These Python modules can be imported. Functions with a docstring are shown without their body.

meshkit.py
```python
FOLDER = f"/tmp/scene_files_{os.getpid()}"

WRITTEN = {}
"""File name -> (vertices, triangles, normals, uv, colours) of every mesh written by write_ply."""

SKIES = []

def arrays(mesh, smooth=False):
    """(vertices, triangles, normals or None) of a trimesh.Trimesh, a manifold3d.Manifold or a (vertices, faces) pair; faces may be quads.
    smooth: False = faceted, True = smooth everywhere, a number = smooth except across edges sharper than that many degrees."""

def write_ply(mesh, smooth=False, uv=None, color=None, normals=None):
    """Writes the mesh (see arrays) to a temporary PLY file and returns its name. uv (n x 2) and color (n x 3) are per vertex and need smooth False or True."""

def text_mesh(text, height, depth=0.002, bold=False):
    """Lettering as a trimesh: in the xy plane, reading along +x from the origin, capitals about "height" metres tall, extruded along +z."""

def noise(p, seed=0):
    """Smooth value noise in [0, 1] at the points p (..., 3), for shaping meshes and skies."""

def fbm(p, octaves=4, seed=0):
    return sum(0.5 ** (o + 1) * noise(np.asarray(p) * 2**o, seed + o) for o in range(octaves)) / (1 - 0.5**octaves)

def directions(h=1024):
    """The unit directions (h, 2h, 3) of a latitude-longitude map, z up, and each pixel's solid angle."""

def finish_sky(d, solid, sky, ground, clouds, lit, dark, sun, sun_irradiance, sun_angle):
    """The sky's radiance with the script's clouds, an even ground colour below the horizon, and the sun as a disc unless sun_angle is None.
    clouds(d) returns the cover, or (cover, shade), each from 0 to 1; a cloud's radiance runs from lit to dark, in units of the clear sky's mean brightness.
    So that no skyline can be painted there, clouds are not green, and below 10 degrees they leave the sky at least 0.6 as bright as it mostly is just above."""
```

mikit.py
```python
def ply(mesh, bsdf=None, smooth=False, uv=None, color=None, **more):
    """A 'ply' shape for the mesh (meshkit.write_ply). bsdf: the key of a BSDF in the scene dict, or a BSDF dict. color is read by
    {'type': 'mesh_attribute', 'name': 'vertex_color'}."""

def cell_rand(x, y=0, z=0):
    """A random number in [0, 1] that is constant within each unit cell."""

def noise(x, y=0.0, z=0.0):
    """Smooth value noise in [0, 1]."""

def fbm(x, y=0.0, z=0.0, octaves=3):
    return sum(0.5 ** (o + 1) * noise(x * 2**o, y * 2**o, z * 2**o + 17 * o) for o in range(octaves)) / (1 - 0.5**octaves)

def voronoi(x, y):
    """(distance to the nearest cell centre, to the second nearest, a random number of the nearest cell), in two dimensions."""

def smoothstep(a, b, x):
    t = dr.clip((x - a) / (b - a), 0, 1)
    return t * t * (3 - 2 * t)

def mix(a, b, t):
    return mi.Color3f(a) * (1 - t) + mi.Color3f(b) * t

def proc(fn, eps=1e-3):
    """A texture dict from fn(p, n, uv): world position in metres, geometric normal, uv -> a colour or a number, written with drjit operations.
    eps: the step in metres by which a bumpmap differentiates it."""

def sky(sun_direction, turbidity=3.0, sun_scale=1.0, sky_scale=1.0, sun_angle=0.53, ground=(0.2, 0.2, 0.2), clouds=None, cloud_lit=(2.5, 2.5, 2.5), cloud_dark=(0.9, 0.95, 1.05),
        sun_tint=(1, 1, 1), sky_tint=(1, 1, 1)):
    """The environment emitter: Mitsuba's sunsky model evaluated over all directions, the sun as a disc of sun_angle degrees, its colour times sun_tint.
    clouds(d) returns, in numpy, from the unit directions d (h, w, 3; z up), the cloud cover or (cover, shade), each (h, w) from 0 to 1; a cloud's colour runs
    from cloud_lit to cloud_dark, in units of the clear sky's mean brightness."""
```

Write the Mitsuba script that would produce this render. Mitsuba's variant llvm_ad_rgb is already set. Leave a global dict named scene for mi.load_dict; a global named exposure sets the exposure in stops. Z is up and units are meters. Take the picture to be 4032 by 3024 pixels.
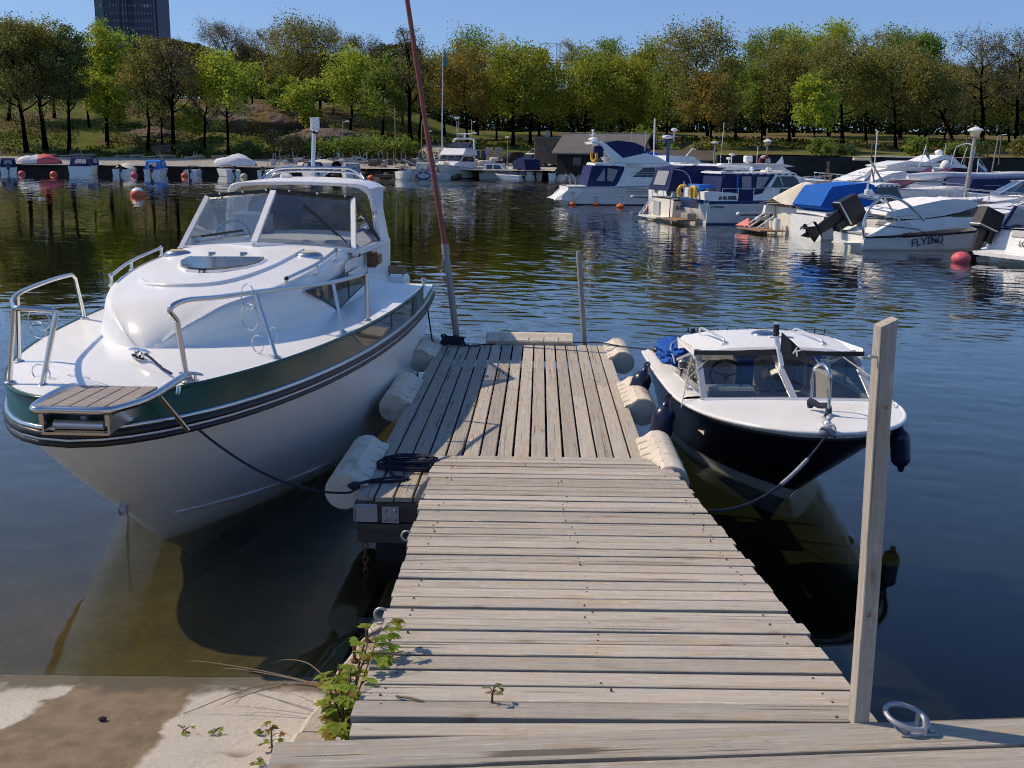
import math, random
import numpy as np, trimesh, drjit as dr, mitsuba as mi, mikit, meshkit
from shapely.geometry import Polygon
from mikit import proc, noise, fbm, voronoi, cell_rand, smoothstep, mix
T = mi.ScalarTransform4f
V = np.array
scene, labels = {}, {}
# ------------------------------------------------------------------ camera, sky, exposure
PITCH, ROLL, EYE = math.radians(12.38), 0.013, V([0, 0, 2.65])
_f = V([0, math.cos(PITCH), -math.sin(PITCH)]); _r = V([1.0, 0, 0]); _u = np.cross(_r, _f)
_up = _u * math.cos(ROLL) - _r * math.sin(ROLL)
scene['camera'] = {'type': 'perspective', 'fov': 52.87, 'fov_axis': 'x', 'near_clip': 0.05, 'far_clip': 3000.0,
                   'to_world': T().look_at(origin=EYE.tolist(), target=(EYE + _f).tolist(), up=_up.tolist())}
SUN = V([-0.671, 0.180, 0.719])
scene['sky'] = mikit.sky(SUN.tolist(), turbidity=3, sky_tint=(1.0, 1.14, 1.36))
exposure = 1.3
# ------------------------------------------------------------------ materials
def rgb(c): return {'type': 'rgb', 'value': [float(x) for x in c]}
def pr(key, c, rough=0.5, metallic=0.0, bump=None, bscale=1.0, two=True, spec=0.5, **k):
    b = {'type': 'principled', 'base_color': c if isinstance(c, dict) else rgb(c), 'roughness': rough, 'metallic': metallic, 'specular': spec, **k}
    if bump is not None: b = {'type': 'bumpmap', 'arbitrary': bump, 'scale': bscale, 'bsdf': b}
    scene[key] = {'type': 'twosided', 'bsdf': b} if two else b
def wood_col(p, n, uv):
    u, v = uv.x, uv.y
    b = dr.floor(v / 10.0)
    t = cell_rand(b, 3); t2 = cell_rand(b, 9)
    g = fbm(u * 4.5, v * 95.0, t * 9, octaves=3)
    fine = noise(u * 9.0, v * 420.0, t2 * 5)
    blot = fbm(u * 5.5 + 40 * t, v * 26.0, 2.0, octaves=3)
    fleck = noise(u * 22.0 + 9 * t, v * 300.0, 8.0); fleckd = noise(u * 17.0 + 5 * t, v * 260.0, 18.0)
    kd, _, kr = voronoi(u * 3.0 + 7 * t, v * 8.5)
    knot = smoothstep(0.11, 0.03, kd) * dr.select(kr > 0.8, 1.0, 0.0)
    ring = smoothstep(0.26, 0.1, kd) * dr.select(kr > 0.66, 1.0, 0.0)
    c = mix((0.345, 0.312, 0.262), (0.47, 0.43, 0.375), g)
    c = mix(c, (0.42, 0.33, 0.21), smoothstep(0.52, 0.78, blot) * 0.5)
    c = mix(c, (0.33, 0.315, 0.30), smoothstep(0.62, 0.8, fbm(u * 1.1, v * 22, 31.0 + t, octaves=2)) * 0.55)
    c = mix(c, (0.68, 0.65, 0.60), smoothstep(0.74, 0.95, fleck) * 0.32)
    c = mix(c, (0.22, 0.18, 0.14), smoothstep(0.76, 0.96, fleckd) * 0.42)
    c = mix(c, (0.27, 0.20, 0.14), dr.minimum(1, knot * 0.6 + ring * 0.3))
    cr = smoothstep(0.82, 0.9, noise(u * 1.7 + 11 * t2, v * 130.0, 77.0)) * smoothstep(0.35, 0.6, noise(u * 0.9, v * 9, t))
    c = mix(c, (0.09, 0.075, 0.06), cr * 0.8)
    return c * (0.74 + 0.30 * t + 0.24 * fine)
def wood_h(p, n, uv):
    u, v = uv.x, uv.y
    t2 = cell_rand(dr.floor(v / 10.0), 9)
    return fbm(u * 2.2, v * 90.0, 3.0, octaves=2) + 0.8 * smoothstep(0.85, 0.75, noise(u * 1.7 + 11 * t2, v * 130.0, 77.0))
pr('m_wood', proc(wood_col), 0.85, bump=proc(wood_h, 8e-4), bscale=0.0016, spec=0.25)
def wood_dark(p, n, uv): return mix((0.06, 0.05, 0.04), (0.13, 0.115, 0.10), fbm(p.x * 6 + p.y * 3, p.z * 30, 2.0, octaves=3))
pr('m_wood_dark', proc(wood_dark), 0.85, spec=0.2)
def conc(p, n, uv):
    g = fbm(p.x * 3, p.y * 3, p.z * 3, octaves=4)
    sp, _, r = voronoi(p.x * 70, p.y * 70)
    c = mix((0.36, 0.33, 0.28), (0.52, 0.49, 0.44), g)
    c = mix(c, (0.60, 0.57, 0.52), smoothstep(0.35, 0.1, sp) * dr.select(r > 0.72, 0.6, 0.0))
    c = mix(c, (0.20, 0.18, 0.15), smoothstep(0.35, 0.1, sp) * dr.select(r < 0.16, 0.6, 0.0))
    return c
def ramp_col(p, n, uv):
    c = conc(p, n, uv)
    w = fbm(p.x * 1.3, p.y * 1.3, 4.0, octaves=4) - 0.5
    e = fbm(p.x * 9, p.y * 9, 7.0, octaves=3) - 0.5
    # damp brown tongue running down the ramp between two dry pale areas
    right = -1.60 + 0.14 * (p.y - 4.25) + w * 0.22 + e * 0.14 + 0.05 * smoothstep(4.22, 4.16, p.y)
    left = -2.27 + 0.06 * (p.y - 4.5) + w * 0.30 + e * 0.22
    damp = smoothstep(right + 0.025, right - 0.025, p.x) * dr.maximum(smoothstep(left - 0.025, left + 0.025, p.x), smoothstep(4.22, 4.19, p.y))
    damp = dr.maximum(damp, 0.9 * smoothstep(0.60, 0.66, fbm(p.x * 2.6, p.y * 3.4, 21.0, octaves=3)) * smoothstep(4.05, 3.95, p.y))
    c = mix(c * 1.12, mix((0.12, 0.085, 0.05), (0.24, 0.18, 0.115), fbm(p.x * 14, p.y * 14, 5.0, octaves=3)), damp * 0.92)
    wet = smoothstep(0.034, 0.016, p.z + 0.03 * e + 0.015 * w)
    c = mix(c, (0.10, 0.088, 0.062), wet * 0.9)
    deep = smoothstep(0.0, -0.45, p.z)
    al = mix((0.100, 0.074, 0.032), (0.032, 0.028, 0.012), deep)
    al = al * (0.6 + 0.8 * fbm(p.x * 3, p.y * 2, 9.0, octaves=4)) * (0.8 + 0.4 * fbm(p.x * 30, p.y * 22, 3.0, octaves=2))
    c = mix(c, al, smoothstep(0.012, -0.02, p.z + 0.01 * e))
    return c
def conc_h(p, n, uv): return fbm(p.x * 45, p.y * 45, p.z * 45, octaves=3) + 0.4 * fbm(p.x * 5, p.y * 5, 2.0, octaves=2)
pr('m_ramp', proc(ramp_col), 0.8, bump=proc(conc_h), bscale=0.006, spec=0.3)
pr('m_concrete', proc(lambda p, n, uv: conc(p, n, uv) * mix((0.78, 0.7, 0.6), (1, 0.96, 0.9), smoothstep(0.3, 0.6, fbm(p.x * 7, p.y * 7, p.z * 7, octaves=3)))), 0.85, bump=proc(conc_h), bscale=0.006, spec=0.3)
scene['m_water'] = {'type': 'thindielectric', 'int_ior': 1.225, 'ext_ior': 1.0, 'specular_transmittance': rgb((0.76, 0.77, 0.58))}
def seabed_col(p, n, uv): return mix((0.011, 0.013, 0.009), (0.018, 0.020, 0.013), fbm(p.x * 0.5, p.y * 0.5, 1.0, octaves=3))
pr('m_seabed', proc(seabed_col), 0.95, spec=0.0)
def bank_col(p, n, uv):
    g = fbm(p.x * 0.12, p.y * 0.12, 3.0, octaves=4)
    f = fbm(p.x * 1.1, p.y * 1.1, 8.0, octaves=3)
    grass = mix((0.055, 0.075, 0.018), (0.13, 0.145, 0.03), f)
    earth = mix((0.07, 0.048, 0.026), (0.16, 0.105, 0.06), f)
    rt = smoothstep(16.0, 36.0, p.x) 
    return mix(grass, earth, dr.clip(smoothstep(0.5, 0.62, g) * 0.85 + 0.38 * rt, 0, 1))
pr('m_bank', proc(bank_col), 0.95, spec=0.1)
def rock_col(p, n, uv):
    g = fbm(p.x * 0.5, p.y * 0.5, p.z * 0.9, octaves=4)
    c = mix((0.085, 0.06, 0.048), (0.19, 0.145, 0.12), g)
    return mix(c, (0.15, 0.095, 0.03), smoothstep(0.5, 0.6, fbm(p.x * 0.3, p.y * 0.3, 14.0, octaves=3)) * 0.8)
pr('m_rock', proc(rock_col), 0.9, bump=proc(lambda p, n, uv: fbm(p.x * 1.2, p.y * 1.2, p.z * 1.2, octaves=3), 0.02), bscale=0.5, spec=0.2)
pr('m_gravel', proc(lambda p, n, uv: mix((0.27, 0.245, 0.215), (0.37, 0.345, 0.31), fbm(p.x * 0.4, p.y * 0.4, 2.0, octaves=4))), 0.95, spec=0.1)
pr('m_darkwall', proc(lambda p, n, uv: mix((0.022, 0.020, 0.018), (0.06, 0.055, 0.048), fbm(p.x * 0.8, p.z * 2.0, p.y * 0.8, octaves=3))), 0.9, spec=0.1)
pr('m_bark', proc(lambda p, n, uv: mix((0.040, 0.033, 0.026), (0.105, 0.086, 0.068), fbm(p.x * 3, p.y * 3, p.z * 0.8, octaves=2))), 0.95, two=False, spec=0.1)
scene['m_leaf'] = {'type': 'principledthin', 'base_color': {'type': 'mesh_attribute', 'name': 'vertex_color'}, 'roughness': 0.6, 'spec_trans': 0.0, 'diff_trans': 1.0, 'eta': 1.4}
def gel(c, key, rough=0.22):
    pr(key, proc(lambda p, n, uv: mi.Color3f(c) * (0.93 + 0.09 * fbm(p.x * 2.5, p.y * 2.5, p.z * 4.0, octaves=3))), rough, clearcoat=0.5, clearcoat_gloss=0.85)
gel((0.80, 0.80, 0.785), 'm_gel'); gel((0.72, 0.69, 0.60), 'm_cream'); gel((0.62, 0.62, 0.60), 'm_white2', 0.4)
def hullgel(p, n, uv):
    c = mi.Color3f(0.74, 0.735, 0.71) * (0.94 + 0.08 * fbm(p.x * 2, p.y * 2, p.z * 5, octaves=3))
    scum = smoothstep(0.16, 0.02, p.z + 0.05 * (fbm(p.x * 5, p.y * 5, 3.0, octaves=3) - 0.5))
    return mix(c, (0.36, 0.33, 0.22), scum * 0.35)
pr('m_hullgel', proc(hullgel), 0.2, clearcoat=0.5, clearcoat_gloss=0.85)
pr('m_green', (0.006, 0.062, 0.052), 0.22, spec=0.35, clearcoat=0.12, clearcoat_gloss=0.9)
pr('m_navyhull', (0.006, 0.009, 0.022), 0.18, clearcoat=0.6, clearcoat_gloss=0.9)
pr('m_bluehull', (0.02, 0.06, 0.18), 0.3)
pr('m_black', (0.012, 0.012, 0.014), 0.4); pr('m_rubber', (0.02, 0.02, 0.022), 0.7)
pr('m_steel', (0.72, 0.72, 0.72), 0.16, metallic=1.0); pr('m_galv', proc(lambda p, n, uv: mix((0.34, 0.36, 0.39), (0.52, 0.54, 0.57), fbm(p.x * 30, p.y * 30, p.z * 12, octaves=3))), 0.45, metallic=0.6)
pr('m_alu', (0.72, 0.73, 0.75), 0.35, metallic=0.7); pr('m_paintgrey', (0.36, 0.37, 0.38), 0.5)
pr('m_red_pole', proc(lambda p, n, uv: mix((0.20, 0.045, 0.035), (0.30, 0.085, 0.06), fbm(p.x * 40, p.y * 40, p.z * 9, octaves=3))), 0.6)
pr('m_tint', (0.016, 0.019, 0.024), 0.06, spec=0.6, clearcoat=1.0, clearcoat_gloss=0.95)
pr('m_hatch', (0.028, 0.04, 0.065), 0.08, spec=0.6, clearcoat=1.0, clearcoat_gloss=0.95)
scene['m_glass'] = {'type': 'thindielectric', 'int_ior': 1.5, 'specular_transmittance': rgb((0.72, 0.75, 0.76)), 'specular_reflectance': rgb((1, 1, 1))}
scene['m_vinyl'] = {'type': 'thindielectric', 'int_ior': 1.5, 'specular_transmittance': rgb((0.6, 0.62, 0.66))}
def cloth(key, c, amp=0.35, rough=0.85):
    pr(key, proc(lambda p, n, uv: mi.Color3f(c) * (1 - amp / 2 + amp * fbm(p.x * 3, p.y * 3, p.z * 3, octaves=3))), rough, bump=proc(lambda p, n, uv: fbm(p.x * 4, p.y * 4, p.z * 2.5, octaves=3), 0.01), bscale=0.05, spec=0.2)
cloth('m_navy', (0.022, 0.032, 0.10)); cloth('m_blue', (0.018, 0.115, 0.44)); cloth('m_bluelt', (0.04, 0.19, 0.62)); cloth('m_creamcloth', (0.72, 0.65, 0.52), 0.15)
cloth('m_whitecloth', (0.72, 0.72, 0.74), 0.12); cloth('m_bundle', (0.02, 0.10, 0.42), 0.5); cloth('m_greycloth', (0.30, 0.31, 0.33), 0.3); cloth('m_tanseat', (0.52, 0.49, 0.44), 0.15); cloth('m_palegreen', (0.36, 0.42, 0.30), 0.2)
cloth('m_plum', (0.06, 0.028, 0.06)); cloth('m_orangecloth', (0.62, 0.42, 0.17), 0.2)
pr('m_beigelining', (0.42, 0.35, 0.27), 0.7); pr('m_teak', proc(lambda p, n, uv: mix((0.20, 0.115, 0.06), (0.34, 0.21, 0.115), fbm(p.x * 30, p.y * 4, p.z * 4, octaves=3))), 0.6)
pr('m_teakgrey', proc(lambda p, n, uv: mix((0.24, 0.205, 0.18), (0.36, 0.32, 0.29), fbm(p.x * 8, p.y * 60, p.z * 8, octaves=3))), 0.7)
def drum(p, n, uv):
    c = mix((0.62, 0.55, 0.44), (0.72, 0.66, 0.56), fbm(p.x * 6, p.y * 6, p.z * 6, octaves=3))
    return mix(c, (0.34, 0.29, 0.22), smoothstep(0.56, 0.74, fbm(p.x * 9, p.y * 4, p.z * 12, octaves=4)) * 0.55)
pr('m_drum', proc(drum), 0.5, spec=0.4)
pr('m_fender', (0.012, 0.018, 0.055), 0.28, clearcoat=0.3); pr('m_fenderwhite', (0.7, 0.7, 0.68), 0.4)
pr('m_rope', proc(lambda p, n, uv: mix((0.012, 0.014, 0.028), (0.05, 0.055, 0.085), noise(p.x * 120, p.y * 120, p.z * 120))), 0.9, spec=0.2)
pr('m_ropelight', proc(lambda p, n, uv: mix((0.20, 0.21, 0.24), (0.42, 0.42, 0.45), noise(p.x * 90, p.y * 90, p.z * 90))), 0.9, spec=0.2)
pr('m_line', (0.55, 0.52, 0.46), 0.8); pr('m_rust', proc(lambda p, n, uv: mix((0.09, 0.045, 0.025), (0.20, 0.10, 0.05), fbm(p.x * 60, p.y * 60, p.z * 60, octaves=3))), 0.9)
pr('m_orange', (0.72, 0.12, 0.03), 0.45); pr('m_pink', (0.62, 0.11, 0.13), 0.55); pr('m_yellow', (0.68, 0.40, 0.03), 0.5); pr('m_paleyellow', (0.66, 0.62, 0.16), 0.6); pr('m_red', (0.42, 0.018, 0.018), 0.35)
pr('m_lampcream', (0.62, 0.53, 0.33), 0.5); pr('m_lampwhite', (0.72, 0.73, 0.74), 0.5); pr('m_polegrey', (0.30, 0.29, 0.27), 0.7)
pr('m_roofgrey', proc(lambda p, n, uv: mix((0.12, 0.118, 0.118), (0.18, 0.175, 0.17), fbm(p.x, p.y * 2, p.z, octaves=3))), 0.85, spec=0.1); pr('m_roofbrown', proc(lambda p, n, uv: mix((0.10, 0.08, 0.062), (0.17, 0.14, 0.11), fbm(p.x, p.y, p.z, octaves=3))), 0.9, spec=0.1)
pr('m_darkgreenwood', (0.012, 0.018, 0.014), 0.8); pr('m_blackwood', (0.018, 0.015, 0.013), 0.85)
pr('m_carwhite', (0.68, 0.69, 0.70), 0.2, clearcoat=1.0); pr('m_carred', (0.33, 0.02, 0.025), 0.2, clearcoat=1.0); pr('m_cardark', (0.012, 0.014, 0.018), 0.2, clearcoat=1.0)
pr('m_sack', proc(lambda p, n, uv: mix((0.50, 0.44, 0.43), (0.62, 0.56, 0.55), fbm(p.x * 3, p.y * 3, p.z * 3, octaves=3))), 0.8); pr('m_binblue', (0.015, 0.035, 0.16), 0.5)
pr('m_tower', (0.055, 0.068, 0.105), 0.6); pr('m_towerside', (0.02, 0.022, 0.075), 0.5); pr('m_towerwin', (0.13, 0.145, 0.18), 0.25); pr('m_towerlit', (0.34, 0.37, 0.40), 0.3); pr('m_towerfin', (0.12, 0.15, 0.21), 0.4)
pr('m_crane', (0.36, 0.12, 0.11), 0.6); pr('m_cranepale', (0.46, 0.40, 0.46), 0.6); pr('m_text', (0.02, 0.035, 0.11), 0.5); pr('m_textdark', (0.03, 0.03, 0.035), 0.6); pr('m_textwhite', (0.75, 0.75, 0.75), 0.6)
pr('m_flagblue', (0.03, 0.10, 0.32), 0.8); pr('m_flaggreen', (0.10, 0.24, 0.24), 0.8); pr('m_stem', (0.10, 0.06, 0.025), 0.8); pr('m_twig', (0.20, 0.15, 0.10), 0.9)
# ------------------------------------------------------------------ mesh helpers: a mesh is (vertices, triangles)
def J(*ms):
    ms = [m for m in (ms[0] if len(ms) == 1 and isinstance(ms[0], list) else ms) if m is not None]
    at, vs, fs = 0, [], []
    for v, f in ms:
        vs.append(np.asarray(v, float)); fs.append(np.asarray(f, int) + at); at += len(v)
    return np.vstack(vs), np.vstack(fs)
def quads(f): f = np.asarray(f); return np.vstack([f[:, [0, 1, 2]], f[:, [0, 2, 3]]])
def grid(P, cu=False, cv=False):
    P = np.asarray(P, float); a, b = P.shape[:2]
    i, j = np.meshgrid(np.arange(a if cu else a - 1), np.arange(b if cv else b - 1), indexing='ij')
    i2, j2 = (i + 1) % a, (j + 1) % b
    return P.reshape(-1, 3), quads(np.stack([i * b + j, i2 * b + j, i2 * b + j2, i * b + j2], -1).reshape(-1, 4))
def tube(pts, r, n=8, closed=False, caps=True):
    p = np.asarray(pts, float); k = len(p)
    t = (np.roll(p, -1, 0) - np.roll(p, 1, 0)) if closed else np.gradient(p, axis=0)
    t /= np.linalg.norm(t, axis=1, keepdims=True) + 1e-12
    a = np.cross(t[0], [0, 0, 1.0] if abs(t[0][2]) < 0.9 else [1.0, 0, 0]); A = []
    for q in t:
        a = a - q * (a @ q); a /= np.linalg.norm(a) + 1e-12; A.append(a)
    A = V(A); B = np.cross(t, A); g = np.arange(n) * 2 * np.pi / n
    r = np.broadcast_to(np.asarray(r, float), (k,))
    P = p[:, None] + r[:, None, None] * (np.cos(g)[None, :, None] * A[:, None] + np.sin(g)[None, :, None] * B[:, None])
    v, f = grid(P, closed, True)
    if caps and not closed:
        c = len(v); v = np.vstack([v, p[:1], p[-1:]]); j = np.arange(n); l = (k - 1) * n
        f = np.vstack([f, np.stack([j * 0 + c, (j + 1) % n, j], 1), np.stack([j * 0 + c + 1, l + j, l + (j + 1) % n], 1)])
    return v, f
def curve(pts, n=8):
    """Catmull-Rom through the points."""
    p = np.asarray(pts, float); q = np.vstack([2 * p[0] - p[1], p, 2 * p[-1] - p[-2]]); out = []
    for i in range(1, len(q) - 2):
        t = np.linspace(0, 1, n, endpoint=False)[:, None]; a, b, c, d = q[i - 1:i + 3]
        out.append(0.5 * (2 * b + (c - a) * t + (2 * a - 5 * b + 4 * c - d) * t * t + (3 * b - a - 3 * c + d) * t ** 3))
    return np.vstack(out + [p[-1:]])
def box(c, s):
    v = V([[x, y, z] for x in (-.5, .5) for y in (-.5, .5) for z in (-.5, .5)]) * s + c
    return v, V([[0, 1, 3], [0, 3, 2], [4, 6, 7], [4, 7, 5], [0, 4, 5], [0, 5, 1], [2, 3, 7], [2, 7, 6], [0, 2, 6], [0, 6, 4], [1, 5, 7], [1, 7, 3]])
def hullof(p):
    h = trimesh.convex.convex_hull(np.asarray(p, float)); return np.array(h.vertices), np.array(h.faces)
def cbox(c, s, b=0.01):
    h = V(s) / 2.0; pts = []
    for sx in (-1, 1):
        for sy in (-1, 1):
            for sz in (-1, 1):
                k = V([sx, sy, sz]) * h
                for ax in range(3):
                    q = k.copy()
                    for o in range(3):
                        if o != ax: q[o] -= np.sign(k[o]) * b
                    pts.append(q)
    return hullof(V(pts) + c)
def beam(p, q, w, h, up=(0, 0, 1)):
    p, q = V(p, float) if False else np.asarray(p, float), np.asarray(q, float)
    t = q - p; t = t / np.linalg.norm(t); s = np.cross(t, up)
    if np.linalg.norm(s) < 1e-3: s = np.cross(t, [1, 0, 0])
    s /= np.linalg.norm(s); u = np.cross(s, t); w, h = w / 2, h / 2
    v = V([e + a * s * w + b * u * h for e in (p, q) for a, b in ((-1, -1), (1, -1), (1, 1), (-1, 1))])
    return v, V([[0, 1, 2], [0, 2, 3], [4, 6, 5], [4, 7, 6], [0, 4, 5], [0, 5, 1], [1, 5, 6], [1, 6, 2], [2, 6, 7], [2, 7, 3], [3, 7, 4], [3, 4, 0]])
def extrude(poly, h):
    m = trimesh.creation.extrude_polygon(Polygon(poly), h, engine='earcut'); return np.array(m.vertices), np.array(m.faces)
def revolve(prof, n=20, c=(0, 0, 0)):
    p = V(prof, float) if False else np.asarray(prof, float); g = np.arange(n) * 2 * np.pi / n
    P = np.stack([p[:, 0:1] * np.cos(g), p[:, 0:1] * np.sin(g), np.repeat(p[:, 1:2], n, 1)], -1) + np.asarray(c, float)
    return grid(P, False, True)
def ball(c, r, n=12):
    t = np.linspace(0, np.pi, n); r = np.broadcast_to(r, (3,))
    v, f = revolve(np.stack([np.sin(t), -np.cos(t)], 1), 2 * n); return v * r + np.asarray(c, float), f
def M(yaw=0.0, loc=(0, 0, 0), sc=1.0, pitch=0.0, rollx=0.0):
    c, s = math.cos(yaw), math.sin(yaw); R = V([[c, -s, 0], [s, c, 0], [0, 0, 1.0]])
    c, s = math.cos(pitch), math.sin(pitch); R = R @ V([[c, 0, s], [0, 1, 0], [-s, 0, c]])
    c, s = math.cos(rollx), math.sin(rollx); R = R @ V([[1, 0, 0], [0, c, -s], [0, s, c]])
    m = np.eye(4); m[:3, :3] = R * np.asarray(sc, float); m[:3, 3] = loc; return m
def X(m, A): return np.asarray(m[0], float) @ A[:3, :3].T + A[:3, 3], m[1]
# ------------------------------------------------------------------ scene entries
_n = {}
def key(k):
    i = _n.get(k, 0); _n[k] = i + 1
    return k if i == 0 else '%s_%03d' % (k, i)
def thing(name, label=None, cat=None, group=None, kind=None):
    k = key(name); d = {}
    if label: d['label'] = label
    if cat: d['category'] = cat
    if group: d['group'] = group
    if kind: d['kind'] = kind
    if d: labels[k] = d
    return k
def put(k, mesh, mat, smooth=False, **kw):
    scene[k] = mikit.ply((np.asarray(mesh[0], float), np.asarray(mesh[1], int)), mat, smooth, **kw); return k
def part(parent, name, mesh, mat, smooth=False, label=None, kind=None, **kw):
    k = key(parent + '__' + name); put(k, mesh, mat, smooth, **kw)
    if label or kind: labels[k] = {a: b for a, b in (('label', label), ('kind', kind)) if b}
    return k
def solo(name, mesh, mat, label, cat, group=None, smooth=False, kind=None, **kw): return put(thing(name, label, cat, group, kind), mesh, mat, smooth, **kw)
def struct(name, mesh, mat, smooth=False, **kw): return put(thing(name, kind='structure'), mesh, mat, smooth, **kw)
_R = random.Random(7)
def board(p, q, w, th, rnd=_R, up=(0, 0, 1.0)):
    """One plank from p to q (centres of the top face's ends), chamfered, with uv along (metres) and across (plus its own tens)."""
    p, q = np.asarray(p, float), np.asarray(q, float); t = q - p; L = np.linalg.norm(t); t /= L
    s = np.cross(t, up); s /= np.linalg.norm(s); u = np.cross(s, t); c = 0.0025
    sec = [(-w / 2, -th), (-w / 2, -c), (-w / 2 + c, 0), (w / 2 - c, 0), (w / 2, -c), (w / 2, -th)]
    off, uo = 10.0 * rnd.randrange(1, 900) + 2, rnd.random() * 50; v, uv = [], []
    for e in (0.0, L):
        for a, b in sec: v.append(p + t * e + s * a + u * b); uv.append((e + uo, a + b + off))
    n = 6; f = []
    for i in range(n): j = (i + 1) % n; f += [[i, j, n + j], [i, n + j, n + i]]
    f += [[0, i + 1, i] for i in range(1, n - 1)] + [[n, n + i, n + i + 1] for i in range(1, n - 1)]
    v = V(v); f = V(f); uv = V(uv)
    return (v[f].reshape(-1, 3), np.arange(len(f) * 3).reshape(-1, 3)), uv[f].reshape(-1, 2)
def plank(parent, p, q, w, th, name='plank', mat='m_wood', up=(0, 0, 1.0)):
    m, uv = board(p, q, w, th, _R, up); kk = key(parent + '__' + name); scene[kk] = mikit.ply(m, mat, False, uv=uv); return kk
def text(s, h, depth=0.003, bold=False):
    m = meshkit.text_mesh(s, h, depth, bold); return np.array(m.vertices), np.array(m.faces)
def lay(m, o, ex, ey):
    """Lays an xy-plane mesh at o with its x along ex and its y along ey."""
    ex, ey = np.asarray(ex, float), np.asarray(ey, float); ex = ex / np.linalg.norm(ex); ey = ey - ex * (ex @ ey); ey /= np.linalg.norm(ey)
    v = np.asarray(m[0], float); return np.asarray(o, float) + v[:, :1] * ex + v[:, 1:2] * ey + v[:, 2:3] * np.cross(ex, ey), m[1]
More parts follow.
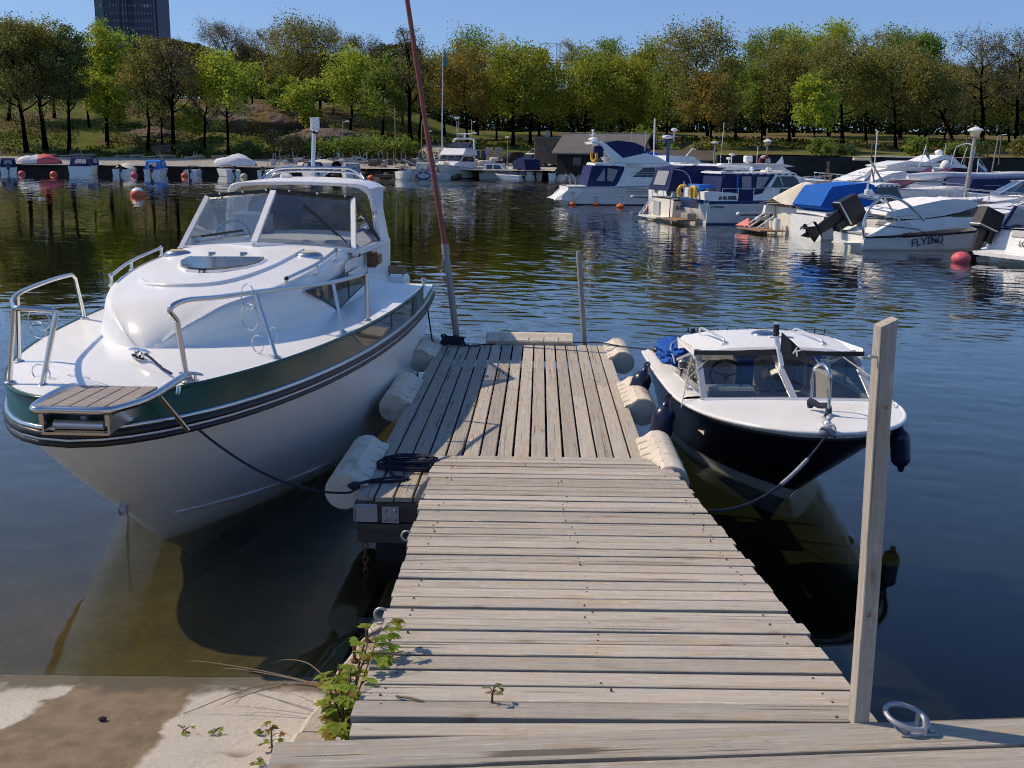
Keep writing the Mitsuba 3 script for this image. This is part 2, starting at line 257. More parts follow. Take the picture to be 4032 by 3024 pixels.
# ------------------------------------------------------------------ water, bed, ramp, quay
def sstep(a, b, x): t = np.clip((x - a) / (b - a), 0, 1); return t * t * (3 - 2 * t)
def sheet(xs, ys, zf):
    A, B = np.meshgrid(xs, ys, indexing='ij'); return grid(np.stack([A, B, zf(A, B)], -1)[:, ::-1])
def wave(x, y, d):
    """Height of the water; d is the mesh step, finer ripples grow with it so that the slope of the ruffled far water stays."""
    q = lambda a, b, s: meshkit.noise(np.stack([a, b, a * 0 + .5], -1), s) - .5
    f_ = meshkit.fbm(np.stack([x * .045, y * .03, x * 0], -1), 2, 5); gust = .45 + 1.1 * sstep(.42, .60, f_) + 1.5 * sstep(-9, 3, x + 22 * (f_ - .5)) * sstep(12, 24, y); calm = .18 + .82 * sstep(4.5, 16, y)
    h = .008 * q(x * .55 + y * .18, y * .85, 1) + .005 * q(x * 1.5 - y * .3, y * 2.3, 2)
    return calm * (h + gust * (.0075 * max(1, d / .12) * q(x * 3.6 + y * .7, y * 5.0, 3) + .0036 * max(1, d / .06) * q(x * 8 - y * 1.3, y * 11, 4)))
W = []
for x0, x1, y0, y1, dx, dy in ((-7, 9, 1.0, 9, .045, .035), (-17, 19, 9, 22, .085, .06), (-42, 44, 22, 60, .20, .13), (-88, 92, 60, 150, .42, .32)):
    W.append(sheet(np.linspace(x0, x1, int((x1 - x0) / dx)), np.linspace(y0, y1, int((y1 - y0) / dy)), lambda a, b: wave(a, b, dx)))
    W += [sheet(np.linspace(u, v, 3), np.linspace(y0, y1, 9), lambda a, b: a * 0) for u, v in ((-300, x0), (x1, 340))]
struct('water', J(W), 'm_water', True)
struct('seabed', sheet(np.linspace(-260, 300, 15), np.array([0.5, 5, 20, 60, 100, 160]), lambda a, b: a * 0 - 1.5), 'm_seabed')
def slope(y): return 0.13 * (4.9 - y)
for i, (y0, y1) in enumerate(((-1.5, 2.2), (2.21, 4.195), (4.207, 7.4), (7.41, 12.0), (12.01, 18.0))):
    ys = np.linspace(y0, y1, 12); dz = (0.012, 0.006, 0.0, 0.0, 0.0)[i]
    g = sheet(np.linspace(-9, -0.9, 30), ys, lambda a, b: 0.13 * (4.9 - b) + dz + 0.012 * (meshkit.fbm(np.stack([a * 1.2, b * 1.2, a * 0], -1), 3) - 0.5))
    if i == 0: rp = thing('boat_ramp', kind='structure')
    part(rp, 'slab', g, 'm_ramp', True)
kb = thing('concrete_kerb', 'low rough concrete kerb running down the ramp beside the gangway', 'kerb')
K = [(-0.90, -0.62, 2.0, 3.95), (-0.885, -0.66, 3.96, 5.16)]
for a, b, y0, y1 in K:
    P = []
    for y in np.linspace(y0, y1, 9):
        jx = 0.012 * math.sin(y * 9); z = slope(y) + 0.14 + 0.006 * math.sin(y * 14); xa, xb = a + 0.09 * (y - 4.0) / 1.2 * 0.9 + jx, b + 0.02 + jx * 0.5
        P.append([(xa - 0.02, y, z - 0.5), (xa, y, z - 0.02), (xa + 0.025, y, z), (xb - 0.02, y, z), (xb, y, z - 0.02), (xb, y, z - 0.5)])
    m = grid(P); e = [V(P[0]), V(P[-1])]
    part(kb, 'segment', J(m, *[(q, V([[0, i, i + 1] for i in range(1, 5)] if k else [[0, i + 1, i] for i in range(1, 5)])) for k, q in enumerate(e)]), 'm_concrete', 25)
P = [[(-0.80, y, z), (-0.775, y, z + 0.02), (-0.70, y, z + 0.02), (-0.68, y, z)] for y in (5.18, 5.5, 6.4) for z in (slope(y) + 0.09,)]
part(kb, 'segment', grid(P), 'm_ramp')
def bolt(x, y, h, r=0.009, lean=0.0):
    z = slope(y) + 0.145
    return solo('rusty_bolt', J(tube([(x, y, z - 0.05), (x + lean, y, z + h)], r, 8), revolve([(0, z), (0.02, z), (0.022, z + 0.008), (0, z + 0.014)], 8, (x, y, 0))), 'm_rust', BL[len(BL_used)], 'bolt', 'bolts in the kerb')
BL = ['rusty bolt at the wet far end of the concrete kerb', 'tallest rusty bolt upright on the concrete kerb', 'short rusty bolt in a broken hollow of the concrete kerb', 'rusty bolt on the kerb half hidden by the leafy shrub']; BL_used = []
for x, y, h in ((-0.755, 5.06, 0.075), (-0.775, 4.77, 0.10), (-0.80, 4.52, 0.075), (-0.79, 4.14, 0.06)): bolt(x, y, h); BL_used.append(1)
part(kb, 'hollow', revolve([(0, 0.0), (0.05, 0.002), (0.055, 0.0)], 9, (-0.80, 4.505, slope(4.5) + 0.1405)), 'm_rust')
# timber quay: boards laid along the edge, slightly askew to the gangway
qd = thing('timber_quay', 'weathered timber boardwalk along the quay edge at the foot of the gangway', 'boardwalk')
QD = V([math.cos(0.0845), math.sin(0.0845), 0]); QN = V([-QD[1], QD[0], 0]); Q0 = V([-0.69, 2.67, 1.0])
for i, (w, o) in enumerate(((0.142, 0.0), (0.145, 0.158), (0.145, 0.316), (0.145, 0.474))):
    p = Q0 - QN * (o + w / 2) + QD * (0.02, -0.01, 0.0, 0.01)[i]; cut = 3.4 if i != 2 else 1.9
    plank(qd, p, p + QD * cut, w, 0.045); plank(qd, p + QD * (cut + 0.006), p + QD * 8.0, w, 0.045)
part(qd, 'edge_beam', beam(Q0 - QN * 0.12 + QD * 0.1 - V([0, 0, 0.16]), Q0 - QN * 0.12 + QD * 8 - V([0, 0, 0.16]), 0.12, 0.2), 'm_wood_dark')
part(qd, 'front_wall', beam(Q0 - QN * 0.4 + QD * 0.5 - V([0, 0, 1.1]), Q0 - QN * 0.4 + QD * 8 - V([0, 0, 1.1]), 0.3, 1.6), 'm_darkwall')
# gangway
gw = thing('gangway', 'sloping weathered plank gangway leading down to the floating dock', 'gangway')
def gz(y): return 0.975 - (y - 2.75) * 0.1
ya, NB = 2.875, 34; pitch = (7.215 - ya) / NB
for i in range(NB):
    y = ya + pitch * (i + 0.5); w = pitch - _R.uniform(0.013, 0.019); t = (y - ya) / 4.4; jz = _R.uniform(-0.003, 0.003)
    l, r = -0.475 - 0.075 * t + _R.uniform(-0.012, 0.012), 1.15 - 0.03 * t + _R.uniform(-0.014, 0.014); dy = _R.uniform(-0.003, 0.003)
    if i == 31: plank(gw, (l, y - dy, gz(y) + jz), (0.1, y, gz(y) + jz), w, 0.03, up=(0, .1, 1)); l = 0.104
    plank(gw, (l, y - dy, gz(y) + jz), (r, y + dy, gz(y) + jz + _R.uniform(-0.003, 0.003)), w, 0.03, up=(0, .1, 1))
plank(gw, (-0.47, 2.792, 0.972), (1.16, 2.83, 0.972), 0.07, 0.03)
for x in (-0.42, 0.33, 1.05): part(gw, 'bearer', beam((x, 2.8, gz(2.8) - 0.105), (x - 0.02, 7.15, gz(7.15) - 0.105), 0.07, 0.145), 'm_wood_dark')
nl = []
for i in range(NB):
    y = ya + pitch * (i + 0.5)
    for x in (-0.40, 0.32, 1.04):
        for o in (-0.03, 0.03):
            if _R.random() < 0.8:
                h = _R.choice((0.0015, 0.0015, 0.003, 0.009)); xx = x + _R.uniform(-0.02, 0.02); yy = y + o + _R.uniform(-0.006, 0.006)
                nl.append(beam((xx, yy, gz(yy) - 0.002), (xx + _R.uniform(-1, 1) * h * 0.4, yy, gz(yy) + h), 0.007, 0.007, (0, 1, 0)))
part(gw, 'nail_heads', J(nl), 'm_rust', kind='stuff')
for y in (5.06, 3.86):
    a = np.linspace(0, 2 * np.pi, 17)[:-1]; t = (y - ya) / 4.4
    part(gw, 'eye_ring', tube(np.stack([-0.50 - 0.075 * t + 0.026 * np.cos(a), y + 0 * a, gz(y) - 0.02 + 0.026 * np.sin(a)], 1), 0.006, 7, True), 'm_galv', True)
# floating dock
dk = thing('floating_dock', 'weathered floating timber dock with lengthwise planks between the two moored boats', 'dock')
DY = 0.0245; DM = M(-DY, (-0.01, 6.32, 0.5))           # local: x across (0 = centre), y along, z up from the deck
def DP(x, y, z=0.0): return DM[:3, :3] @ V([x, y, z]) + DM[:3, 3]
pw = 1.99 / 16
for i in range(16):
    x = -0.995 + pw * (i + 0.5); w = pw - _R.uniform(0.014, 0.021); e = _R.uniform(-0.012, 0.012)
    if i >= 12:
        c = 3.0 + 0.25 * ((i * 7) % 4)
        plank(dk, DP(x, 0 + e), DP(x, c), w, 0.03); plank(dk, DP(x, c + 0.006), DP(x, 5.68 + e), w, 0.03)
    else: plank(dk, DP(x, 0 + e), DP(x, 5.68 + e), w, 0.03)
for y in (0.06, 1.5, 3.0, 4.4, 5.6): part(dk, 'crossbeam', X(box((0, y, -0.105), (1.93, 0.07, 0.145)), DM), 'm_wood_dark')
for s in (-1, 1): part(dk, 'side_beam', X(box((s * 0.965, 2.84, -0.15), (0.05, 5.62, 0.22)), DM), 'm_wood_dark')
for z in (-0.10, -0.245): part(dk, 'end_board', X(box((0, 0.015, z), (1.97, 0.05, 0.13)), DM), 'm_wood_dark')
for y in (0.7, 2.8, 4.9): part(dk, 'float', X(cbox((0, y, -0.6), (1.8, 1.1, 0.55), 0.05), DM), 'm_black')
part(dk, 'corner_bracket', X(J(box((-0.92, -0.016, -0.105), (0.14, 0.008, 0.12)), box((-0.92, -0.03, -0.06), (0.14, 0.03, 0.008)), box((-1.0, 0.06, -0.105), (0.008, 0.15, 0.12))), DM), 'm_galv')
part(dk, 'bolt_plate', X(J(box((-0.765, -0.014, -0.115), (0.11, 0.008, 0.11)), *[ball((-0.765 + a, -0.02, -0.115 + b), 0.012, 5) for a in (-.03, .03) for b in (-.03, .03)]), DM), 'm_galv')
ch = []
for i in range(9):
    a = np.linspace(0, 2 * np.pi, 11)[:-1]; q = np.stack([0.016 * np.cos(a), 0 * a, 0.03 * np.sin(a)], 1)
    if i % 2: q = q[:, [1, 0, 2]]
    ch.append(tube(q + V([-0.93, -0.03, -0.33 - 0.045 * i]), 0.006, 5, True))
part(dk, 'chain', X(J(ch), DM), 'm_rust')
# drum fenders on the dock edges
def drum_fender(lab, loc, yaw, L=0.97, side=1):
    k = thing('dock_fender', lab, 'dock fender', 'cream plastic fenders along the dock'); R = 0.125; A = M(yaw, loc); g = np.radians(np.linspace(0, 360, 41))
    circ = np.stack([R * np.cos(g), R * np.sin(g)], 1)[:-1]
    full = Polygon(circ).union(Polygon([(0.0, R), (0.05, R * 0.95), (0.105, 0.075), (0.155, 0.058), (0.165, 0.040), (0.0, 0.040)])).union(Polygon([(0, 0.0), (0.10, 0.040), (0, 0.10)])); slim = Polygon(circ).union(Polygon([(0.0, R * .99), (0.05, R * 0.86), (0.098, 0.055), (0.15, 0.046), (0.155, 0.040), (0, 0.040)]))
    def seg(pg, y0, y1):
        pg = pg.simplify(0.002); v, f = extrude(np.array(pg.exterior.coords)[:-1], y1 - y0)
        return np.stack([v[:, 0] * side, v[:, 2] + y0, v[:, 1]], 1), (f if side < 0 else f[:, ::-1])
    n, ms, y = 6, [], 0.0; a = (L - (n - 1) * 0.024) / n
    for i in range(n):
        ms.append(seg(full, y, y + a)); y += a
        if i < n - 1: ms.append(seg(slim, y - 0.001, y + 0.025)); y += 0.024
    part(k, 'drum', X(J(ms), A), 'm_drum', 22)
    for e, s in ((0, -1), (L, 1)): part(k, 'end_cap', X(tube([(0, e - s * 0.001, 0), (0, e + s * 0.006, 0)], 0.118, 24), A), 'm_drum', 30)
    part(k, 'rib_rings', X(J([tube(np.stack([-side * 0.1245 * np.cos(q), 0 * q + yy, 0.1245 * np.sin(q)], 1), 0.003, 5) for yy in (L * 0.33, L * 0.66) for q in (np.radians(np.linspace(-60, 100, 14)),)]), A), 'm_drum', True)
for lab, y in (('shaded cream fender drum on the dock corner nearest the coiled rope', 0.20), ('shaded cream fender drum midway along the cabin cruiser', 2.55), ('shaded cream fender drum by the stern line of the cabin cruiser', 4.72)):
    drum_fender(lab, DP(-1.11, y, -0.035), -DY, 0.98, 1)
for lab, y in (('sunlit cream fender drum partly behind the gangway end', 0.52), ('sunlit cream fender drum beside the navy fenders of the small runabout', 2.57), ('sunlit cream fender drum at the far corner of the dock by the runabout', 4.82)):
    drum_fender(lab, DP(1.11, y, -0.035), -DY, 0.96, -1)
drum_fender('long cream fender lying across the far end of the dock', DP(-0.44, 5.79, 0.0), -DY - math.pi / 2, 1.02, 1)
# poles and post
k = thing('mooring_pole', 'leaning grey mooring pole topped by a long rust red rod', 'pole')
part(k, 'tube', tube([(-0.60, 12.05, -1.2), (-0.655, 12.05, 0.5), (-0.80, 12.05, 1.65)], [0.04, 0.04, 0.038], 14), 'm_polegrey', 40); part(k, 'rod', tube([(-0.797, 12.05, 1.62), (-1.0, 12.05, 2.9), (-1.30, 12.05, 4.9)], [0.031, 0.029, 0.026], 12), 'm_red_pole', 40)
part(k, 'collar', tube([(-0.785, 12.05, 1.54), (-0.80, 12.05, 1.66)], 0.044, 14), 'm_polegrey', 40)
solo('mooring_pole', J(tube([(0.98, 12.16, -1.2), (0.859, 12.16, 0.5), (0.763, 12.16, 1.58)], 0.032, 14), tube([(0.7625, 12.16, 1.575), (0.762, 12.16, 1.592)], 0.026, 14)), 'm_polegrey', 'short bare grey steel pole right of the far dock fender', 'pole', smooth=40)
pb, ptp = V([1.067, 2.845, 0.985]), V([1.045, 2.85, 2.205])
m = [V([[sx * 0.021, sy * 0.028, 0] for sx, sy in ((-1, -1), (1, -1), (1, 1), (-1, 1))])]
def post():
    k = thing('wooden_post', 'tall weathered square wooden post standing where gangway meets quay', 'post'); sec = [(-.0235, -.026), (-.021, -.0285), (.021, -.0285), (.0235, -.026), (.0235, .026), (.021, .0285), (-.021, .0285), (-.0235, .026)]
    v, f, uv = [], [], []
    per = np.cumsum([0] + [math.dist(sec[i], sec[(i + 1) % 8]) for i in range(8)]); N = 14
    for i in range(8):
        b = len(v)
        for j in range(N + 1):
            t = j / N; o = pb + (ptp - pb) * t + V([0.003 * math.sin(5 * t), 0, 0])
            for q, w in ((sec[i], per[i]), (sec[(i + 1) % 8], per[i + 1])):
                v.append(o + V([q[0], q[1], (0.011 + q[0] * 0.5 if j == N else 0)])); uv.append((t * 1.2 + 3, w * 1.0 + 12342))
        for j in range(N): a = b + 2 * j; f += [[a, a + 1, a + 3], [a, a + 3, a + 2]]
    b = len(v)
    for q in sec: v.append(ptp + V([0.003 * math.sin(5) + q[0], q[1], 0.0112 + q[0] * 0.5])); uv.append((q[0] * 4 + 9, q[1] + 12345))
    f += [[b, b + i, b + i + 1] for i in range(1, 7)]
    part(k, 'shaft', (V(v), V(f)), 'm_wood', uv=V(uv))
    part(k, 'nail', J(tube([(1.0, 2.83, 2.12), (1.03, 2.83, 2.12)], 0.004, 6), ball((1.0, 2.83, 2.12), 0.007, 5)), 'm_galv'); part(k, 'screw', J(ball((1.058, 2.815, 1.35), 0.006, 5), ball((1.05, 2.815, 1.98), 0.005, 5)), 'm_rust')
post()
k = thing('mooring_ring', 'galvanised mooring ring on a bolted plate at the quay edge', 'mooring ring')
RM = M(0.0845, (1.215, 2.768, 1.0)); a = np.linspace(0, 2 * np.pi, 41)[:-1]
part(k, 'base_plate', X(J(cbox((0, 0.008, 0.004), (0.118, 0.07, 0.008), 0.002)), RM), 'm_galv'); part(k, 'bolt', X(J(*[tube([(x, y, 0.008), (x, y, 0.017)], 0.010, 6) for x in (-.042, .042) for y in (-.01, .03)]), RM), 'm_galv')
part(k, 'eye', X(tube(V([(0.012, -0.022, 0.006)] + [(0.012, 0.002 + 0.024 * math.cos(t), 0.03 + 0.024 * math.sin(t)) for t in np.linspace(math.pi, 0, 9)] + [(0.012, 0.026, 0.006)]), 0.0075, 10), RM), 'm_galv', True)
part(k, 'ring', X(tube(np.stack([-0.022 + 0.062 * np.cos(a), 0.028 + 0.054 * np.sin(a), 0.035 - 0.010 * np.cos(a) + 0.010 * np.sin(a)], 1), 0.0078, 10, True), RM), 'm_galv', True)
# ropes
def sag(p, q, d, n=24):
    t = np.linspace(0, 1, n)[:, None]; s = V(p) * (1 - t) + V(q) * t; s[:, 2] -= 4 * d * (t * (1 - t))[:, 0]; return s
def wig(pts, a, f): p = V(pts).copy(); i = np.arange(len(p)); p[:, 0] += a * np.sin(i * f); p[:, 1] += a * np.cos(i * f * 1.3); return p
solo('bow_line', tube(V(list(sag((-2.02, 5.86, 1.24), (-1.05, 6.42, 0.50), 0.16)) + [(-1.02, 6.44, 0.512)]), 0.008, 7), 'm_rope', 'thin dark mooring line sagging from the cabin cruiser bow to the dock corner', 'rope', smooth=True)
pts = []
rr = random.Random(3)
for i in range(9):
    c = V([-0.72 + 0.03 * rr.uniform(-1, 1), 7.0 + 0.06 * rr.uniform(-1, 1)]); L = rr.uniform(0.12, 0.22); W = rr.uniform(0.04, 0.085); th = rr.uniform(-0.35, 0.15)
    for t in np.linspace(0, 2 * np.pi, 15)[:-1]:
        x, y = L * math.cos(t), W * math.sin(t); pts.append((c[0] + x * math.cos(th) - y * math.sin(th), c[1] + x * math.sin(th) * 0.6 + y * 1.6, 0.512 + 0.006 * i + 0.004 * math.sin(3 * t)))
k = thing('coiled_rope', 'dark coiled rope lying in loops on the dock planks', 'rope')
part(k, 'coil', tube(V(pts), 0.0085, 6), 'm_rope', True)
part(k, 'tail', tube(curve([(-0.86, 6.95, 0.52), (-0.80, 6.75, 0.513), (-0.70, 6.72, 0.512), (-0.78, 6.64, 0.513), (-0.95, 6.60, 0.515), (-1.04, 6.50, 0.525), (-1.0, 6.47, 0.545), (-0.92, 6.60, 0.53), (-0.75, 6.70, 0.527)], 8), 0.010, 7), 'm_rope', True)
pts = []
for i in range(6):
    for t in np.linspace(0, 2 * np.pi, 12)[:-1]: pts.append((-0.60 + 0.055 * math.cos(t) * (1 + 0.2 * i / 6), 6.93 + 0.03 * i + 0.05 * math.sin(t + i), 0.515 + 0.005 * i))
part(k, 'frayed_end', tube(V(pts), 0.005, 6), 'm_ropelight', True); part(k, 'knot', J(ball((-1.03, 6.47, 0.53), (0.035, 0.03, 0.028), 8), tube(V([(-1.03 + 0.036 * math.cos(t), 6.47 + 0.03 * math.sin(t), 0.53 + 0.012 * math.sin(2 * t)) for t in np.linspace(0, 6.3, 18)]), 0.009, 6)), 'm_rope', True)
k = thing('rope_heap', 'black rope bunched on the far dock end beside the leaning pole', 'rope')
part(k, 'loops', tube(V([(-0.70 + 0.14 * math.cos(t * 1.03) + 0.02 * math.sin(t * 3), 11.85 + 0.07 * math.sin(t), 0.515 + 0.003 * t + 0.03 * max(0, math.sin(t)) * (i % 3 == 0)) for i, t in enumerate(np.linspace(0, 31, 120))]), 0.010, 6), 'm_rope', True)
part(k, 'end', tube(curve([(-0.62, 11.8, 0.52), (-0.45, 11.75, 0.515), (-0.35, 11.85, 0.515), (-0.2, 11.9, 0.515)]), 0.008, 6), 'm_rope', True)
solo('stern_line', tube(V(list(sag((-1.02, 12.05, 1.0), (-0.93, 11.75, 0.56), 0.0, 8)) + [(-0.92, 11.74, 0.52), (-0.86, 11.8, 0.515)]), 0.009, 7), 'm_rope', 'black stern line tying the cabin cruiser to the far dock corner', 'rope', smooth=True)
part('stern_line', 'knot', ball((-0.93, 11.74, 0.55), (0.03, 0.03, 0.04), 7), 'm_rope', True)
BE = V([2.20, 6.93, 0.80])
k = thing('runabout_bow_line', 'dark rope with a pale spliced sleeve from runabout bow to gangway edge', 'rope')
s = sag(BE, (1.14, 5.76, 0.64), 0.16, 40)
part(k, 'rope', tube(s, 0.009, 7), 'm_rope', True); part(k, 'splice', tube(s[7:17], 0.014, 8), 'm_ropelight', True)
part(k, 'knot', J(ball(BE + V([-.01, 0, 0.02]), (0.05, 0.04, 0.04), 8), tube(V([BE + V([0.05 * math.cos(t), 0.04 * math.sin(t), 0.03 + 0.03 * math.sin(2 * t)]) for t in np.linspace(0, 9, 26)]), 0.011, 6)), 'm_ropelight', True)
# plants by the gangway
def leaflet(p, d, up, L, W):
    d = d / np.linalg.norm(d); s = np.cross(d, up); s /= np.linalg.norm(s) + 1e-9; n = np.cross(s, d)
    q = [(0, 0, 0), (.18, .32, .04), (.42, .5, .07), (.72, .36, .03), (1, 0, -.12), (.72, -.36, .03), (.42, -.5, .07), (.18, -.32, .04), (.5, 0, -.02)]
    v = V([p + d * a * L + s * b * W + n * c * L for a, b, c in q]); return v, V([[8, i, (i + 1) % 8] for i in range(8)])
def leafy(name, lab, cat, stems, n, L, cols, rs, z0):
    k = thing(name, lab, cat); st, lv, cl = [], [], []
    for (a, b, c) in stems:
        pts = curve([a, b, c], 6); st.append(tube(pts, np.linspace(0.006, 0.002, len(pts)), 6))
        for i in range(n):
            t = rs.uniform(0.25, 1.0); j = min(int(t * (len(pts) - 1)), len(pts) - 2); o = pts[j] + (pts[j + 1] - pts[j]) * rs.random(); az = rs.uniform(0, 6.28); dirn = V([math.cos(az), math.sin(az), rs.uniform(-0.2, 0.7)])
            e = o + dirn * L * rs.uniform(0.7, 1.6); st.append(tube([o, (o + e) / 2 + V([0, 0, 0.01]), e], 0.0015, 4)); c0 = V(cols[rs.randrange(len(cols))]) * rs.uniform(0.75, 1.25)
            for m_ in range(rs.choice((3, 5, 5))):
                ang = (m_ - 2) * 0.75; dd = V([dirn[0] * math.cos(ang) - dirn[1] * math.sin(ang), dirn[0] * math.sin(ang) + dirn[1] * math.cos(ang), dirn[2] * 0.5 - 0.15])
                mm = leaflet(e, dd, V([rs.uniform(-.3, .3), rs.uniform(-.3, .3), 1.0]), L * rs.uniform(0.7, 1.15), L * rs.uniform(0.42, 0.6)); lv.append(mm); cl.append(np.tile(c0 * rs.uniform(0.85, 1.15), (9, 1)))
    part(k, 'stems', J(st), 'm_stem', True); m_ = J(lv); part(k, 'leaves', m_, 'm_leaf', True, color=np.vstack(cl), kind='stuff')
rs = random.Random(11); GC = [(0.26, 0.36, 0.06), (0.34, 0.42, 0.08), (0.20, 0.31, 0.05), (0.34, 0.26, 0.08)]
leafy('leafy_shrub', 'bushy green shrub growing up between kerb and gangway', 'shrub',
      [((-0.56, 3.30, 0.2), (-0.55, 3.17, 0.7), (-0.50 + dx * .8, 3.08 + dy, 0.96 + dz)) for dx, dy, dz in ((-.08, -.02, 0), (-.02, .02, .05), (-.10, .14, .0), (0.02, .2, .06), (-.05, -.06, -.02), (0.05, .3, .04), (-.12, .05, -.04), (.03, -.02, .02))] + [((-0.60, 3.3, 0.3), (-0.52, 3.28, 0.9), (-0.36, 3.26, 0.99)), ((-0.6, 3.3, 0.3), (-0.53, 3.4, 0.9), (-0.44, 3.42, 1.0))], 11, 0.046, GC, rs, 0.2)
leafy('ramp_weed', 'single upright weed with reddish tip standing on the ramp', 'weed', [((-1.02, 4.02, slope(4.02)), (-1.02, 4.02, 0.17), (-1.018, 4.02, 0.235))], 12, 0.026, [(0.28, 0.34, 0.08), (0.34, 0.18, 0.08)], rs, 0.1)
leafy('deck_weed', 'tiny seedling growing through a gap between gangway planks', 'weed', [((-0.05, 2.985, 0.94), (-0.05, 2.985, 0.975), (-0.045, 2.985, 1.01))], 6, 0.018, [(0.3, 0.34, 0.12), (0.36, 0.28, 0.14)], rs, 0.9)
for x, y, lab in ((-1.14, 4.20, 'low weed sprig in the ramp joint close to the upright weed'), (-1.33, 4.20, 'low weed sprig in the ramp joint between two smaller tufts'), (-1.47, 4.205, 'low weed tuft in the ramp joint at the edge of the dry concrete'), (-1.06, 3.90, 'reddish weed by the timber quay board end')):
    leafy('joint_weed', lab, 'weed', [((x, y, slope(y)), (x + .01, y, slope(y) + .015), (x + .03, y, slope(y) + .03))], 6, 0.017, GC, rs, 0.1); labels['joint_weed' if 'joint_weed_001' not in scene and len([q for q in labels if q.startswith('joint_weed')]) == 1 else [q for q in labels if q.startswith('joint_weed')][-1]]['group'] = 'small weeds on the ramp'
tw = []
for i in range(7):
    a = V([-0.80, 4.35, slope(4.35) + 0.17]); e = V([-1.05 - 0.09 * i, 4.62 + rs.uniform(-.22, .22), slope(4.6) + rs.uniform(0.03, 0.14)]); mid = (a + e) / 2 + V([0, rs.uniform(-.05, .05), rs.uniform(0.0, 0.06)])
    tw.append(tube(curve([a, mid, e, e + V([-0.06, rs.uniform(-.06, .06), -0.02])], 5), np.linspace(0.0035, 0.0012, 16), 5))
solo('dead_twig', J(tw), 'm_twig', 'bare dry branching twig lying over the kerb and ramp', 'twig', smooth=True)
solo('ramp_stone', (lambda v: (v[0] * V([1, .8, .45]) + V([-1.88, 4.33, slope(4.33) + 0.01]), v[1]))(ball((0, 0, 0), 0.02, 6)), 'm_darkwall', 'small dark stone lying on the damp ramp concrete', 'stone', smooth=40)
solo('deck_twig', tube([(-0.36, 3.02, gz(3.02) + 0.006), (-0.31, 3.0, gz(3.0) + 0.009), (-0.27, 2.985, gz(2.985) + 0.006)], 0.004, 6), 'm_twig', 'small broken twig lying on the near gangway planks', 'twig', smooth=True)
# ------------------------------------------------------------------ far bank
def ground(x, y):
    x, y = np.asarray(x, float), np.asarray(y, float)
    n = meshkit.fbm(np.stack([x * 0.09, y * 0.09, x * 0], -1), 4) - 0.5
    park = 3.3 + 0.075 * np.clip(y - 147, 0, 60) + 0.9 * n; left = 2.5 + 0.19 * np.clip(y - 149, 0, 52) + 2.0 * n * sstep(149, 158, y)
    up = park + (left - park) * sstep(-6, -28, x); flat = 1.1 + 0.045 * np.clip(y - 130, 0, 18)
    z = flat + (up - flat) * sstep(143.5, 151, y)
    rt = sstep(24, 27, x); right = 3.25 + 0.6 * n + 0.06 * np.clip(y - 128, 0, 80)
    z = z * (1 - rt) + right * rt
    return z + 0.05 * np.clip(y - 215, 0, 40)
xs = np.concatenate([np.arange(-400, -100, 20), np.arange(-100, 24, 1.25), np.arange(24, 28, 0.5), np.arange(28, 112, 1.5), np.arange(112, 420, 20)])
ysb = np.concatenate([np.arange(130, 160, 0.8), np.arange(160, 215, 1.8), np.arange(215, 300, 8), np.arange(300, 1500, 100)])
struct('park_bank', sheet(xs, ysb, ground), 'm_bank', True)
struct('park_bank', sheet(np.arange(26.5, 130, 2.0), np.arange(116, 131.5, 1.0), ground), 'm_bank', True)
struct('quay_pavement', sheet(np.arange(-110, 22.5, 1.5), np.arange(129.9, 146.5, 0.8), lambda a, b: ground(a, b) + 0.03), 'm_gravel', True)
struct('park_path', sheet(np.arange(-13.5, -5.5, 0.5), np.arange(146, 172, 0.8), lambda a, b: ground(a, b) + 0.06), 'm_gravel', True)
struct('wall_walk', sheet(np.arange(27, 62, 1.5), np.arange(116.2, 119.5, 0.8), lambda a, b: ground(a, b) + 0.05), 'm_gravel', True)
solo('wharf_wall', J(box((-66, 129.8, 0.2), (88, 0.6, 1.75)), box((-66, 129.6, 1.02), (88, 0.9, 0.16))), 'm_darkwall', 'dark stone wharf wall behind the row of small boats', 'wharf wall')
solo('marina_wall', J(box((9, 140.5, 0.3), (32, 0.6, 1.9))), 'm_darkwall', 'dark quay edge behind the far flybridge boat', 'quay wall')
solo('retaining_wall', J(box((75.8, 115.6, 1.2), (107.4, 0.8, 4.1))), 'm_darkwall', 'long dark retaining wall below the grassy walk behind the marina', 'retaining wall')
rs = random.Random(5); st = []
for i in range(240):
    x = rs.uniform(-24, -7); r = rs.uniform(0.2, 0.75); y = rs.uniform(128.6, 132) + 2 * abs(math.sin(x))
    st.append((ball((0, 0, 0), (r * rs.uniform(.8, 1.5), r, r * 0.6), 5)[0] @ M(rs.uniform(0, 6))[:3, :3].T + V([x, y, 0.15 + (y - 129) * 0.22]), ball((0, 0, 0), 1, 5)[1]))
solo('shore_stones', J(st), 'm_rock', 'jumble of grey brown stones along the far waterline', 'stones', kind='stuff', smooth=40)
def outcrop(x, y, z, sx, sy, sz, lab, seed):
    v, f = trimesh.creation.icosphere(4).vertices.copy(), trimesh.creation.icosphere(4).faces
    d = meshkit.fbm(v * 1.7 + seed * 9, 5, seed); v = v * (0.72 + 0.55 * d)[:, None] * V([sx, sy, sz]) + V([x, y, z]); solo('rock_outcrop', (v, f), 'm_rock', lab, 'rock outcrop', 'rock outcrops on the left bank', 45)
outcrop(-43, 174, 6.0, 13, 10, 4.6, 'broad bare rock hump on the crest of the left bank', 1); outcrop(-28, 160, 3.4, 8.5, 7, 3.4, 'brown rock slope ending in a dark nose above the far boats', 2)
outcrop(-56, 164, 4.3, 5, 4, 2.2, 'small rock hump among the trees left of the tower', 3); outcrop(-49, 152, 2.7, 3.5, 2.5, 1.2, 'low rock shelf near the foot of the left bank', 4)
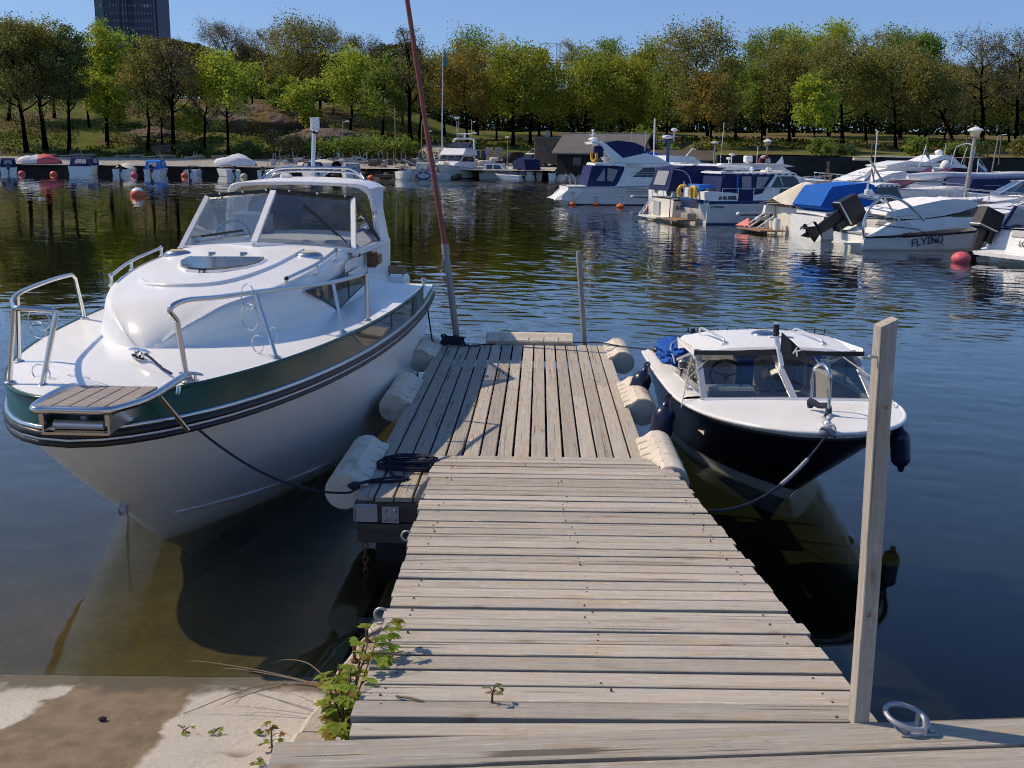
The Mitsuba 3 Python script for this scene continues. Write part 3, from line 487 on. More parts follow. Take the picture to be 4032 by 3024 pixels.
# ------------------------------------------------------------------ trees
KM = 3.1
KC = {'o': (.088, .086, .026), 'b': (.125, .150, .020), 'g': (.075, .100, .020), 'B': (.108, .118, .018), 'w': (.085, .076, .038), 'W': (.08, .07, .038), 'd': (.042, .055, .020), 'r': (.108, .084, .022), 'p': (.135, .130, .055), 'D': (.050, .092, .018)}
KN = {'o': (3600, .30), 'b': (3800, .33), 'g': (4200, .31), 'B': (5600, .32), 'w': (1900, .22), 'W': (900, .22), 'd': (3200, .3), 'r': (4600, .30), 'p': (1300, .24), 'D': (4200, .33)}
def sticks(p, q, r0, r1):
    """Many thin three-sided sticks at once."""
    t = q - p; t /= np.linalg.norm(t, axis=1, keepdims=True) + 1e-9; a = np.cross(t, np.where(np.abs(t[:, 2:]) < .9, [[0, 0, 1.]], [[1., 0, 0]])); a /= np.linalg.norm(a, axis=1, keepdims=True); b = np.cross(t, a); N = len(p); vs = []
    for e, r in ((p, r0), (q, r1)):
        for k in range(3): vs.append(e + (np.asarray(r).reshape(-1, 1)) * (math.cos(2.0944 * k) * a + math.sin(2.0944 * k) * b))
    v = np.stack(vs, 1).reshape(-1, 3); f = V([[0, 1, 4], [0, 4, 3], [1, 2, 5], [1, 5, 4], [2, 0, 3], [2, 3, 5]])
    return v, (f[None] + 6 * np.arange(N)[:, None, None]).reshape(-1, 3)
def leaves(c, s, rg, col, up=0.5):
    N = len(c); n = rg.normal(size=(N, 3)); n[:, 2] += up; n /= np.linalg.norm(n, axis=1, keepdims=True); a = np.cross(n, rg.normal(size=(N, 3))); a /= np.linalg.norm(a, axis=1, keepdims=True); b = np.cross(n, a)
    s = s * rg.uniform(.6, 1.35, (N, 1)); v = np.stack([c - a * s * .5, c + b * s * .36, c + a * s * .5, c - b * s * .36], 1).reshape(-1, 3)
    f = (V([[0, 1, 2], [0, 2, 3]])[None] + 4 * np.arange(N)[:, None, None]).reshape(-1, 3); return (v, f), np.repeat(col, 4, 0)
def tree(name, lab, x, y, zb, h, lean, w, kind, c, seed, cat='tree', group='trees on the far bank', dens=1.0, trunk=True):
    rg = np.random.default_rng(seed); k = thing(name, lab, cat, group); g = float(ground(x, y)); h = h + zb - g; zb = g; tr = max(0.10, h * 0.017) * rg.uniform(.85, 1.25)
    top = V([x + lean, y + rg.uniform(-1, 1), zb + h]); nt = 7; tt = np.linspace(0, .82, nt)[:, None]; wob = rg.normal(size=(nt, 3)) * V([.25, .25, 0]) * tt
    tk = V([x, y, zb - .6]) * (1 - tt ** .9) + top * tt ** .9 + wob; tk[0] = (x, y, zb - .6)
    parts_ = [tube(tk, np.linspace(tr, tr * .28, nt) * np.where(np.arange(nt) == 0, 1.35, 1), 7)]
    cz, rz = zb + h * (1 + c) / 2, h * (1 - c) / 2; cx = lambda z: x + lean * np.clip((z - zb) / h, 0, 1)
    nl = int(rg.integers(9, 14)); P, Q, R0, R1, clump = [], [], [], [], []
    for i in range(nl + 3):
        u = (i + .5) / (nl + 3); t0 = .30 + .5 * u; t0 = max(t0, c * .85); j = min(t0 / .82 * (nt - 1), nt - 1.001); s0 = tk[int(j)] * (1 - j % 1) + tk[int(j) + 1] * (j % 1)
        az = i * 2.4 + rg.uniform(-.5, .5); el = -0.55 + 1.75 * u + rg.uniform(-.2, .2); rad = rg.uniform(.70, 1.0); z1 = cz + rz * math.sin(min(el, 1.45)) * rad; e = V([cx(z1) + w * math.cos(el) * math.cos(az) * rad, y + w * math.cos(el) * math.sin(az) * rad, z1])
        m = s0 * .45 + e * .55 + V([0, 0, -.06 * h * (1 - u) + .02 * h]); path = curve([s0, m, e], 4); rr = np.linspace(tr * .42 * (1 - .5 * u), tr * .08, len(path)); parts_.append(tube(path, rr, 5, caps=False))
        for b in range(int(rg.integers(5, 8))):
            q = path[int(len(path) * rg.uniform(.35, .98))]; L = rg.uniform(.22, .5) * w; d = rg.normal(size=3) + V([math.cos(az), math.sin(az), .9]) * .8; d /= np.linalg.norm(d); e2 = q + d * L; P.append(q); Q.append(e2); R0.append(tr * .11); R1.append(tr * .03)
            for s in range(6 if kind in 'wWp' else 4):
                d3 = rg.normal(size=3) * .8 + d + V([0, 0, .35]); d3 /= np.linalg.norm(d3); q3 = q + (e2 - q) * rg.uniform(.3, 1); e3 = q3 + d3 * L * rg.uniform(.35, .75); P.append(q3); Q.append(e3); R0.append(max(.016, tr * .045)); R1.append(.010); clump.append(e3 if kind not in 'wWp' else (q3 + e3) / 2)
                if kind in 'wWp':
                    for r in range(4):
                        d4 = rg.normal(size=3) * .7 + d3; d4 /= np.linalg.norm(d4); q4 = q3 + (e3 - q3) * rg.uniform(.3, 1); P.append(q4); Q.append(q4 + d4 * L * .4); R0.append(.014); R1.append(.006)
    parts_.append(sticks(V(P), V(Q), V(R0), V(R1)))
    if trunk: part(k, 'trunk', J(parts_), 'm_bark', True)
    clump = V(clump); n, s = KN[kind]; n = int(2.1 * n * dens * min(1.7, (w * h) / 62 + .25)); idx = rg.integers(0, len(clump), n); sig = w * .155
    pos = clump[idx] + rg.normal(size=(n, 3)) * V([sig, sig, sig * .75]); cb = V(KC[kind]) * KM * rg.uniform(.72, 1.3, (len(clump), 1)) * (1 + V([.16, .03, -.1]) * rg.normal(size=(len(clump), 1)))
    pos[:, 2] = np.maximum(pos[:, 2], zb + .1)
    if kind == 'D' or kind == 'B': sig *= 1.25
    m, col = leaves(pos, s, rg, np.clip(cb[idx] * rg.uniform(.75, 1.25, (n, 1)), .005, .62)); part(k, 'crown', m, 'm_leaf', color=col, kind='stuff')
TL = [(-68.5, 148.0, 2.6, 16.9, -1.2, 4.5, 'o', 0.3),
 (-66.7, 150.0, 2.5, 18.3, -0.9, 4.0, 'o', 0.3),
 (-63.1, 149.0, 2.4, 17.1, 1.5, 2.8, 'd', 0.35),
 (-61.0, 158.0, 4.0, 16.5, 1.2, 3.7, 'b', 0.3),
 (-59.0, 153.0, 3.9, 9.3, 0.2, 2.6, 'b', 0.3),
 (-52.6, 151.0, 3.2, 13.4, 0.8, 3.6, 'o', 0.38),
 (-48.5, 150.0, 2.9, 14.8, 0.6, 3.5, 'w', 0.42),
 (-52.1, 156.0, 4.2, 7.8, 0.1, 1.6, 'w', 0.4),
 (-45.1, 153.0, 3.6, 10.8, 0.6, 2.1, 'w', 0.35),
 (-40.8, 150.0, 3.4, 12.6, 0.2, 4.2, 'b', 0.42),
 (-47.4, 190.0, 10.2, 14.6, -4.9, 5.1, 'w', 0.4),
 (-42.5, 190.0, 9.9, 13.9, -1.5, 4.7, 'w', 0.35),
 (-49.0, 160.0, 5.5, 3.8, 0.2, 2.0, 'b', 0.15),
 (-48.5, 196.0, 10.5, 11.4, 0.1, 3.1, 'd', 0.3),
 (-37.1, 180.0, 9.2, 14.2, 1.2, 6.1, 'o', 0.25),
 (-33.9, 184.0, 9.4, 14.4, 1.2, 4.5, 'w', 0.35),
 (-33.2, 166.0, 6.9, 6.9, 0.2, 2.8, 'b', 0.2),
 (-26.9, 186.0, 8.6, 13.9, 0.3, 4.0, 'w', 0.4),
 (-25.8, 165.0, 5.6, 12.2, 1.0, 3.9, 'b', 0.18),
 (-20.2, 160.0, 4.9, 11.9, 0.9, 4.0, 'g', 0.08),
 (-15.6, 158.0, 3.7, 17.4, -0.3, 2.8, 'W', 0.35),
 (-15.3, 168.0, 4.3, 13.4, 0.8, 4.2, 'o', 0.15),
 (-64.1, 172.0, 4.9, 13.1, 0.6, 2.7, 'o', 0.3),
 (-68.3, 170.0, 4.8, 12.8, -0.1, 3.1, 'd', 0.3),
 (-83.7, 175.0, 4.7, 17.5, 2.4, 3.9, 'g', 0.3),
 (-77.3, 178.0, 5.6, 15.6, 0.5, 4.4, 'g', 0.25),
 (-63.9, 180.0, 6.5, 11.3, 0.7, 3.2, 'w', 0.3),
 (-56.0, 185.0, 7.6, 10.5, 1.0, 3.3, 'o', 0.3),
 (-38.5, 172.0, 8.0, 7.0, 0.3, 1.9, 'g', 0.2),
 (-31.9, 186.0, 8.5, 9.5, 1.0, 3.3, 'd', 0.15),
 (-19.5, 184.0, 5.6, 11.6, -0.3, 3.7, 'g', 0.1),
 (-12.0, 180.0, 5.7, 13.2, -0.4, 3.2, 'o', 0.15),
 (-7.0, 158.0, 4.0, 13.1, -0.9, 4.1, 'r', 0.22),
 (-6.9, 190.0, 5.9, 17.3, 0.1, 6.4, 'g', 0.2),
 (-0.3, 160.0, 4.2, 14.1, 0.1, 4.7, 'B', 0.2),
 (2.4, 168.0, 4.3, 14.9, 0.1, 3.4, 'g', 0.2),
 (-3.1, 176.0, 4.5, 12.3, 0.1, 3.6, 'g', 0.2),
 (4.3, 190.0, 6.0, 12.0, 0.2, 2.6, 'w', 0.2),
 (10.9, 200.0, 6.3, 18.5, -0.5, 3.6, 'p', 0.35),
 (5.8, 172.0, 4.9, 10.6, 0.2, 2.1, 'w', 0.15),
 (10.5, 160.0, 4.4, 12.5, 0.1, 5.0, 'B', 0.12),
 (17.6, 196.0, 5.9, 17.1, -0.6, 4.2, 'g', 0.25),
 (16.2, 164.0, 4.5, 12.6, 0.1, 4.1, 'B', 0.12),
 (23.0, 178.0, 4.9, 16.0, -1.1, 4.2, 'B', 0.2),
 (28.0, 152.0, 3.6, 16.1, -3.5, 5.8, 'o', 0.22),
 (27.1, 146.0, 3.4, 10.4, -0.6, 3.0, 'r', 0.1),
 (24.4, 170.0, 4.6, 12.0, -0.2, 3.8, 'g', 0.12),
 (35.9, 172.0, 4.7, 14.0, -1.6, 3.9, 'g', 0.12),
 (45.8, 195.0, 5.4, 19.9, -1.1, 4.4, 'g', 0.25),
 (49.9, 190.0, 5.0, 19.4, -0.6, 4.7, 'b', 0.2),
 (39.3, 138.0, 3.3, 10.3, -1.1, 2.5, 'b', 0.12),
 (41.5, 160.0, 3.8, 15.3, -1.4, 4.3, 'o', 0.2),
 (57.7, 195.0, 6.8, 19.4, -1.4, 5.9, 'b', 0.2),
 (46.5, 150.0, 3.7, 14.7, -1.3, 4.7, 'o', 0.25),
 (69.1, 205.0, 7.1, 20.3, -2.0, 3.0, 'p', 0.2),
 (69.1, 190.0, 6.9, 18.3, -1.3, 5.1, 'g', 0.2),
 (72.1, 186.0, 6.8, 17.9, -1.8, 3.6, 'D', 0.25),
 (54.1, 150.0, 3.8, 14.9, -1.8, 4.7, 'o', 0.25),
 (60.7, 144.0, 3.8, 12.2, -6.2, 3.6, 'o', 0.38),
 (67.2, 152.0, 4.2, 17.0, -1.7, 4.8, 'w', 0.25),
 (70.2, 148.0, 4.1, 16.4, -1.4, 3.7, 'w', 0.25),
 (70.3, 162.0, 5.0, 11.6, -0.9, 4.7, 'o', 0.15),
 (38.5, 165.0, 4.3, 12.8, -1.2, 3.3, 'g', 0.12),
 (55.7, 168.0, 4.9, 12.0, -1.2, 4.2, 'g', 0.12),
 (69.8, 172.0, 5.2, 11.4, -0.8, 3.9, 'o', 0.15),
 (78.5, 168.0, 5.2, 10.9, -1.6, 3.8, 'g', 0.15),
 (62.6, 164.0, 4.8, 9.8, -1.0, 3.3, 'o', 0.12),
 (78.3, 160.0, 4.7, 14.4, -1.4, 3.2, 'o', 0.2),
 (-76.2, 152.0, 2.7, 16.8, 1.6, 3.8, 'o', 0.3)]
KW = {'o': 'olive green tree', 'b': 'bright yellow green tree', 'g': 'mid green tree', 'B': 'dense yellow green tree', 'w': 'nearly bare brownish tree', 'W': 'tall half dead tree with bare top', 'd': 'dark green tree', 'r': 'orange brown leafed tree', 'p': 'pale thinly leafed tree', 'D': 'dense deep green tree'}
def where(x, y):
    u = x / y
    for a, s in ((-.43, 'near the left picture edge'), (-.375, 'standing left of the dark tower'), (-.29, 'standing in front of the dark tower'), (-.235, 'right of the dark tower'), (-.17, 'above the left rock hump'), (-.105, 'above the cabin cruiser roof'), (-.06, 'behind the leaning red rod'), (.0, 'right of the tall white flagpole'), (.05, 'beside the crane gap'), (.105, 'behind the grey roofed building'), (.165, 'behind the low brown shed'), (.235, 'behind the lifebuoy lamp post'), (.31, 'above the grassy retaining wall'), (.40, 'above the tall marina lamp'), (9, 'near the right picture edge')):
        if u < a: return s
seen = {}
for i, (x, y, zb, h, ln, w, kd, c) in enumerate(TL):
    h0 = 'tall' if h > 15.5 else 'short' if h < 9 else 'mid-height'; row = 'front row' if y < 156 else 'second row' if y < 176 else 'back row'
    lab = '%s %s %s, %s' % (h0, KW[kd], where(x, y), row); seen[lab] = seen.get(lab, 0) + 1
    if seen[lab] > 1: lab = lab.replace(h0, {2: 'another ' + h0, 3: 'third ' + h0}.get(seen[lab], 'further ' + h0), 1)
    tree('bare_tree' if kd in 'wW' else 'broadleaf_tree', lab, x, y, zb, h, ln, w, kd, c, 100 + i)
# the leaning trunk on the right
for i, (x, y, h, w, kd, lab) in enumerate(((-23.5, 148, 2.2, 2.4, 'g', 'low green bush at the right foot of the left bank'), (-27, 147.6, 1.8, 2.2, 'g', 'low green bush by the grey lamp on the left bank'), (-31, 148, 2.4, 2.2, 'o', 'olive bush under the rock slope'), (-34.5, 151, 3.4, 1.5, 'p', 'pale flowering bush in front of the rock hump'), (-37.5, 147.5, 1.5, 1.8, 'd', 'dark bush beside the white tarpaulin'), (-46, 148.5, 1.2, 1.8, 'd', 'dark bush at the middle of the left bank'),
        (-20, 148, 2.0, 2.6, 'g', 'green hedge bush left of the park path'), (-16.5, 148.5, 1.7, 2.2, 'g', 'green hedge bush closest to the park path'), (18, 150, 2.6, 2.6, 'g', 'green bush behind the brown shed'), (21, 141, 2.2, 1.6, 'g', 'young green bush at the end of the wall'), (25.5, 142, 2.0, 1.6, 'o', 'yellowish bush by the orange brown tree'), (34.5, 119, 1.6, 1.2, 'g', 'small green bush on the wall walk'), (46, 121, 1.6, 1.3, 'g', 'small bush on the slope behind the arch frame'), (51, 122, 1.2, 1.2, 'g', 'low bush above the right wall'), (60, 124, 2.2, 1.5, 'o', 'olive bush beside the tall marina lamp'), (66, 122, 1.8, 1.4, 'g', 'green bush near the right edge'), (40, 128, 1.0, 1.6, 'd', 'dark bush on the brown slope'), (56, 130, 1.4, 2.0, 'd', 'dark bush on the right slope'))):
    tree('bush', lab, x, y, float(ground(x, y)), h, 0, w, kd, 0.02, 400 + i, 'bush', 'bushes on the far bank', 0.55)
rg = np.random.default_rng(9); n = 130000; xx = rg.uniform(-125, 130, n); hh = 11.5 + 4.5 * (meshkit.fbm(np.stack([xx * .12, xx * 0, xx * 0], -1), 3) - .5) * 2
yy = rg.uniform(214, 226, n); zz = ground(xx, yy) + hh * rg.uniform(0, 1, n) ** .8; cl = V([.085, .098, .03]) * (.6 + .9 * meshkit.fbm(np.stack([xx * .5, yy * .5, zz * .6], -1), 3))[:, None]
m, col = leaves(np.stack([xx, yy, zz], -1), 0.75, rg, cl)
solo('far_woods', m, 'm_leaf', 'dark mass of woodland behind the trees of the far bank', 'woods', kind='stuff', color=col)
n = 26000; xx = rg.uniform(-95, 95, n); yy = rg.uniform(146, 176, n); gz_ = ground(xx, yy); keep = (meshkit.fbm(np.stack([xx * .25, yy * .25, xx * 0], -1), 3) > .46) | ((yy < 150) & (xx < -10)); xx, yy, gz_ = xx[keep], yy[keep], gz_[keep]
cl = V([.09, .12, .026]) * rg.uniform(.6, 1.35, (len(xx), 1)); m, col = leaves(np.stack([xx, yy, gz_ + rg.uniform(.05, .55, len(xx))], -1), 0.42, rg, cl, 1.0)
solo('undergrowth', m, 'm_leaf', 'low green ground cover under the trees of the far bank', 'ground cover', kind='stuff', color=col)
# ------------------------------------------------------------------ tower, crane, buildings
tw_ = thing('tower_block', 'dark slate high-rise office tower rising behind the trees', 'tower block')
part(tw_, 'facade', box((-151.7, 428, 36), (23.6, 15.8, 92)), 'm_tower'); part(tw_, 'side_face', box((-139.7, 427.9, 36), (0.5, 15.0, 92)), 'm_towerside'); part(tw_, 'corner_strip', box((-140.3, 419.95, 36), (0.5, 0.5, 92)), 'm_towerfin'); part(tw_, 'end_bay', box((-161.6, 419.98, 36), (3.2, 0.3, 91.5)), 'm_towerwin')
rs = random.Random(21)
for r in range(13):
    z = 33.2 + 2.79 * r
    for c in range(14):
        if rs.random() < 0.04: continue
        part(tw_, 'window', box((-157.3 + 1.21 * c + (0.0), 419.97, z), (0.72, 0.28, 1.15)), 'm_towerlit' if rs.random() < .045 else 'm_towerwin')
    for c in (0, 1): part(tw_, 'window', box((-162.3 + 1.3 * c, 419.8, z), (0.72, 0.2, 1.2)), 'm_towerlit' if rs.random() < .08 else 'm_towerfin')
for x, z0, z1 in ((-154.0, 56, 80), (-152.3, 33, 80), (-151.2, 54, 80), (-149.3, 30, 51), (-147.8, 30, 51)): part(tw_, 'fin', box((x, 419.85, (z0 + z1) / 2), (0.28, 0.4, z1 - z0)), 'm_towerfin')
for x in (-153.6, -150.3, -149.0): part(tw_, 'shaft', box((x, 419.93, 52), (0.5, 0.3, 58)), 'm_towerside')
cr = thing('tower_crane', 'distant red tower crane seen in the gap between trees', 'crane')
def lattice(p, q, w, nseg, up=(0, 0, 1), th=.16):
    p, q = V(p) * 1.0, V(q) * 1.0; t = (q - p) / np.linalg.norm(q - p); s = np.cross(t, up if abs(t @ V(up)) < .9 else (0, 1, 0)); s /= np.linalg.norm(s); u = np.cross(s, t); ms = []; cs = [s * a * w / 2 + u * b * w / 2 for a, b in ((-1, -1), (1, -1), (1, 1), (-1, 1))]
    for c in cs: ms.append(beam(p + c, q + c, th, th))
    for i in range(nseg):
        a, b = p + (q - p) * i / nseg, p + (q - p) * (i + 1) / nseg
        for j in range(4): ms.append(beam(a + cs[j], b + cs[(j + 1) % 4], th * .6, th * .6))
    return J(ms)
part(cr, 'mast', lattice((16.4, 420, 0), (16.4, 420, 41), 1.5, 22), 'm_cranepale'); part(cr, 'slewing_head', lattice((16.4, 420, 35), (16.4, 420, 46.5), 1.3, 6), 'm_crane'); part(cr, 'jib', lattice((24, 420, 39.4), (1, 422, 39.8), 1.1, 18), 'm_cranepale'); part(cr, 'tie', J(beam((16.4, 420, 46.3), (3, 421, 40.2), .14, .14), beam((16.4, 420, 46.3), (9, 420.5, 46.2), .14, .14), beam((16.4, 420, 46.3), (23.5, 420, 40), .14, .14)), 'm_crane'); part(cr, 'cab', box((16.4, 419.2, 38.2), (1.6, 1.6, 2.2)), 'm_crane')
def gable(name, lab, x, y, yaw, L, W, z0, ze, zr, roof, wall, over=.5):
    k = thing(name, lab, 'building'); A = M(yaw, (x, y, 0)); h = L / 2; w = W / 2
    v = V([[-h, -w, z0], [h, -w, z0], [h, w, z0], [-h, w, z0], [-h, -w, ze], [h, -w, ze], [h, w, ze], [-h, w, ze], [-h, 0, zr], [h, 0, zr]]); f = V([[0, 1, 5], [0, 5, 4], [1, 2, 6], [1, 6, 5], [2, 3, 7], [2, 7, 6], [3, 0, 4], [3, 4, 7], [5, 6, 9], [7, 4, 8]])
    part(k, 'wall', X((v, f), A), wall)
    for s in (-1, 1):
        dz = (zr - ze) / w * over; q = V([[-h - over, 0, zr + .06], [h + over, 0, zr + .06], [h + over, s * (w + over), ze - dz + .06], [-h - over, s * (w + over), ze - dz + .06]]); m = V(list(q) + list(q + V([0, 0, .16])))
        part(k, 'roof', X((m, V([[0, 1, 2], [0, 2, 3], [4, 6, 5], [4, 7, 6], [0, 4, 5], [0, 5, 1], [1, 5, 6], [1, 6, 2], [2, 6, 7], [2, 7, 3], [3, 7, 4], [3, 4, 0]])), A), roof)
    return k, A
k, A = gable('boathouse', 'dark timber building with long grey gable roof behind the big yacht', 10.9, 126.5, -0.42, 10.0, 6.6, 0.8, 3.4, 5.45, 'm_roofgrey', 'm_blackwood')
part(k, 'verge_board', X(J(beam((5.53, 0, 5.55), (5.53, -3.75, 3.18), .08, .3), beam((5.53, 0, 5.55), (5.53, 3.75, 3.18), .08, .3)), A), 'm_roofbrown'); part(k, 'door', X(box((5.05, -.6, 2.0), (.12, 1.2, 2.1)), A), 'm_roofbrown'); part(k, 'ridge_cap', X(box((0, 0, 5.68), (11.0, .3, .08)), A), 'm_polegrey')
for xw in (-2.4, 0.2, 2.6): w_ = part(k, 'window', X(box((xw, -3.33, 2.35), (1.0, .1, .9)), A), 'm_tint')
k = thing('small_kiosk', 'small flat roofed brown hut left of the grey roofed building', 'building'); part(k, 'wall', box((5.2, 141, 3.6), (5.2, 3.5, 3.2)), 'm_roofbrown'); part(k, 'roof', box((5.2, 141, 5.3), (5.8, 4, .25)), 'm_roofgrey'); part(k, 'chimney', box((4.3, 141, 5.8), (.5, .5, .9)), 'm_polegrey')
for xw in (3.9, 5.6): part(k, 'window', box((xw, 139.2, 3.9), (.9, .15, .8)), 'm_tint')
k, A = gable('long_shed', 'long low dark green shed with brown roof behind the white boats', 19.2, 121.5, 0.03, 6.6, 3.6, 0.4, 2.6, 3.55, 'm_roofbrown', 'm_darkgreenwood', .3); part(k, 'door', X(box((-.4, -1.83, 1.5), (1.1, .1, 1.9)), A), 'm_blackwood'); part(k, 'window', X(box((1.8, -1.83, 1.9), (1.0, .1, .6)), A), 'm_tint')
# flagpole
k = thing('flagpole', 'tall white flagpole with a limp green pennant at its top', 'flagpole'); part(k, 'pole', tube([(-9.35, 135, 1.2), (-9.2, 135, 16.3)], [.085, .045], 9), 'm_lampwhite', True); part(k, 'finial', ball((-9.2, 135, 16.4), .12, 6), 'm_lampwhite', True)
a = np.linspace(0, 1, 9); part(k, 'pennant', grid([[(-9.14 + .10 * (1 - t) + s * (.06 + .42 * math.sin(t * 1.6)) , 134.95 + .06 * math.sin(7 * t + 3 * s), 16.0 - 2.1 * t - .1 * s) for s in (0, .5, 1)] for t in a]), 'm_flaggreen', True)
# lamps
def lamp(lab, x, y, z0, z1, style, r=.06, lean=0.0, s=1.0):
    k = thing('street_lamp', lab, 'street lamp', 'street lamps around the harbour'); part(k, 'pole', tube([(x, y, z0), (x + lean * .5, y, (z0 + z1) / 2), (x + lean, y, z1)], [r * 1.15, r, r * .8], 10), 'm_polegrey', True); x += lean
    if style == 'hat':
        part(k, 'shade', revolve([(.12 * s, z1), (.15 * s, z1 + .02), (.25 * s, z1 + .26 * s), (0.05, z1 + .27 * s)], 16, (x, y, 0)), 'm_lampcream', 30); part(k, 'cap', revolve([(0, z1 + .42 * s), (.08 * s, z1 + .40 * s), (.30 * s, z1 + .30 * s), (.33 * s, z1 + .25 * s), (.25 * s, z1 + .262 * s)], 16, (x, y, 0)), 'm_lampwhite', 30); part(k, 'knob', ball((x, y, z1 + .44 * s), .03 * s, 5), 'm_lampwhite', True)
    elif style == 'disc': part(k, 'head', revolve([(.05, z1), (.38 * s, z1 + .10 * s), (.36 * s, z1 + .18 * s), (0, z1 + .24 * s)], 14, (x, y, 0)), 'm_lampwhite', True)
    else: part(k, 'head', J(beam((x, y, z1), (x + .6 * s, y - .1, z1 + .1), .08, .08), ball((x + .75 * s, y - .12, z1 + .1), (.4 * s, .16 * s, .10 * s), 7)), 'm_lampwhite', True)
lamp('large lamp with cream shade on a pole among the right hand boats', 19.35, 45, 0.8, 3.78, 'hat', .085, .16); lamp('lamp with cream shade above the red and white lifebuoy', 17.9, 75, .8, 3.75, 'hat', .075, 0, 1.05)
lamp('slim lamp with flat white head on twin poles behind the marina', 13.6, 72, .8, 3.75, 'disc', .06, 0, .75); part('street_lamp_002', 'second_pole', tube([(13.95, 72, .8), (14.15, 72, 5.2)], .025, 6), 'm_lampwhite', True)
lamp('thin crook lamp on the slope at the right edge of the picture', 47.5, 105, .9, 5.4, 'arm', .06, .35, .7); lamp('thin lamp on the left bank by the silver masthead light', -23.9, 147, 2, 7.2, 'arm', .06, 0, .9); lamp('thin lamp in front of the willow like tree', -10.4 - 2.6, 147, 2, 7.3, 'arm', .06, 0, .9)
lamp('disc headed lamp between the leaning rod and the flagpole', -11.5, 142, 1.2, 5.9, 'disc', .06, 0, 1.0); lamp('disc headed lamp right of the far flybridge boat', -5.4, 142, 1.2, 5.7, 'disc', .06, 0, 1.0); lamp('thin lamp post at the left edge by the parked cars', -1.0, 140, 1.2, 5.2, 'disc', .06, 0, .9); lamp('thin lamp behind the far flybridge boat in the park', -8.0, 150, 2.5, 8.0, 'disc', .05, 0, .8)
solo('bare_pole', tube([(-16.6, 147, 2), (-16.7, 147, 9.3)], [.07, .05], 7), 'm_polegrey', 'bare slender pole standing at the end of the green hedge', 'pole', smooth=True)
# fence posts on the right bank
for i, (x, y, z1) in enumerate(((44.2, 113.5, 5.6), (48.6, 114, 5.7), (45.6, 112, 4.6), (56.5, 114, 5.6), (52.3, 114, 5.6), (38.5, 114, 5.0), (60.5, 114, 5.5))):
    solo('fence_post', beam((x, y, 2.6), (x, y, z1), .12, .12, (0, 1, 0)), 'm_twig' if i != 2 else 'm_lampcream', ('slim fence post between the arch frame and the lamp', 'slim fence post just left of the tall marina lamp', 'pale thick post above the small blue canopied boat', 'slim fence post right of the tall marina lamp', 'slim fence post behind the tall marina lamp', 'slim fence post behind the arch frame', 'slim fence post at the right edge')[i], 'fence post', 'fence posts on the right bank')
# cars
def car(lab, x, y, yaw, mat, h=1.48, L=4.1, est=False):
    k = thing('parked_car', lab, 'car', 'cars parked on the quay'); A = M(yaw, (x, y, float(ground(x, y)) + .03)); W = 1.7
    body = [(-L / 2, .32), (-L / 2 + .05, .78), (-L / 2 + .12, .9), (L * .22, .92), (L / 2 - .12, .74), (L / 2, .5), (L / 2 - .02, .28)]
    top = [(-L / 2 + .1, .9), (-L / 2 + (.18 if est else .5), h - .06), (-L * .3, h), (L * .02, h - .02), (L * .25, .92)]
    def pr_(pts, w0, w1):
        v, f = extrude(pts, 1.0); z = v[:, 1]; t = (z - z.min()) / (z.max() - z.min()); w = w0 + (w1 - w0) * t; return np.stack([v[:, 0], (v[:, 2] - .5) * w, z], 1), f
    part(k, 'body', X(pr_(body, W, W * .96), A), mat); part(k, 'cabin', X(pr_(top, W * .93, W * .72), A), mat)
    gp = [(-L / 2 + (.35 if est else .55), .95), (-L / 2 + (.38 if est else .72), h - .16), (L * .0, h - .14), (L * .17, .95)]
    part(k, 'window', X(pr_(gp, W * .945, W * .76), A), 'm_tint'); part(k, 'windscreen', X(J((V([[L * .245, -.66, .96], [L * .245, .66, .96], [L * .055, .52, h - .09], [L * .055, -.52, h - .09]]) + V([.02, 0, .02]), V([[0, 1, 2], [0, 2, 3]]))), A), 'm_tint'); part(k, 'rear_window', X((V([[-L / 2 + .12, -.6, .98], [-L / 2 + .12, .6, .98], [-L / 2 + (.2 if est else .45), .5, h - .14], [-L / 2 + (.2 if est else .45), -.5, h - .14]]) - V([.03, 0, 0]), V([[0, 2, 1], [0, 3, 2]])), A), 'm_tint')
    for sx in (-1, 1):
        for sy in (-1, 1):
            w_ = part(k, 'wheel', X(tube([(sx * L * .31, sy * (W / 2 - .18), .32), (sx * L * .31, sy * (W / 2 + .02), .32)], .32, 14), A), 'm_rubber', 40); part(w_, 'rim', X(tube([(sx * L * .31, sy * (W / 2 + .0), .32), (sx * L * .31, sy * (W / 2 + .03), .32)], .19, 10), A), 'm_alu', 40)
        part(k, 'headlight', X(box((L / 2 - .1, sx * .6, .62), (.14, .32, .14)), A), 'm_lampwhite'); part(k, 'tail_light', X(box((-L / 2 + .06, sx * .7, .76), (.1, .2, .2)), A), 'm_red')
car('small red hatchback on the quay', 4.2, 141.5, -2.2, 'm_carred', 1.45, 3.7); car('white estate car right of the red hatchback', 6.6, 144.5, -2.5, 'm_carwhite', 1.5, 4.4, True); car('white car roof half hidden behind the red hatchback', 3.0, 146.5, -2.3, 'm_carwhite', 1.62, 4.2); car('black SUV leftmost of the parked cars', -0.6, 143, -2.4, 'm_cardark', 1.72, 4.4, True); car('dark red car between black SUV and red hatchback', 1.9, 143.5, -2.0, 'm_cardark', 1.45, 4.0); car('black car beside the white sacks', -6.6, 141.5, -1.9, 'm_cardark', 1.5, 4.0, True)
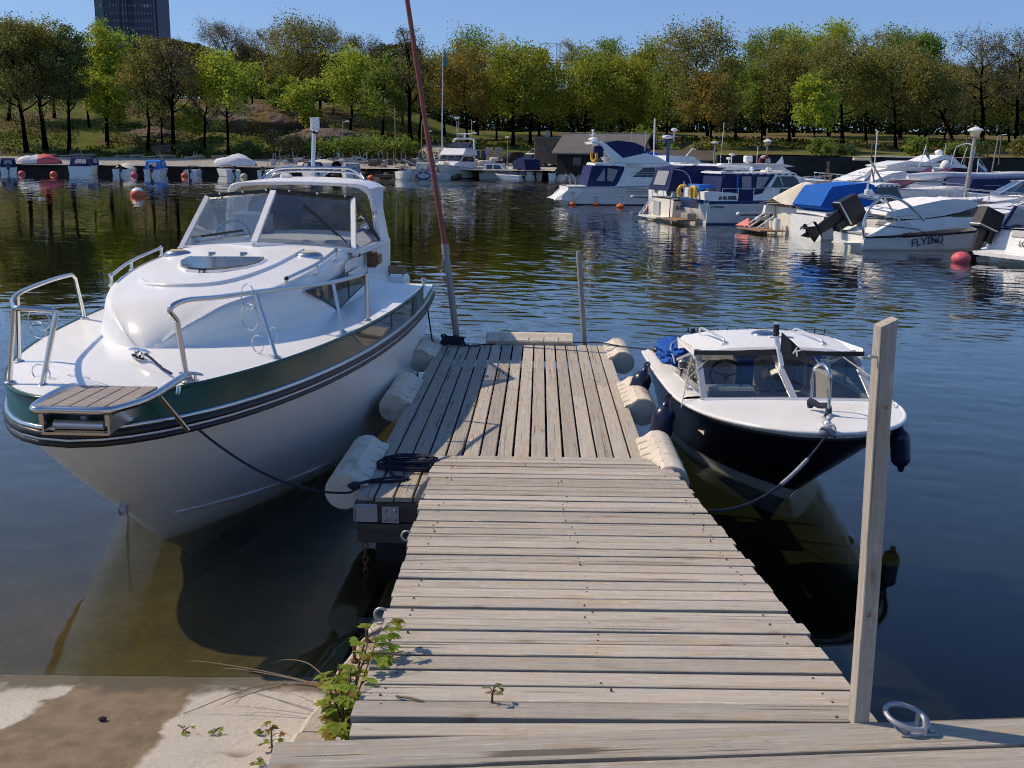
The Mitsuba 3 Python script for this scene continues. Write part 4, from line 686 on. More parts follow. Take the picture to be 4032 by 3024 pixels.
def sack(lab, x, y, sx, sy, sz, mat='m_sack', cat='sack', name='rubble_sack', grp='white sacks on the quay', seed=0):
    v, f = trimesh.creation.icosphere(3).vertices.copy(), trimesh.creation.icosphere(3).faces; v = np.sign(v) * np.abs(v) ** .55; v *= (.9 + .3 * (meshkit.fbm(v * 2.5 + seed * 7, 3) - .5))[:, None]; solo(name, (v * V([sx, sy, sz]) + V([x, y, float(ground(x, y)) + sz * .85]), f), mat, lab, cat, grp, smooth=50)
sack('left white rubble sack beside the black car', -5.3, 140.8, .55, .5, .5, seed=1); sack('broad low white sack in the middle', -4.0, 140.0, 1.0, .6, .42, seed=2); sack('pinkish white sack at the back right', -2.8, 142.5, .75, .6, .6, seed=3)
for x, lab in ((-5.3, 'left one of two blue bins under the trees'), (-4.3, 'right one of two blue bins under the trees')):
    k = thing('wheelie_bin', lab, 'bin', 'blue bins by the trees'); z = float(ground(x, 147)); part(k, 'body', beam((x, 147, z), (x, 147, z + 1.0), .8, .7, (0, 1, 0)), 'm_binblue'); part(k, 'lid', cbox((x, 147, z + 1.05), (.88, .8, .1), .02), 'm_binblue')
k = thing('concrete_blocks', 'stack of pale concrete blocks behind the white sacks', 'block stack')
for i, (x, z) in enumerate(((-3.4, .5), (-2.3, .5), (-3.5, 1.45), (-2.2, 1.45))): part(k, 'block', cbox((x, 145.6, float(ground(x, 145.6)) + z), (1.05, .8, .9), .04), 'm_concrete')
def tarp(lab, x, y, L, H, mat, yaw=0, mat2=None, seed=0):
    k = thing('covered_boat', lab, 'covered boat', 'boats under covers on the wharf'); u = np.linspace(0, 1, 19); P = []
    for t in u:
        w = 1.05 * math.sin(math.pi * min(.98, t * .9 + .06)) ** .6; hh = H * (math.sin(math.pi * (t * .86 + .08)) ** .7) * (1 + .12 * math.sin(9 * t + seed)); P.append([(L * (t - .5), w * math.cos(a) , hh * math.sin(a) ** .75 + .12 * math.sin(5 * a + 11 * t) * math.sin(a)) for a in np.linspace(0, math.pi, 13)])
    g = M(yaw, (x, y, float(ground(x, y)) + .05)); h = 10 if mat2 else 19
    part(k, 'cover', X(grid(P[:h]), g), mat, True)
    if mat2: part(k, 'cover', X(grid(P[h - 1:]), g), mat2, True, label='red grey end of the cover')
    part(k, 'cradle', X(J([box((L * a, 0, .1), (.2, 1.6, .2)) for a in (-.25, .25)]), g), 'm_wood_dark')
tarp('white and red covered boat on the wharf behind the black canopied boat', -59.5, 131.8, 5.2, 1.1, 'm_whitecloth', .1, 'm_pink', 1); tarp('white shrink-wrapped boat on the wharf above two moored day boats', -35.2, 132.5, 5.4, 1.3, 'm_whitecloth', -.1, None, 2); tarp('row of low cream covered hulls left of the masthead light', -24.5, 133.5, 6.0, .7, 'm_creamcloth', .05, None, 3)
tarp('heap of white covered dinghies at the far left of the wharf', -69.5, 132.5, 6.5, .9, 'm_whitecloth', .05, None, 4)
# clutter of trailers, trestles and oars stored on the wharf
rs = random.Random(31); ms = []
for i in range(170):
    x = rs.uniform(-32, -9.5); y = rs.uniform(134, 143); z = float(ground(x, y)); t = rs.random()
    if t < .45: ms.append(beam((x, y, z), (x + rs.uniform(-.5, .5), y, z + rs.uniform(.6, 2.0)), .07, .07, (0, 1, 0)))
    elif t < .8: ms.append(beam((x, y, z + rs.uniform(.2, 1.1)), (x + rs.uniform(.6, 2.4), y + rs.uniform(-.4, .4), z + rs.uniform(.2, 1.2)), .09, .16))
    else: ms.append(cbox((x, y, z + .4), (rs.uniform(.5, 1.6), .7, rs.uniform(.4, .9)), .06))
solo('trailer_clutter', J(ms[:90]), 'm_galv', 'clutter of boat trailers and trestles stored along the wharf', 'stored gear', kind='stuff'); solo('timber_clutter', J(ms[90:]), 'm_roofbrown', 'clutter of timber props and crates stored along the wharf', 'stored gear', kind='stuff')
ms = []
for i in range(60):
    x = rs.uniform(-78, -38); y = rs.uniform(142, 145.5); z = float(ground(x, y)); ms.append(beam((x, y, z), (x + rs.uniform(-.5, .5), y, z + rs.uniform(.5, 1.3)), .07, .07, (0, 1, 0)) if rs.random() < .5 else beam((x, y, z + .5), (x + rs.uniform(1, 3), y, z + .6), .08, .12))
solo('trestle_clutter', J(ms), 'm_polegrey', 'empty grey boat trestles in shade at the foot of the left bank', 'stored gear', kind='stuff')
k = thing('concrete_pipe', 'round open concrete pipe end standing on the wharf', 'pipe'); part(k, 'tube', tube([(-21.9, 129.5, 1.35), (-21.7, 132, 1.5)], .75, 18, caps=False), 'm_concrete', True); part(k, 'bore', tube([(-21.88, 129.6, 1.36), (-21.7, 132, 1.5)], .6, 18), 'm_black', True); part(k, 'rim', J([tube(np.stack([-21.9 + .68 * np.cos(q), 129.48 + 0 * q, 1.35 + .68 * np.sin(q)], 1), .09, 6, True) for q in (np.linspace(0, 6.2832, 25)[:-1],)]), 'm_concrete', True)
# ------------------------------------------------------------------ boats: common builder.  Local axes: x forward, y to port, z up; the stern's middle is the origin
class Boat:
    def __init__(s, name, lab, x, y, yaw, L, cat='boat', group=None):
        s.k = thing(name, lab, cat, group); s.A = M(yaw, (x, y, 0)); s.L = L
    def add(s, name, mesh, mat, smooth=False, under=None, label=None, **kw): return part(under or s.k, name, X(mesh, s.A), mat, smooth, label=label, **kw)
    def tube(s, name, pts, r, mat='m_steel', n=8, under=None, c=False): return s.add(name, tube(curve(pts) if c else pts, r, n), mat, True, under)
    def shape(s, B, zb, zs, rake, wl=.86, full=.5, bluntx=.8, tr=.94, uw=None):
        """Sets the hull's form: beam, sheer height at bow and stern, rake of the stem in metres, waterline beam share, bow fullness, transom share."""
        s.B, s.zb, s.zs, s.rake, s.wl, s.full, s.ux, s.tr, s.uw = B, zb, zs, rake, wl, full, bluntx, tr, uw or bluntx - .04
    def sheer(s, u): return s.zs + (s.zb - s.zs) * (1 - u) ** 1.8
    def half(s, u, t):
        e = lambda p, q, uf: (1 - (1 - np.clip(u / uf, 0, 1)) ** p) ** q
        a = s.B / 2 * s.wl * e(2.5, 1.0, s.uw); b = s.B / 2 * e(2.3, s.full, s.ux); taper = 1 - (1 - s.tr) * np.clip((u - s.ux) / (1 - s.ux), 0, 1) ** 1.5
        return (a + (b - a) * np.clip(t, 0, 1.3) ** 1.15) * taper
    def stem(s, t): return s.rake * (1 - np.clip(t, 0, 1)) ** 1.25
    def pos(s, u, t, side, out=0.0, dz=0.0):
        st = s.stem(t); sx = st + u * (s.L - st); return np.stack([s.L - sx + 0 * t, side * (s.half(u, t) + out) + 0 * sx, t * s.sheer(u) + dz + 0 * sx], -1)
    def hull(s, mat='m_hullgel', nu=34, stripe=None, name='hull', boot=None):
        u = np.linspace(0, 1, nu) ** 1.7; ts = np.linspace(0, 1, 9); ms = []
        for sd in (-1, 1):
            P = [[V([s.L - (s.rake * 1.5 + w * (s.L - s.rake * 1.5)), 0, -.42]) for w in u], [V([s.L - (s.rake * 1.22 + w * (s.L - s.rake * 1.22)), sd * .8 * float(s.half(w, 0.0)), -.16]) for w in u]] + [[s.pos(w, np.float64(t), sd) for w in u] for t in ts]
            v, f = grid(P); ms.append((v, f if sd > 0 else f[:, ::-1]))
        ring = [s.pos(1.0, np.float64(t), 1) for t in ts[::-1]] + [V([0, 0, -.42])] + [s.pos(1.0, np.float64(t), -1) for t in ts]
        s.add('transom', (V(ring), V([[len(ts), i, i + 1] if i + 1 != len(ts) else [0, 1, 2] for i in range(len(ring) - 1) if i not in (len(ts) - 1, len(ts))] + [[0, len(ts), len(ring) - 1]])), mat)
        k = s.add(name, J(ms), mat, True)
        if boot: s.band('waterline_stripe', -.02, boot[0], boot[1], .004)
        if stripe: s.band('stripe', stripe[0], stripe[1], stripe[2], .004)
        return k
    def band(s, name, t0, t1, mat, out=.004, u0=0, u1=1, nu=30, under=None):
        u = u0 + (u1 - u0) * np.linspace(0, 1, nu) ** 1.5; ms = []
        for sd in (-1, 1):
            v, f = grid([[s.pos(w, np.float64(t), sd, out) + V([out if w < .02 else 0, 0, 0]) for w in u] for t in (t0, (t0 + t1) / 2, t1)]); ms.append((v, f if sd > 0 else f[:, ::-1]))
        return s.add(name, J(ms), mat, True, under)
    def deck(s, mat='m_gel', u0=0.0, u1=1.0, dz=0.0, inset=0.0, camber=.05, nu=26, name='deck', tt=1.0):
        P = []
        for w in u0 + (u1 - u0) * np.linspace(0, 1, nu) ** 1.4:
            a, b = s.pos(w, np.float64(tt), 1, -inset, dz), s.pos(w, np.float64(tt), -1, -inset, dz); P.append([a + (b - a) * q + V([0, 0, camber * (1 - (2 * q - 1) ** 2)]) for q in np.linspace(0, 1, 9)])
        v, f = grid(P); return s.add(name, (v, f), mat, True)
    def rub(s, r=.03, mat='m_black', t=1.0, dz=-.02, name='rub_rail', out=.01):
        u = np.linspace(0, 1, 26) ** 1.6; pts = [s.pos(w, np.float64(t), 1, out, dz) for w in u[::-1]] + [s.pos(w, np.float64(t), -1, out, dz) for w in u[1:]]
        return s.add(name, tube(pts, r, 8), mat, True)
    def prism(s, name, pts, wf, mat, smooth=False, under=None, off=0.0, **kw):
        """Side outline (x, z) filled between the half widths wf(x, z) to both sides."""
        v, f = extrude(pts, 1.0); sd = np.where(v[:, 2] > .5, 1.0, -1.0); w = V([wf(a, b) for a, b in v[:, :2]]) + off
        return s.add(name, (np.stack([v[:, 0], sd * w, v[:, 1]], 1), f[:, ::-1]), mat, smooth, under, **kw)
    def side(s, name, pts, wf, mat, sd, t=.012, under=None, y0=None):
        """A thin plate on one side of a prism: window, panel."""
        v, f = extrude(pts, 1.0); w = V([wf(a, b) for a, b in v[:, :2]]) + np.where(v[:, 2] > .5, t, -.03); f = f if sd < 0 else f[:, ::-1]
        return s.add(name, (np.stack([v[:, 0], sd * w, v[:, 1]], 1), f), mat, False, under)
    def plate(s, name, q, mat, th=.01, under=None):
        q = V([list(map(float, p)) for p in q]); n = np.cross(q[1] - q[0], q[-1] - q[0]); n = n / np.linalg.norm(n) * th; k = len(q); f = [[0, i, i + 1] for i in range(1, k - 1)] + [[k, k + i + 1, k + i] for i in range(1, k - 1)]
        for i in range(k): j = (i + 1) % k; f += [[i, k + i, j], [j, k + i, k + j]]
        return s.add(name, (np.vstack([q - n / 2, q + n / 2]), V(f)), mat, False, under)
    def rail(s, pts, h, r=.014, n=None, name='guard_rail', mat='m_steel', close=True):
        """A rail above the given deck points, with stanchions."""
        p = V(pts); top = p + V([0, 0, h]); k = s.add(name, tube(np.vstack([p[:1], curve(top, 4), p[-1:]]) if close else curve(top, 4), r, 7), mat, True)
        for a, b in list(zip(p, top))[1:-1]: s.add('stanchion', tube([a, b], r * .85, 6), mat, True, k)
        return k
    def sheerline(s, u, sd, inset=.08, dz=.03): return s.pos(u, np.float64(1.0), sd, -inset, dz)
    def outboard(s, y=0.0, z=.55, tilt=0.0, mat='m_black', sc=1.0, x=-.12, lab=None, mid=None):
        k = s.add('outboard_motor', X(J(hullof(V([[a * .30 - .02 + (.06 if c > 0 else 0), b * .17 * (1.0 if c < .3 else .78), c * .52] for a in (-1, 1) for b in (-1, -.6, .6, 1) for c in (0, .12, .75, 1)]) * V([1, 1, 1]) + V([-.18, 0, .1]))), M(0, (x, y, z), sc, tilt)), mat, 35, label=lab); B_ = M(0, (x, y, z), sc, tilt)
        for nm, m, mt in (('leg', J(hullof([[-.34, -.05, .12], [-.34, .05, .12], [-.05, -.06, .12], [-.05, .06, .12], [-.30, -.035, -.55], [-.30, .035, -.55], [-.08, -.035, -.55], [-.08, .035, -.55]]), hullof([[-.42, -.1, -.52], [-.42, .1, -.52], [-.02, -.03, -.52], [-.02, .03, -.52], [-.42, 0, -.555], [0, 0, -.55]])), mid or mat),
                          ('gearcase', J(hullof([[-.44, 0, -.78], [-.3, .06, -.72], [-.3, -.06, -.72], [-.3, .06, -.8], [-.3, -.06, -.8], [.02, 0, -.76], [-.28, .03, -.5], [-.28, -.03, -.5], [-.1, 0, -.5]]), hullof([[-.32, -.008, -.8], [-.32, .008, -.8], [-.14, 0, -.8], [-.32, 0, -.98]])), mid or mat),
                          ('propeller', J([X(hullof([[-.47, -.02, .02], [-.43, .05, .02], [-.45, -.06, .17], [-.42, .08, .15], [-.46, -.02, .04], [-.43, .04, .06]]), M(0, (0, 0, -.76)) @ np.block([[V([[1, 0, 0], [0, math.cos(q), -math.sin(q)], [0, math.sin(q), math.cos(q)]]), np.zeros((3, 1))], [np.zeros((1, 3)), np.ones((1, 1))]])) for q in (0, 2.094, 4.189)] + [tube([(-.5, 0, -.76), (-.42, 0, -.76)], .04, 8)]), 'm_alu' if mid else 'm_black'),
                          ('bracket', J(box((-.02, 0, .0), (.12, .26, .34)), box((.06, 0, -.02), (.05, .3, .3))), 'm_black'), ('cowl_band', hullof(V([[a * .304 - .2, b * .174, c] for a in (-1, 1) for b in (-1, -.6, .6, 1) for c in (.145, .175)])), 'm_alu')):
            s.add(nm, X(m, B_), mt, 35 if nm != 'bracket' else False, k)
        return k
    def screen(s, x, z0, z1, w0, w1, rake, mat='m_glass', back=.5, frame='m_alu', cx=.25):
        """Wrap windscreen: centre at x (base), raked aft; two front panes, two side panes, frame."""
        b = [V([x - back, -w0, z0]), V([x - .12, -w0 * .94, z0]), V([x + cx, 0, z0]), V([x - .12, w0 * .94, z0]), V([x - back, w0, z0])]; r = rake; t = [V([x - back - r * .5, -w0 * .98, z0 + (z1 - z0) * .75]), V([x - .12 - r, -w1 * .94, z1]), V([x + cx - r * 1.15, 0, z1 + .02]), V([x - .12 - r, w1 * .94, z1]), V([x - back - r * .5, w0 * .98, z0 + (z1 - z0) * .75])]
        k = s.add('windscreen', tube(t, .016, 6), frame, False); 
        for i in range(4): s.plate('pane', [b[i], b[i + 1], t[i + 1], t[i]], mat, .006, k)
        for i in range(5): s.add('frame_bar', tube([b[i], t[i]], .016, 6), frame, False, k)
        s.add('frame_bar', tube(b, .014, 6), frame, False, k); return k
# ------------------------------------------------------------------ the cabin cruiser on the left
CB = Boat('cabin_cruiser', 'white cabin cruiser with dark green bulwark band moored along the left of the dock', -2.30, 12.65, -math.pi / 2 - .022, 7.15, 'cabin cruiser')
LC = CB.L
CB.shape(2.70, 1.14, 1.04, 1.32, .86, .5, .8, .97); CB.hull('m_hullgel', 54)
def cs(a, v, z): return V([LC - a, v, z])
def bt(a): return 1.325 - .035 * min(1, a / 4.0) - .02 * max(0, a - 4) / 2     # height of the bulwark's top
def bulwark(a0, a1, z0f, z1f, out, n=40):
    ms = []
    for sd in (-1, 1):
        P = []
        for r_ in (0, 1, 2):
            row = []
            for w in np.linspace(a0 / LC, a1 / LC, n) if a0 > 0 else (a1 / LC) * np.linspace(0, 1, n) ** 1.8:
                p = CB.pos(w, np.float64(1.0), sd, out); z0, z1 = z0f(w), z1f(w); p[2] = z0 + (z1 - z0) * r_ / 2; p[0] -= .02 * r_ * (1 - min(1, w * 9)); row.append(p)
            P.append(row)
        v, f = grid(P); ms.append((v, f if sd > 0 else f[:, ::-1]))
    return J(ms)
sh = lambda w: CB.sheer(w)
bw = CB.add('bulwark', bulwark(0, 5.75, sh, lambda w: bt(w * LC), .0), 'm_green', True, label='dark green bulwark band')
CB.add('bulwark_end', bulwark(5.75, 7.15, sh, lambda w: sh(w) + .13 - .05 * (w - .80) / .2, .0, 8), 'm_green', True, kind='stuff') if False else CB.band('bulwark_end', 1.0, 1.09, 'm_green', .0, 5.75 / 7.15, 1, 8)
for i, (dz, r, mt) in enumerate(((.012, .017, 'm_steel'), (-.022, .026, 'm_black'), (-.050, .012, 'm_alu'), (-.075, .020, 'm_black'))): CB.rub(r, mt, 1.0, dz, 'rub_strip', .004)
for a0, a1 in ((2.45, 3.62), (3.67, 4.70)):
    for sd in (1, -1):
        P = [];
        for k_ in (0, 1):
            row = []
            for w in np.linspace(a0 / LC, a1 / LC, 8):
                p = CB.pos(w, np.float64(1.0), sd, .005); q = (w * LC - a0) / (a1 - a0); z0, z1 = sh(w) + .055 + (.16 * (1 - q / .22) if a0 < 3 and q < .22 else 0), bt(w * LC) - .022
                p[2] = z0 if k_ == 0 else z1; row.append(p)
            P.append(row)
        v, f = grid(P); CB.add('hull_window', (v, f if sd > 0 else f[:, ::-1]), 'm_tint', True)
for sd in (1, -1):
    P = [[CB.pos(w, np.float64(1.0), sd, .006) * V([1, 1, 0]) + V([0, 0, z(w)]) for w in np.linspace(4.80 / LC, 5.12 / LC, 4)] for z in (lambda w: sh(w) + .03, lambda w: bt(w * LC) - .03)]
    v, f = grid(P); CB.add('vent_panel', (v, f if sd > 0 else f[:, ::-1]), 'm_black')
# deck and gunwale cap
P = []
for a in np.concatenate([LC * .135 * np.linspace(0, 1, 12) ** 1.8, np.linspace(1.1, 5.75, 22)]):
    w = a / LC; h = float(CB.half(w, 1.0)); P.append([cs(a + .02 * (1 - min(1, w * 9)), v * h, bt(a) + .075 * (1 - v * v) * min(1, a / .8) - .004) for v in np.linspace(1, -1, 17)])
CB.add('deck', grid(P), 'm_gel', True)
for sd in (1, -1): CB.add('gunwale_trim', tube([CB.pos(w, np.float64(1.0), sd, .0) * V([1, 1, 0]) + V([0, 0, bt(w * LC) - .004]) for w in (5.75 / LC) * np.linspace(0.0, 1, 40) ** 1.6], .012, 7), 'm_green', True)
CB.add('aft_deck', grid([[cs(a, v * float(CB.half(a / LC, 1)), 1.12 + .02 * (1 - v * v)) for v in np.linspace(1, -1, 9)] for a in np.linspace(5.75, 7.15, 5)]), 'm_gel', True)
CB.add('step_face', J([(V([cs(5.75, sd * 1.33, 1.0), cs(5.75, sd * 1.33, 1.27), cs(5.75, 0, 1.33), cs(5.75, 0, 1.0)]), V([[0, 1, 2], [0, 2, 3]])) for sd in (1, -1)]), 'm_gel')
# trunk cabin: one smooth moulding
def tw(a): x = np.clip((a - 1.2) / 2.3, 0, 1); return .845 * (1 - (1 - x) ** 2.2) ** .62
def tz(a):
    x = np.clip((a - 1.2) / .55, 0, 1); return bt(a) + .03 + (.30 * (1 - (1 - x) ** 2.0) ** .6 + .222 * np.clip((a - 1.5) / 2.6, 0, 1) ** .8)
def trunk(a, v):
    """Point on the moulding's top at station a, across v (-1..1 of its half width)."""
    w, z = tw(a), tz(a); return cs(a, v * w, z - .075 * v * v)
P = []
for a in np.concatenate([1.2 + .55 * np.linspace(.0, 1, 15) ** 2, np.linspace(1.85, 4.35, 22), np.linspace(4.5, 6.4, 10)]):
    w, z, zd = max(.015, tw(a)), tz(a), bt(a) + .02; row = []
    if a > 4.3: z = z
    prof = [(1.0, -.02), (.995, .16), (.985, .34), (.968, .42), (.958, .46), (.945, .62), (.925, .78), (.885, .90), (.80, .97), (.6, .992), (.3, 1.0), (0, 1.0)]
    full = prof + [(-q, h) for q, h in prof[-2::-1]]
    for q, h in full: row.append(cs(a, q * w, zd + (z - zd) * h - (.05 * q * q if h > .95 else 0)))
    P.append(row)
CB.add('trunk_cabin', grid(P), 'm_gel', True)
CB.add('bulkhead', J([(V([cs(6.4, sd * .845, 1.0), cs(6.4, sd * .845, 1.5), cs(6.4, sd * .3, 1.5), cs(6.4, sd * .3, 1.0)]), V([[0, 1, 2], [0, 2, 3]])) for sd in (1, -1)]), 'm_gel')
# moulded rib on the fore cabin, hatch, vents, grab rails
rp = [trunk(a, v) + V([0, 0, .004]) for a, v in ((2.35, -.62), (2.12, -.45), (2.02, -.1), (2.1, .25), (2.4, .42), (2.9, .50), (3.4, .53), (3.85, .55))]
CB.add('moulded_rib', tube(curve(rp, 6), .022, 8), 'm_gel', True)
def patch(outline, lift, th):
    q = V([trunk(a, v / tw(a)) for a, v in outline]); q[:, 2] += lift; c = q.mean(0); n = len(q); top = q + V([0, 0, th]); v = np.vstack([q, top, [c + V([0, 0, th])]]); f = [[i, (i + 1) % n, n + (i + 1) % n] for i in range(n)] + [[i, n + (i + 1) % n, n + i] for i in range(n)] + [[n + i, n + (i + 1) % n, 2 * n] for i in range(n)]
    return v, V(f)
ho = [(3.22, -.36), (3.22, .28), (3.02, .28), (2.80, .22), (2.63, .09), (2.58, -.04), (2.63, -.17), (2.78, -.28), (3.02, -.36)]
hk = CB.add('deck_hatch', patch(ho, .018, .014), 'm_hatch'); CB.add('hatch_frame', patch([(a + (.03 if a > 3.1 else -.03 if a < 2.7 else 0), v * 1.06 + .002) for a, v in ho], .001, .016), 'm_gel', False, hk)
for v in (-.2, .12): CB.add('hinge', X(J(box((0, 0, .012), (.07, .035, .012)), tube([(-.02, -.03, .025), (-.02, .03, .025)], .012, 7)), M(0, trunk(3.23, v) + V([0, 0, .02]))), 'm_steel', False, hk)
CB.add('catch', X(box((0, 0, 0), (.03, .05, .03)), M(0, trunk(2.57, -.05) + V([0, 0, .015]))), 'm_black', False, hk)
for v in (-.70, .68):
    k = CB.add('vent_cowl', X(revolve([(.125, 0), (.125, .018), (.10, .045), (.06, .05)], 20), M(0, trunk(3.62, v) + V([0, 0, .02 - .03]), (.72, 1.0, 1))), 'm_steel', True); CB.add('vent_cap', X(revolve([(.075, .048), (.06, .056), (0, .058)], 16), M(0, trunk(3.62, v) + V([0, 0, -.008]), (.72, 1, 1))), 'm_lampcream', True, k)
for sd in (-1, 1):
    q = [trunk(a, sd * v) + V([0, 0, .07]) for a, v in ((2.35, .93), (3.0, .93), (3.75, .93))]; k = CB.add('grab_rail', tube(curve(q, 5), .013, 8), 'm_steel' if sd > 0 else 'm_alu', True)
    for p in q: CB.add('post', tube([p, p - V([0, 0, .1])], .014, 7), 'm_alu', True, k); CB.add('foot', cbox(p - V([.0, 0, .075]), (.05, .035, .02), .006), 'm_alu', False, k)
    for e in (q[0], q[-1]): CB.add('end_knob', ball(e, .019, 6), 'm_black' if sd > 0 else 'm_steel', True, k)
# cabin side windows
def wallpt(a, z, sd, off=.006):
    w = tw(a) * float(np.interp((z - bt(a) - .02) / (tz(a) - bt(a) - .02), [0, .28, .58, .70, .77, 1.0], [.998, .992, .978, .970, .958, .93])); return cs(a, sd * (w + off), z)
def wallgrid(lo, hi, sd, off, n=18):
    P = [[wallpt(a0 + (a1 - a0) * q, z0 + (z1 - z0) * q, sd, off) for q in np.linspace(0, 1, 5)] for (a0, z0), (a1, z1) in zip(zip(np.interp(np.linspace(0, 1, n), lo[0], lo[1]), np.interp(np.linspace(0, 1, n), lo[0], lo[2])), zip(np.interp(np.linspace(0, 1, n), hi[0], hi[1]), np.interp(np.linspace(0, 1, n), hi[0], hi[2])))]
    v, f = grid(P); return (v, f if sd < 0 else f[:, ::-1])
for sd in (1, -1):
    wk = CB.add('cabin_window', wallgrid(([0, 1], [3.45, 5.0], [1.335, 1.40]), ([0, 1], [2.62, 5.1], [1.60, 1.60]), sd, .010), 'm_tint', True); CB.add('window_seal', J(*[tube([wallpt(a, z, sd, .010) for a, z in zip(np.linspace(a0, a1, 9), np.linspace(z0, z1, 9))], .008, 5) for a0, z0, a1, z1 in ((3.45, 1.335, 5.0, 1.40), (2.62, 1.60, 5.1, 1.60), (3.45, 1.335, 2.62, 1.60), (5.0, 1.40, 5.1, 1.60), (4.0, 1.36, 4.0, 1.60))]), 'm_black', True, wk)
# windscreen
base = {0: cs(5.95, -.85, 1.72), 1: cs(4.42, -.83, 1.775), 2: cs(3.95, .0, 1.862), 3: cs(4.42, .83, 1.775), 4: cs(5.95, .85, 1.72)}
topp = {0: cs(5.9, -.84, 1.745), 1: cs(4.98, -.735, 2.23), 2: cs(4.72, .0, 2.30), 3: cs(4.98, .735, 2.23), 4: cs(5.9, .84, 1.745)}
wk = CB.add('windscreen', J(*[beam(topp[i] + V([0, 0, .012]), topp[i + 1] + V([0, 0, .012]), .035, .03) for i in range(4)]), 'm_black', label='black top trim of the windscreen')
for i in range(4): CB.plate('pane', [base[i], base[i + 1], topp[i + 1], topp[i]] if 0 < i < 3 else ([base[0], base[1], topp[1]] if i == 0 else [base[3], base[4], topp[3]]), 'm_glass', .006, wk)
for i in (1, 2, 3): CB.add('frame_bar', beam(base[i], topp[i], .055 if i == 2 else .045, .04, (1, 0, 0)), 'm_gel', False, wk)
for i in range(4): CB.add('frame_sill', beam(base[i] + V([0, 0, -.01]), base[i + 1] + V([0, 0, -.01]), .05, .04), 'm_alu' if i in (0, 3) else 'm_gel', False, wk)
for i in range(4):
    for t in (.2, .55, .9): CB.add('clip', ball(topp[i] * (1 - t) + topp[i + 1] * t + V([.02, 0, .02]), .011, 5), 'm_alu', True, wk)
def fr(i, t, h): b = base[i] * (1 - t) + base[i + 1] * t; q = topp[i] * (1 - t) + topp[i + 1] * t; return b * (1 - h) + q * h + V([.025, 0, .015])
for a, b, m_ in ((fr(1, .10, .16), fr(1, .62, .22), None), (fr(2, .93, .10), fr(2, .55, .62), None)):
    k = CB.add('wiper', tube([a, b], .007, 6), 'm_black', False); d = (b - a) / np.linalg.norm(b - a); CB.add('blade', beam(a + d * .12 + V([.012, 0, -.008]), b + d * .16 + V([.012, 0, -.008]), .010, .022), 'm_black', False, k); CB.add('spindle', tube([a - V([.05, 0, .03]), a], .018, 8), 'm_alu', True, k)
# coaming below the screen, sides, dashboard, seat
for sd in (1, -1): CB.add('side_coaming', J((lambda q: (V(q), V([[0, 1, 2], [0, 2, 3]])))([cs(3.9, sd * .838, 1.70), cs(3.9, sd * .838, 1.30), cs(6.5, sd * .86, 1.15), cs(6.5, sd * .86, 1.72)]), beam(cs(4.4, sd * .842, 1.745), cs(6.5, sd * .86, 1.70), .05, .06)), 'm_gel')
CB.add('dash_shelf', (V([cs(4.02, 0, 1.83), cs(4.45, .8, 1.75), cs(5.05, .8, 1.70), cs(5.0, -.8, 1.70), cs(4.45, -.8, 1.75)]), V([[0, 2, 1], [0, 3, 2], [0, 4, 3]])), 'm_gel'); CB.add('dash_shelf', J(box(cs(5.05, 0, 1.35), (.04, 1.6, .68))), 'm_gel')
CB.add('console', cbox(cs(4.85, .52, 1.78), (.42, .52, .12), .03), 'm_gel'); CB.add('console', cbox(cs(4.75, -.5, 1.79), (.42, .5, .10), .03), 'm_gel'); CB.add('compass', ball(cs(4.6, -.75, 1.8), (.06, .06, .07), 8), 'm_alu', True); CB.add('chart', box(cs(4.62, .1, 1.775), (.2, .32, .012)), 'm_teak')
CB.add('wheel', tube([cs(5.0 + .05 * math.cos(t), -.5 + .18 * math.sin(t), 1.82 + .17 * math.cos(t)) for t in np.linspace(0, 6.2832, 25)[:-1]], .013, 7, True), 'm_black', True)
sk = CB.add('helm_seat', cbox(cs(5.75, -.5, 1.87), (.10, .44, .36), .03), 'm_greycloth'); CB.add('seat_base', cbox(cs(5.6, -.5, 1.55), (.45, .46, .22), .04), 'm_greycloth', False, sk); CB.add('headrest', cbox(cs(5.77, -.5, 1.985), (.09, .42, .12), .02), 'm_paintgrey', False, sk)
for i in range(7): CB.add('pleat', box(cs(5.69, -.68 + .06 * i, 1.9), (.012, .008, .2)), 'm_paintgrey', False, sk)
CB.add('cockpit_sole', box(cs(6.0, 0, .62), (2.2, 1.8, .05)), 'm_teakgrey'); CB.add('aft_bench', cbox(cs(7.0, 0, .86), (.5, 1.9, .42), .04), 'm_gel')
# hardtop on raked sides
RF = [(v, 2.365 - .055 * abs(v / .74) ** 2.5 - (.05 if abs(v) > .69 else 0)) for v in np.linspace(-.74, .74, 15)]
tk = CB.add('hardtop', J(grid([[cs(a, v, z + d) for v, z in RF] for a, d in ((5.86, -.02), (5.82, .015), (5.92, .035), (6.6, .045), (7.18, .02), (7.22, -.02))]), ), 'm_gel', 40)
CB.add('headlining', grid([[cs(a, v * .985, z - .022) for v, z in RF][::-1] for a in (5.88, 7.2)]), 'm_beigelining', True, tk)
CB.add('front_rail', tube(curve([cs(5.98, -.855, 1.70), cs(5.9, -.80, 2.06), cs(5.83, -.765, 2.22), cs(5.81, -.70, 2.325), cs(5.81, -.4, 2.35), cs(5.81, 0, 2.358), cs(5.81, .4, 2.35), cs(5.81, .70, 2.325), cs(5.83, .765, 2.22), cs(5.9, .80, 2.06), cs(5.98, .855, 1.70)], 5), .022, 8), 'm_gel', True, tk)
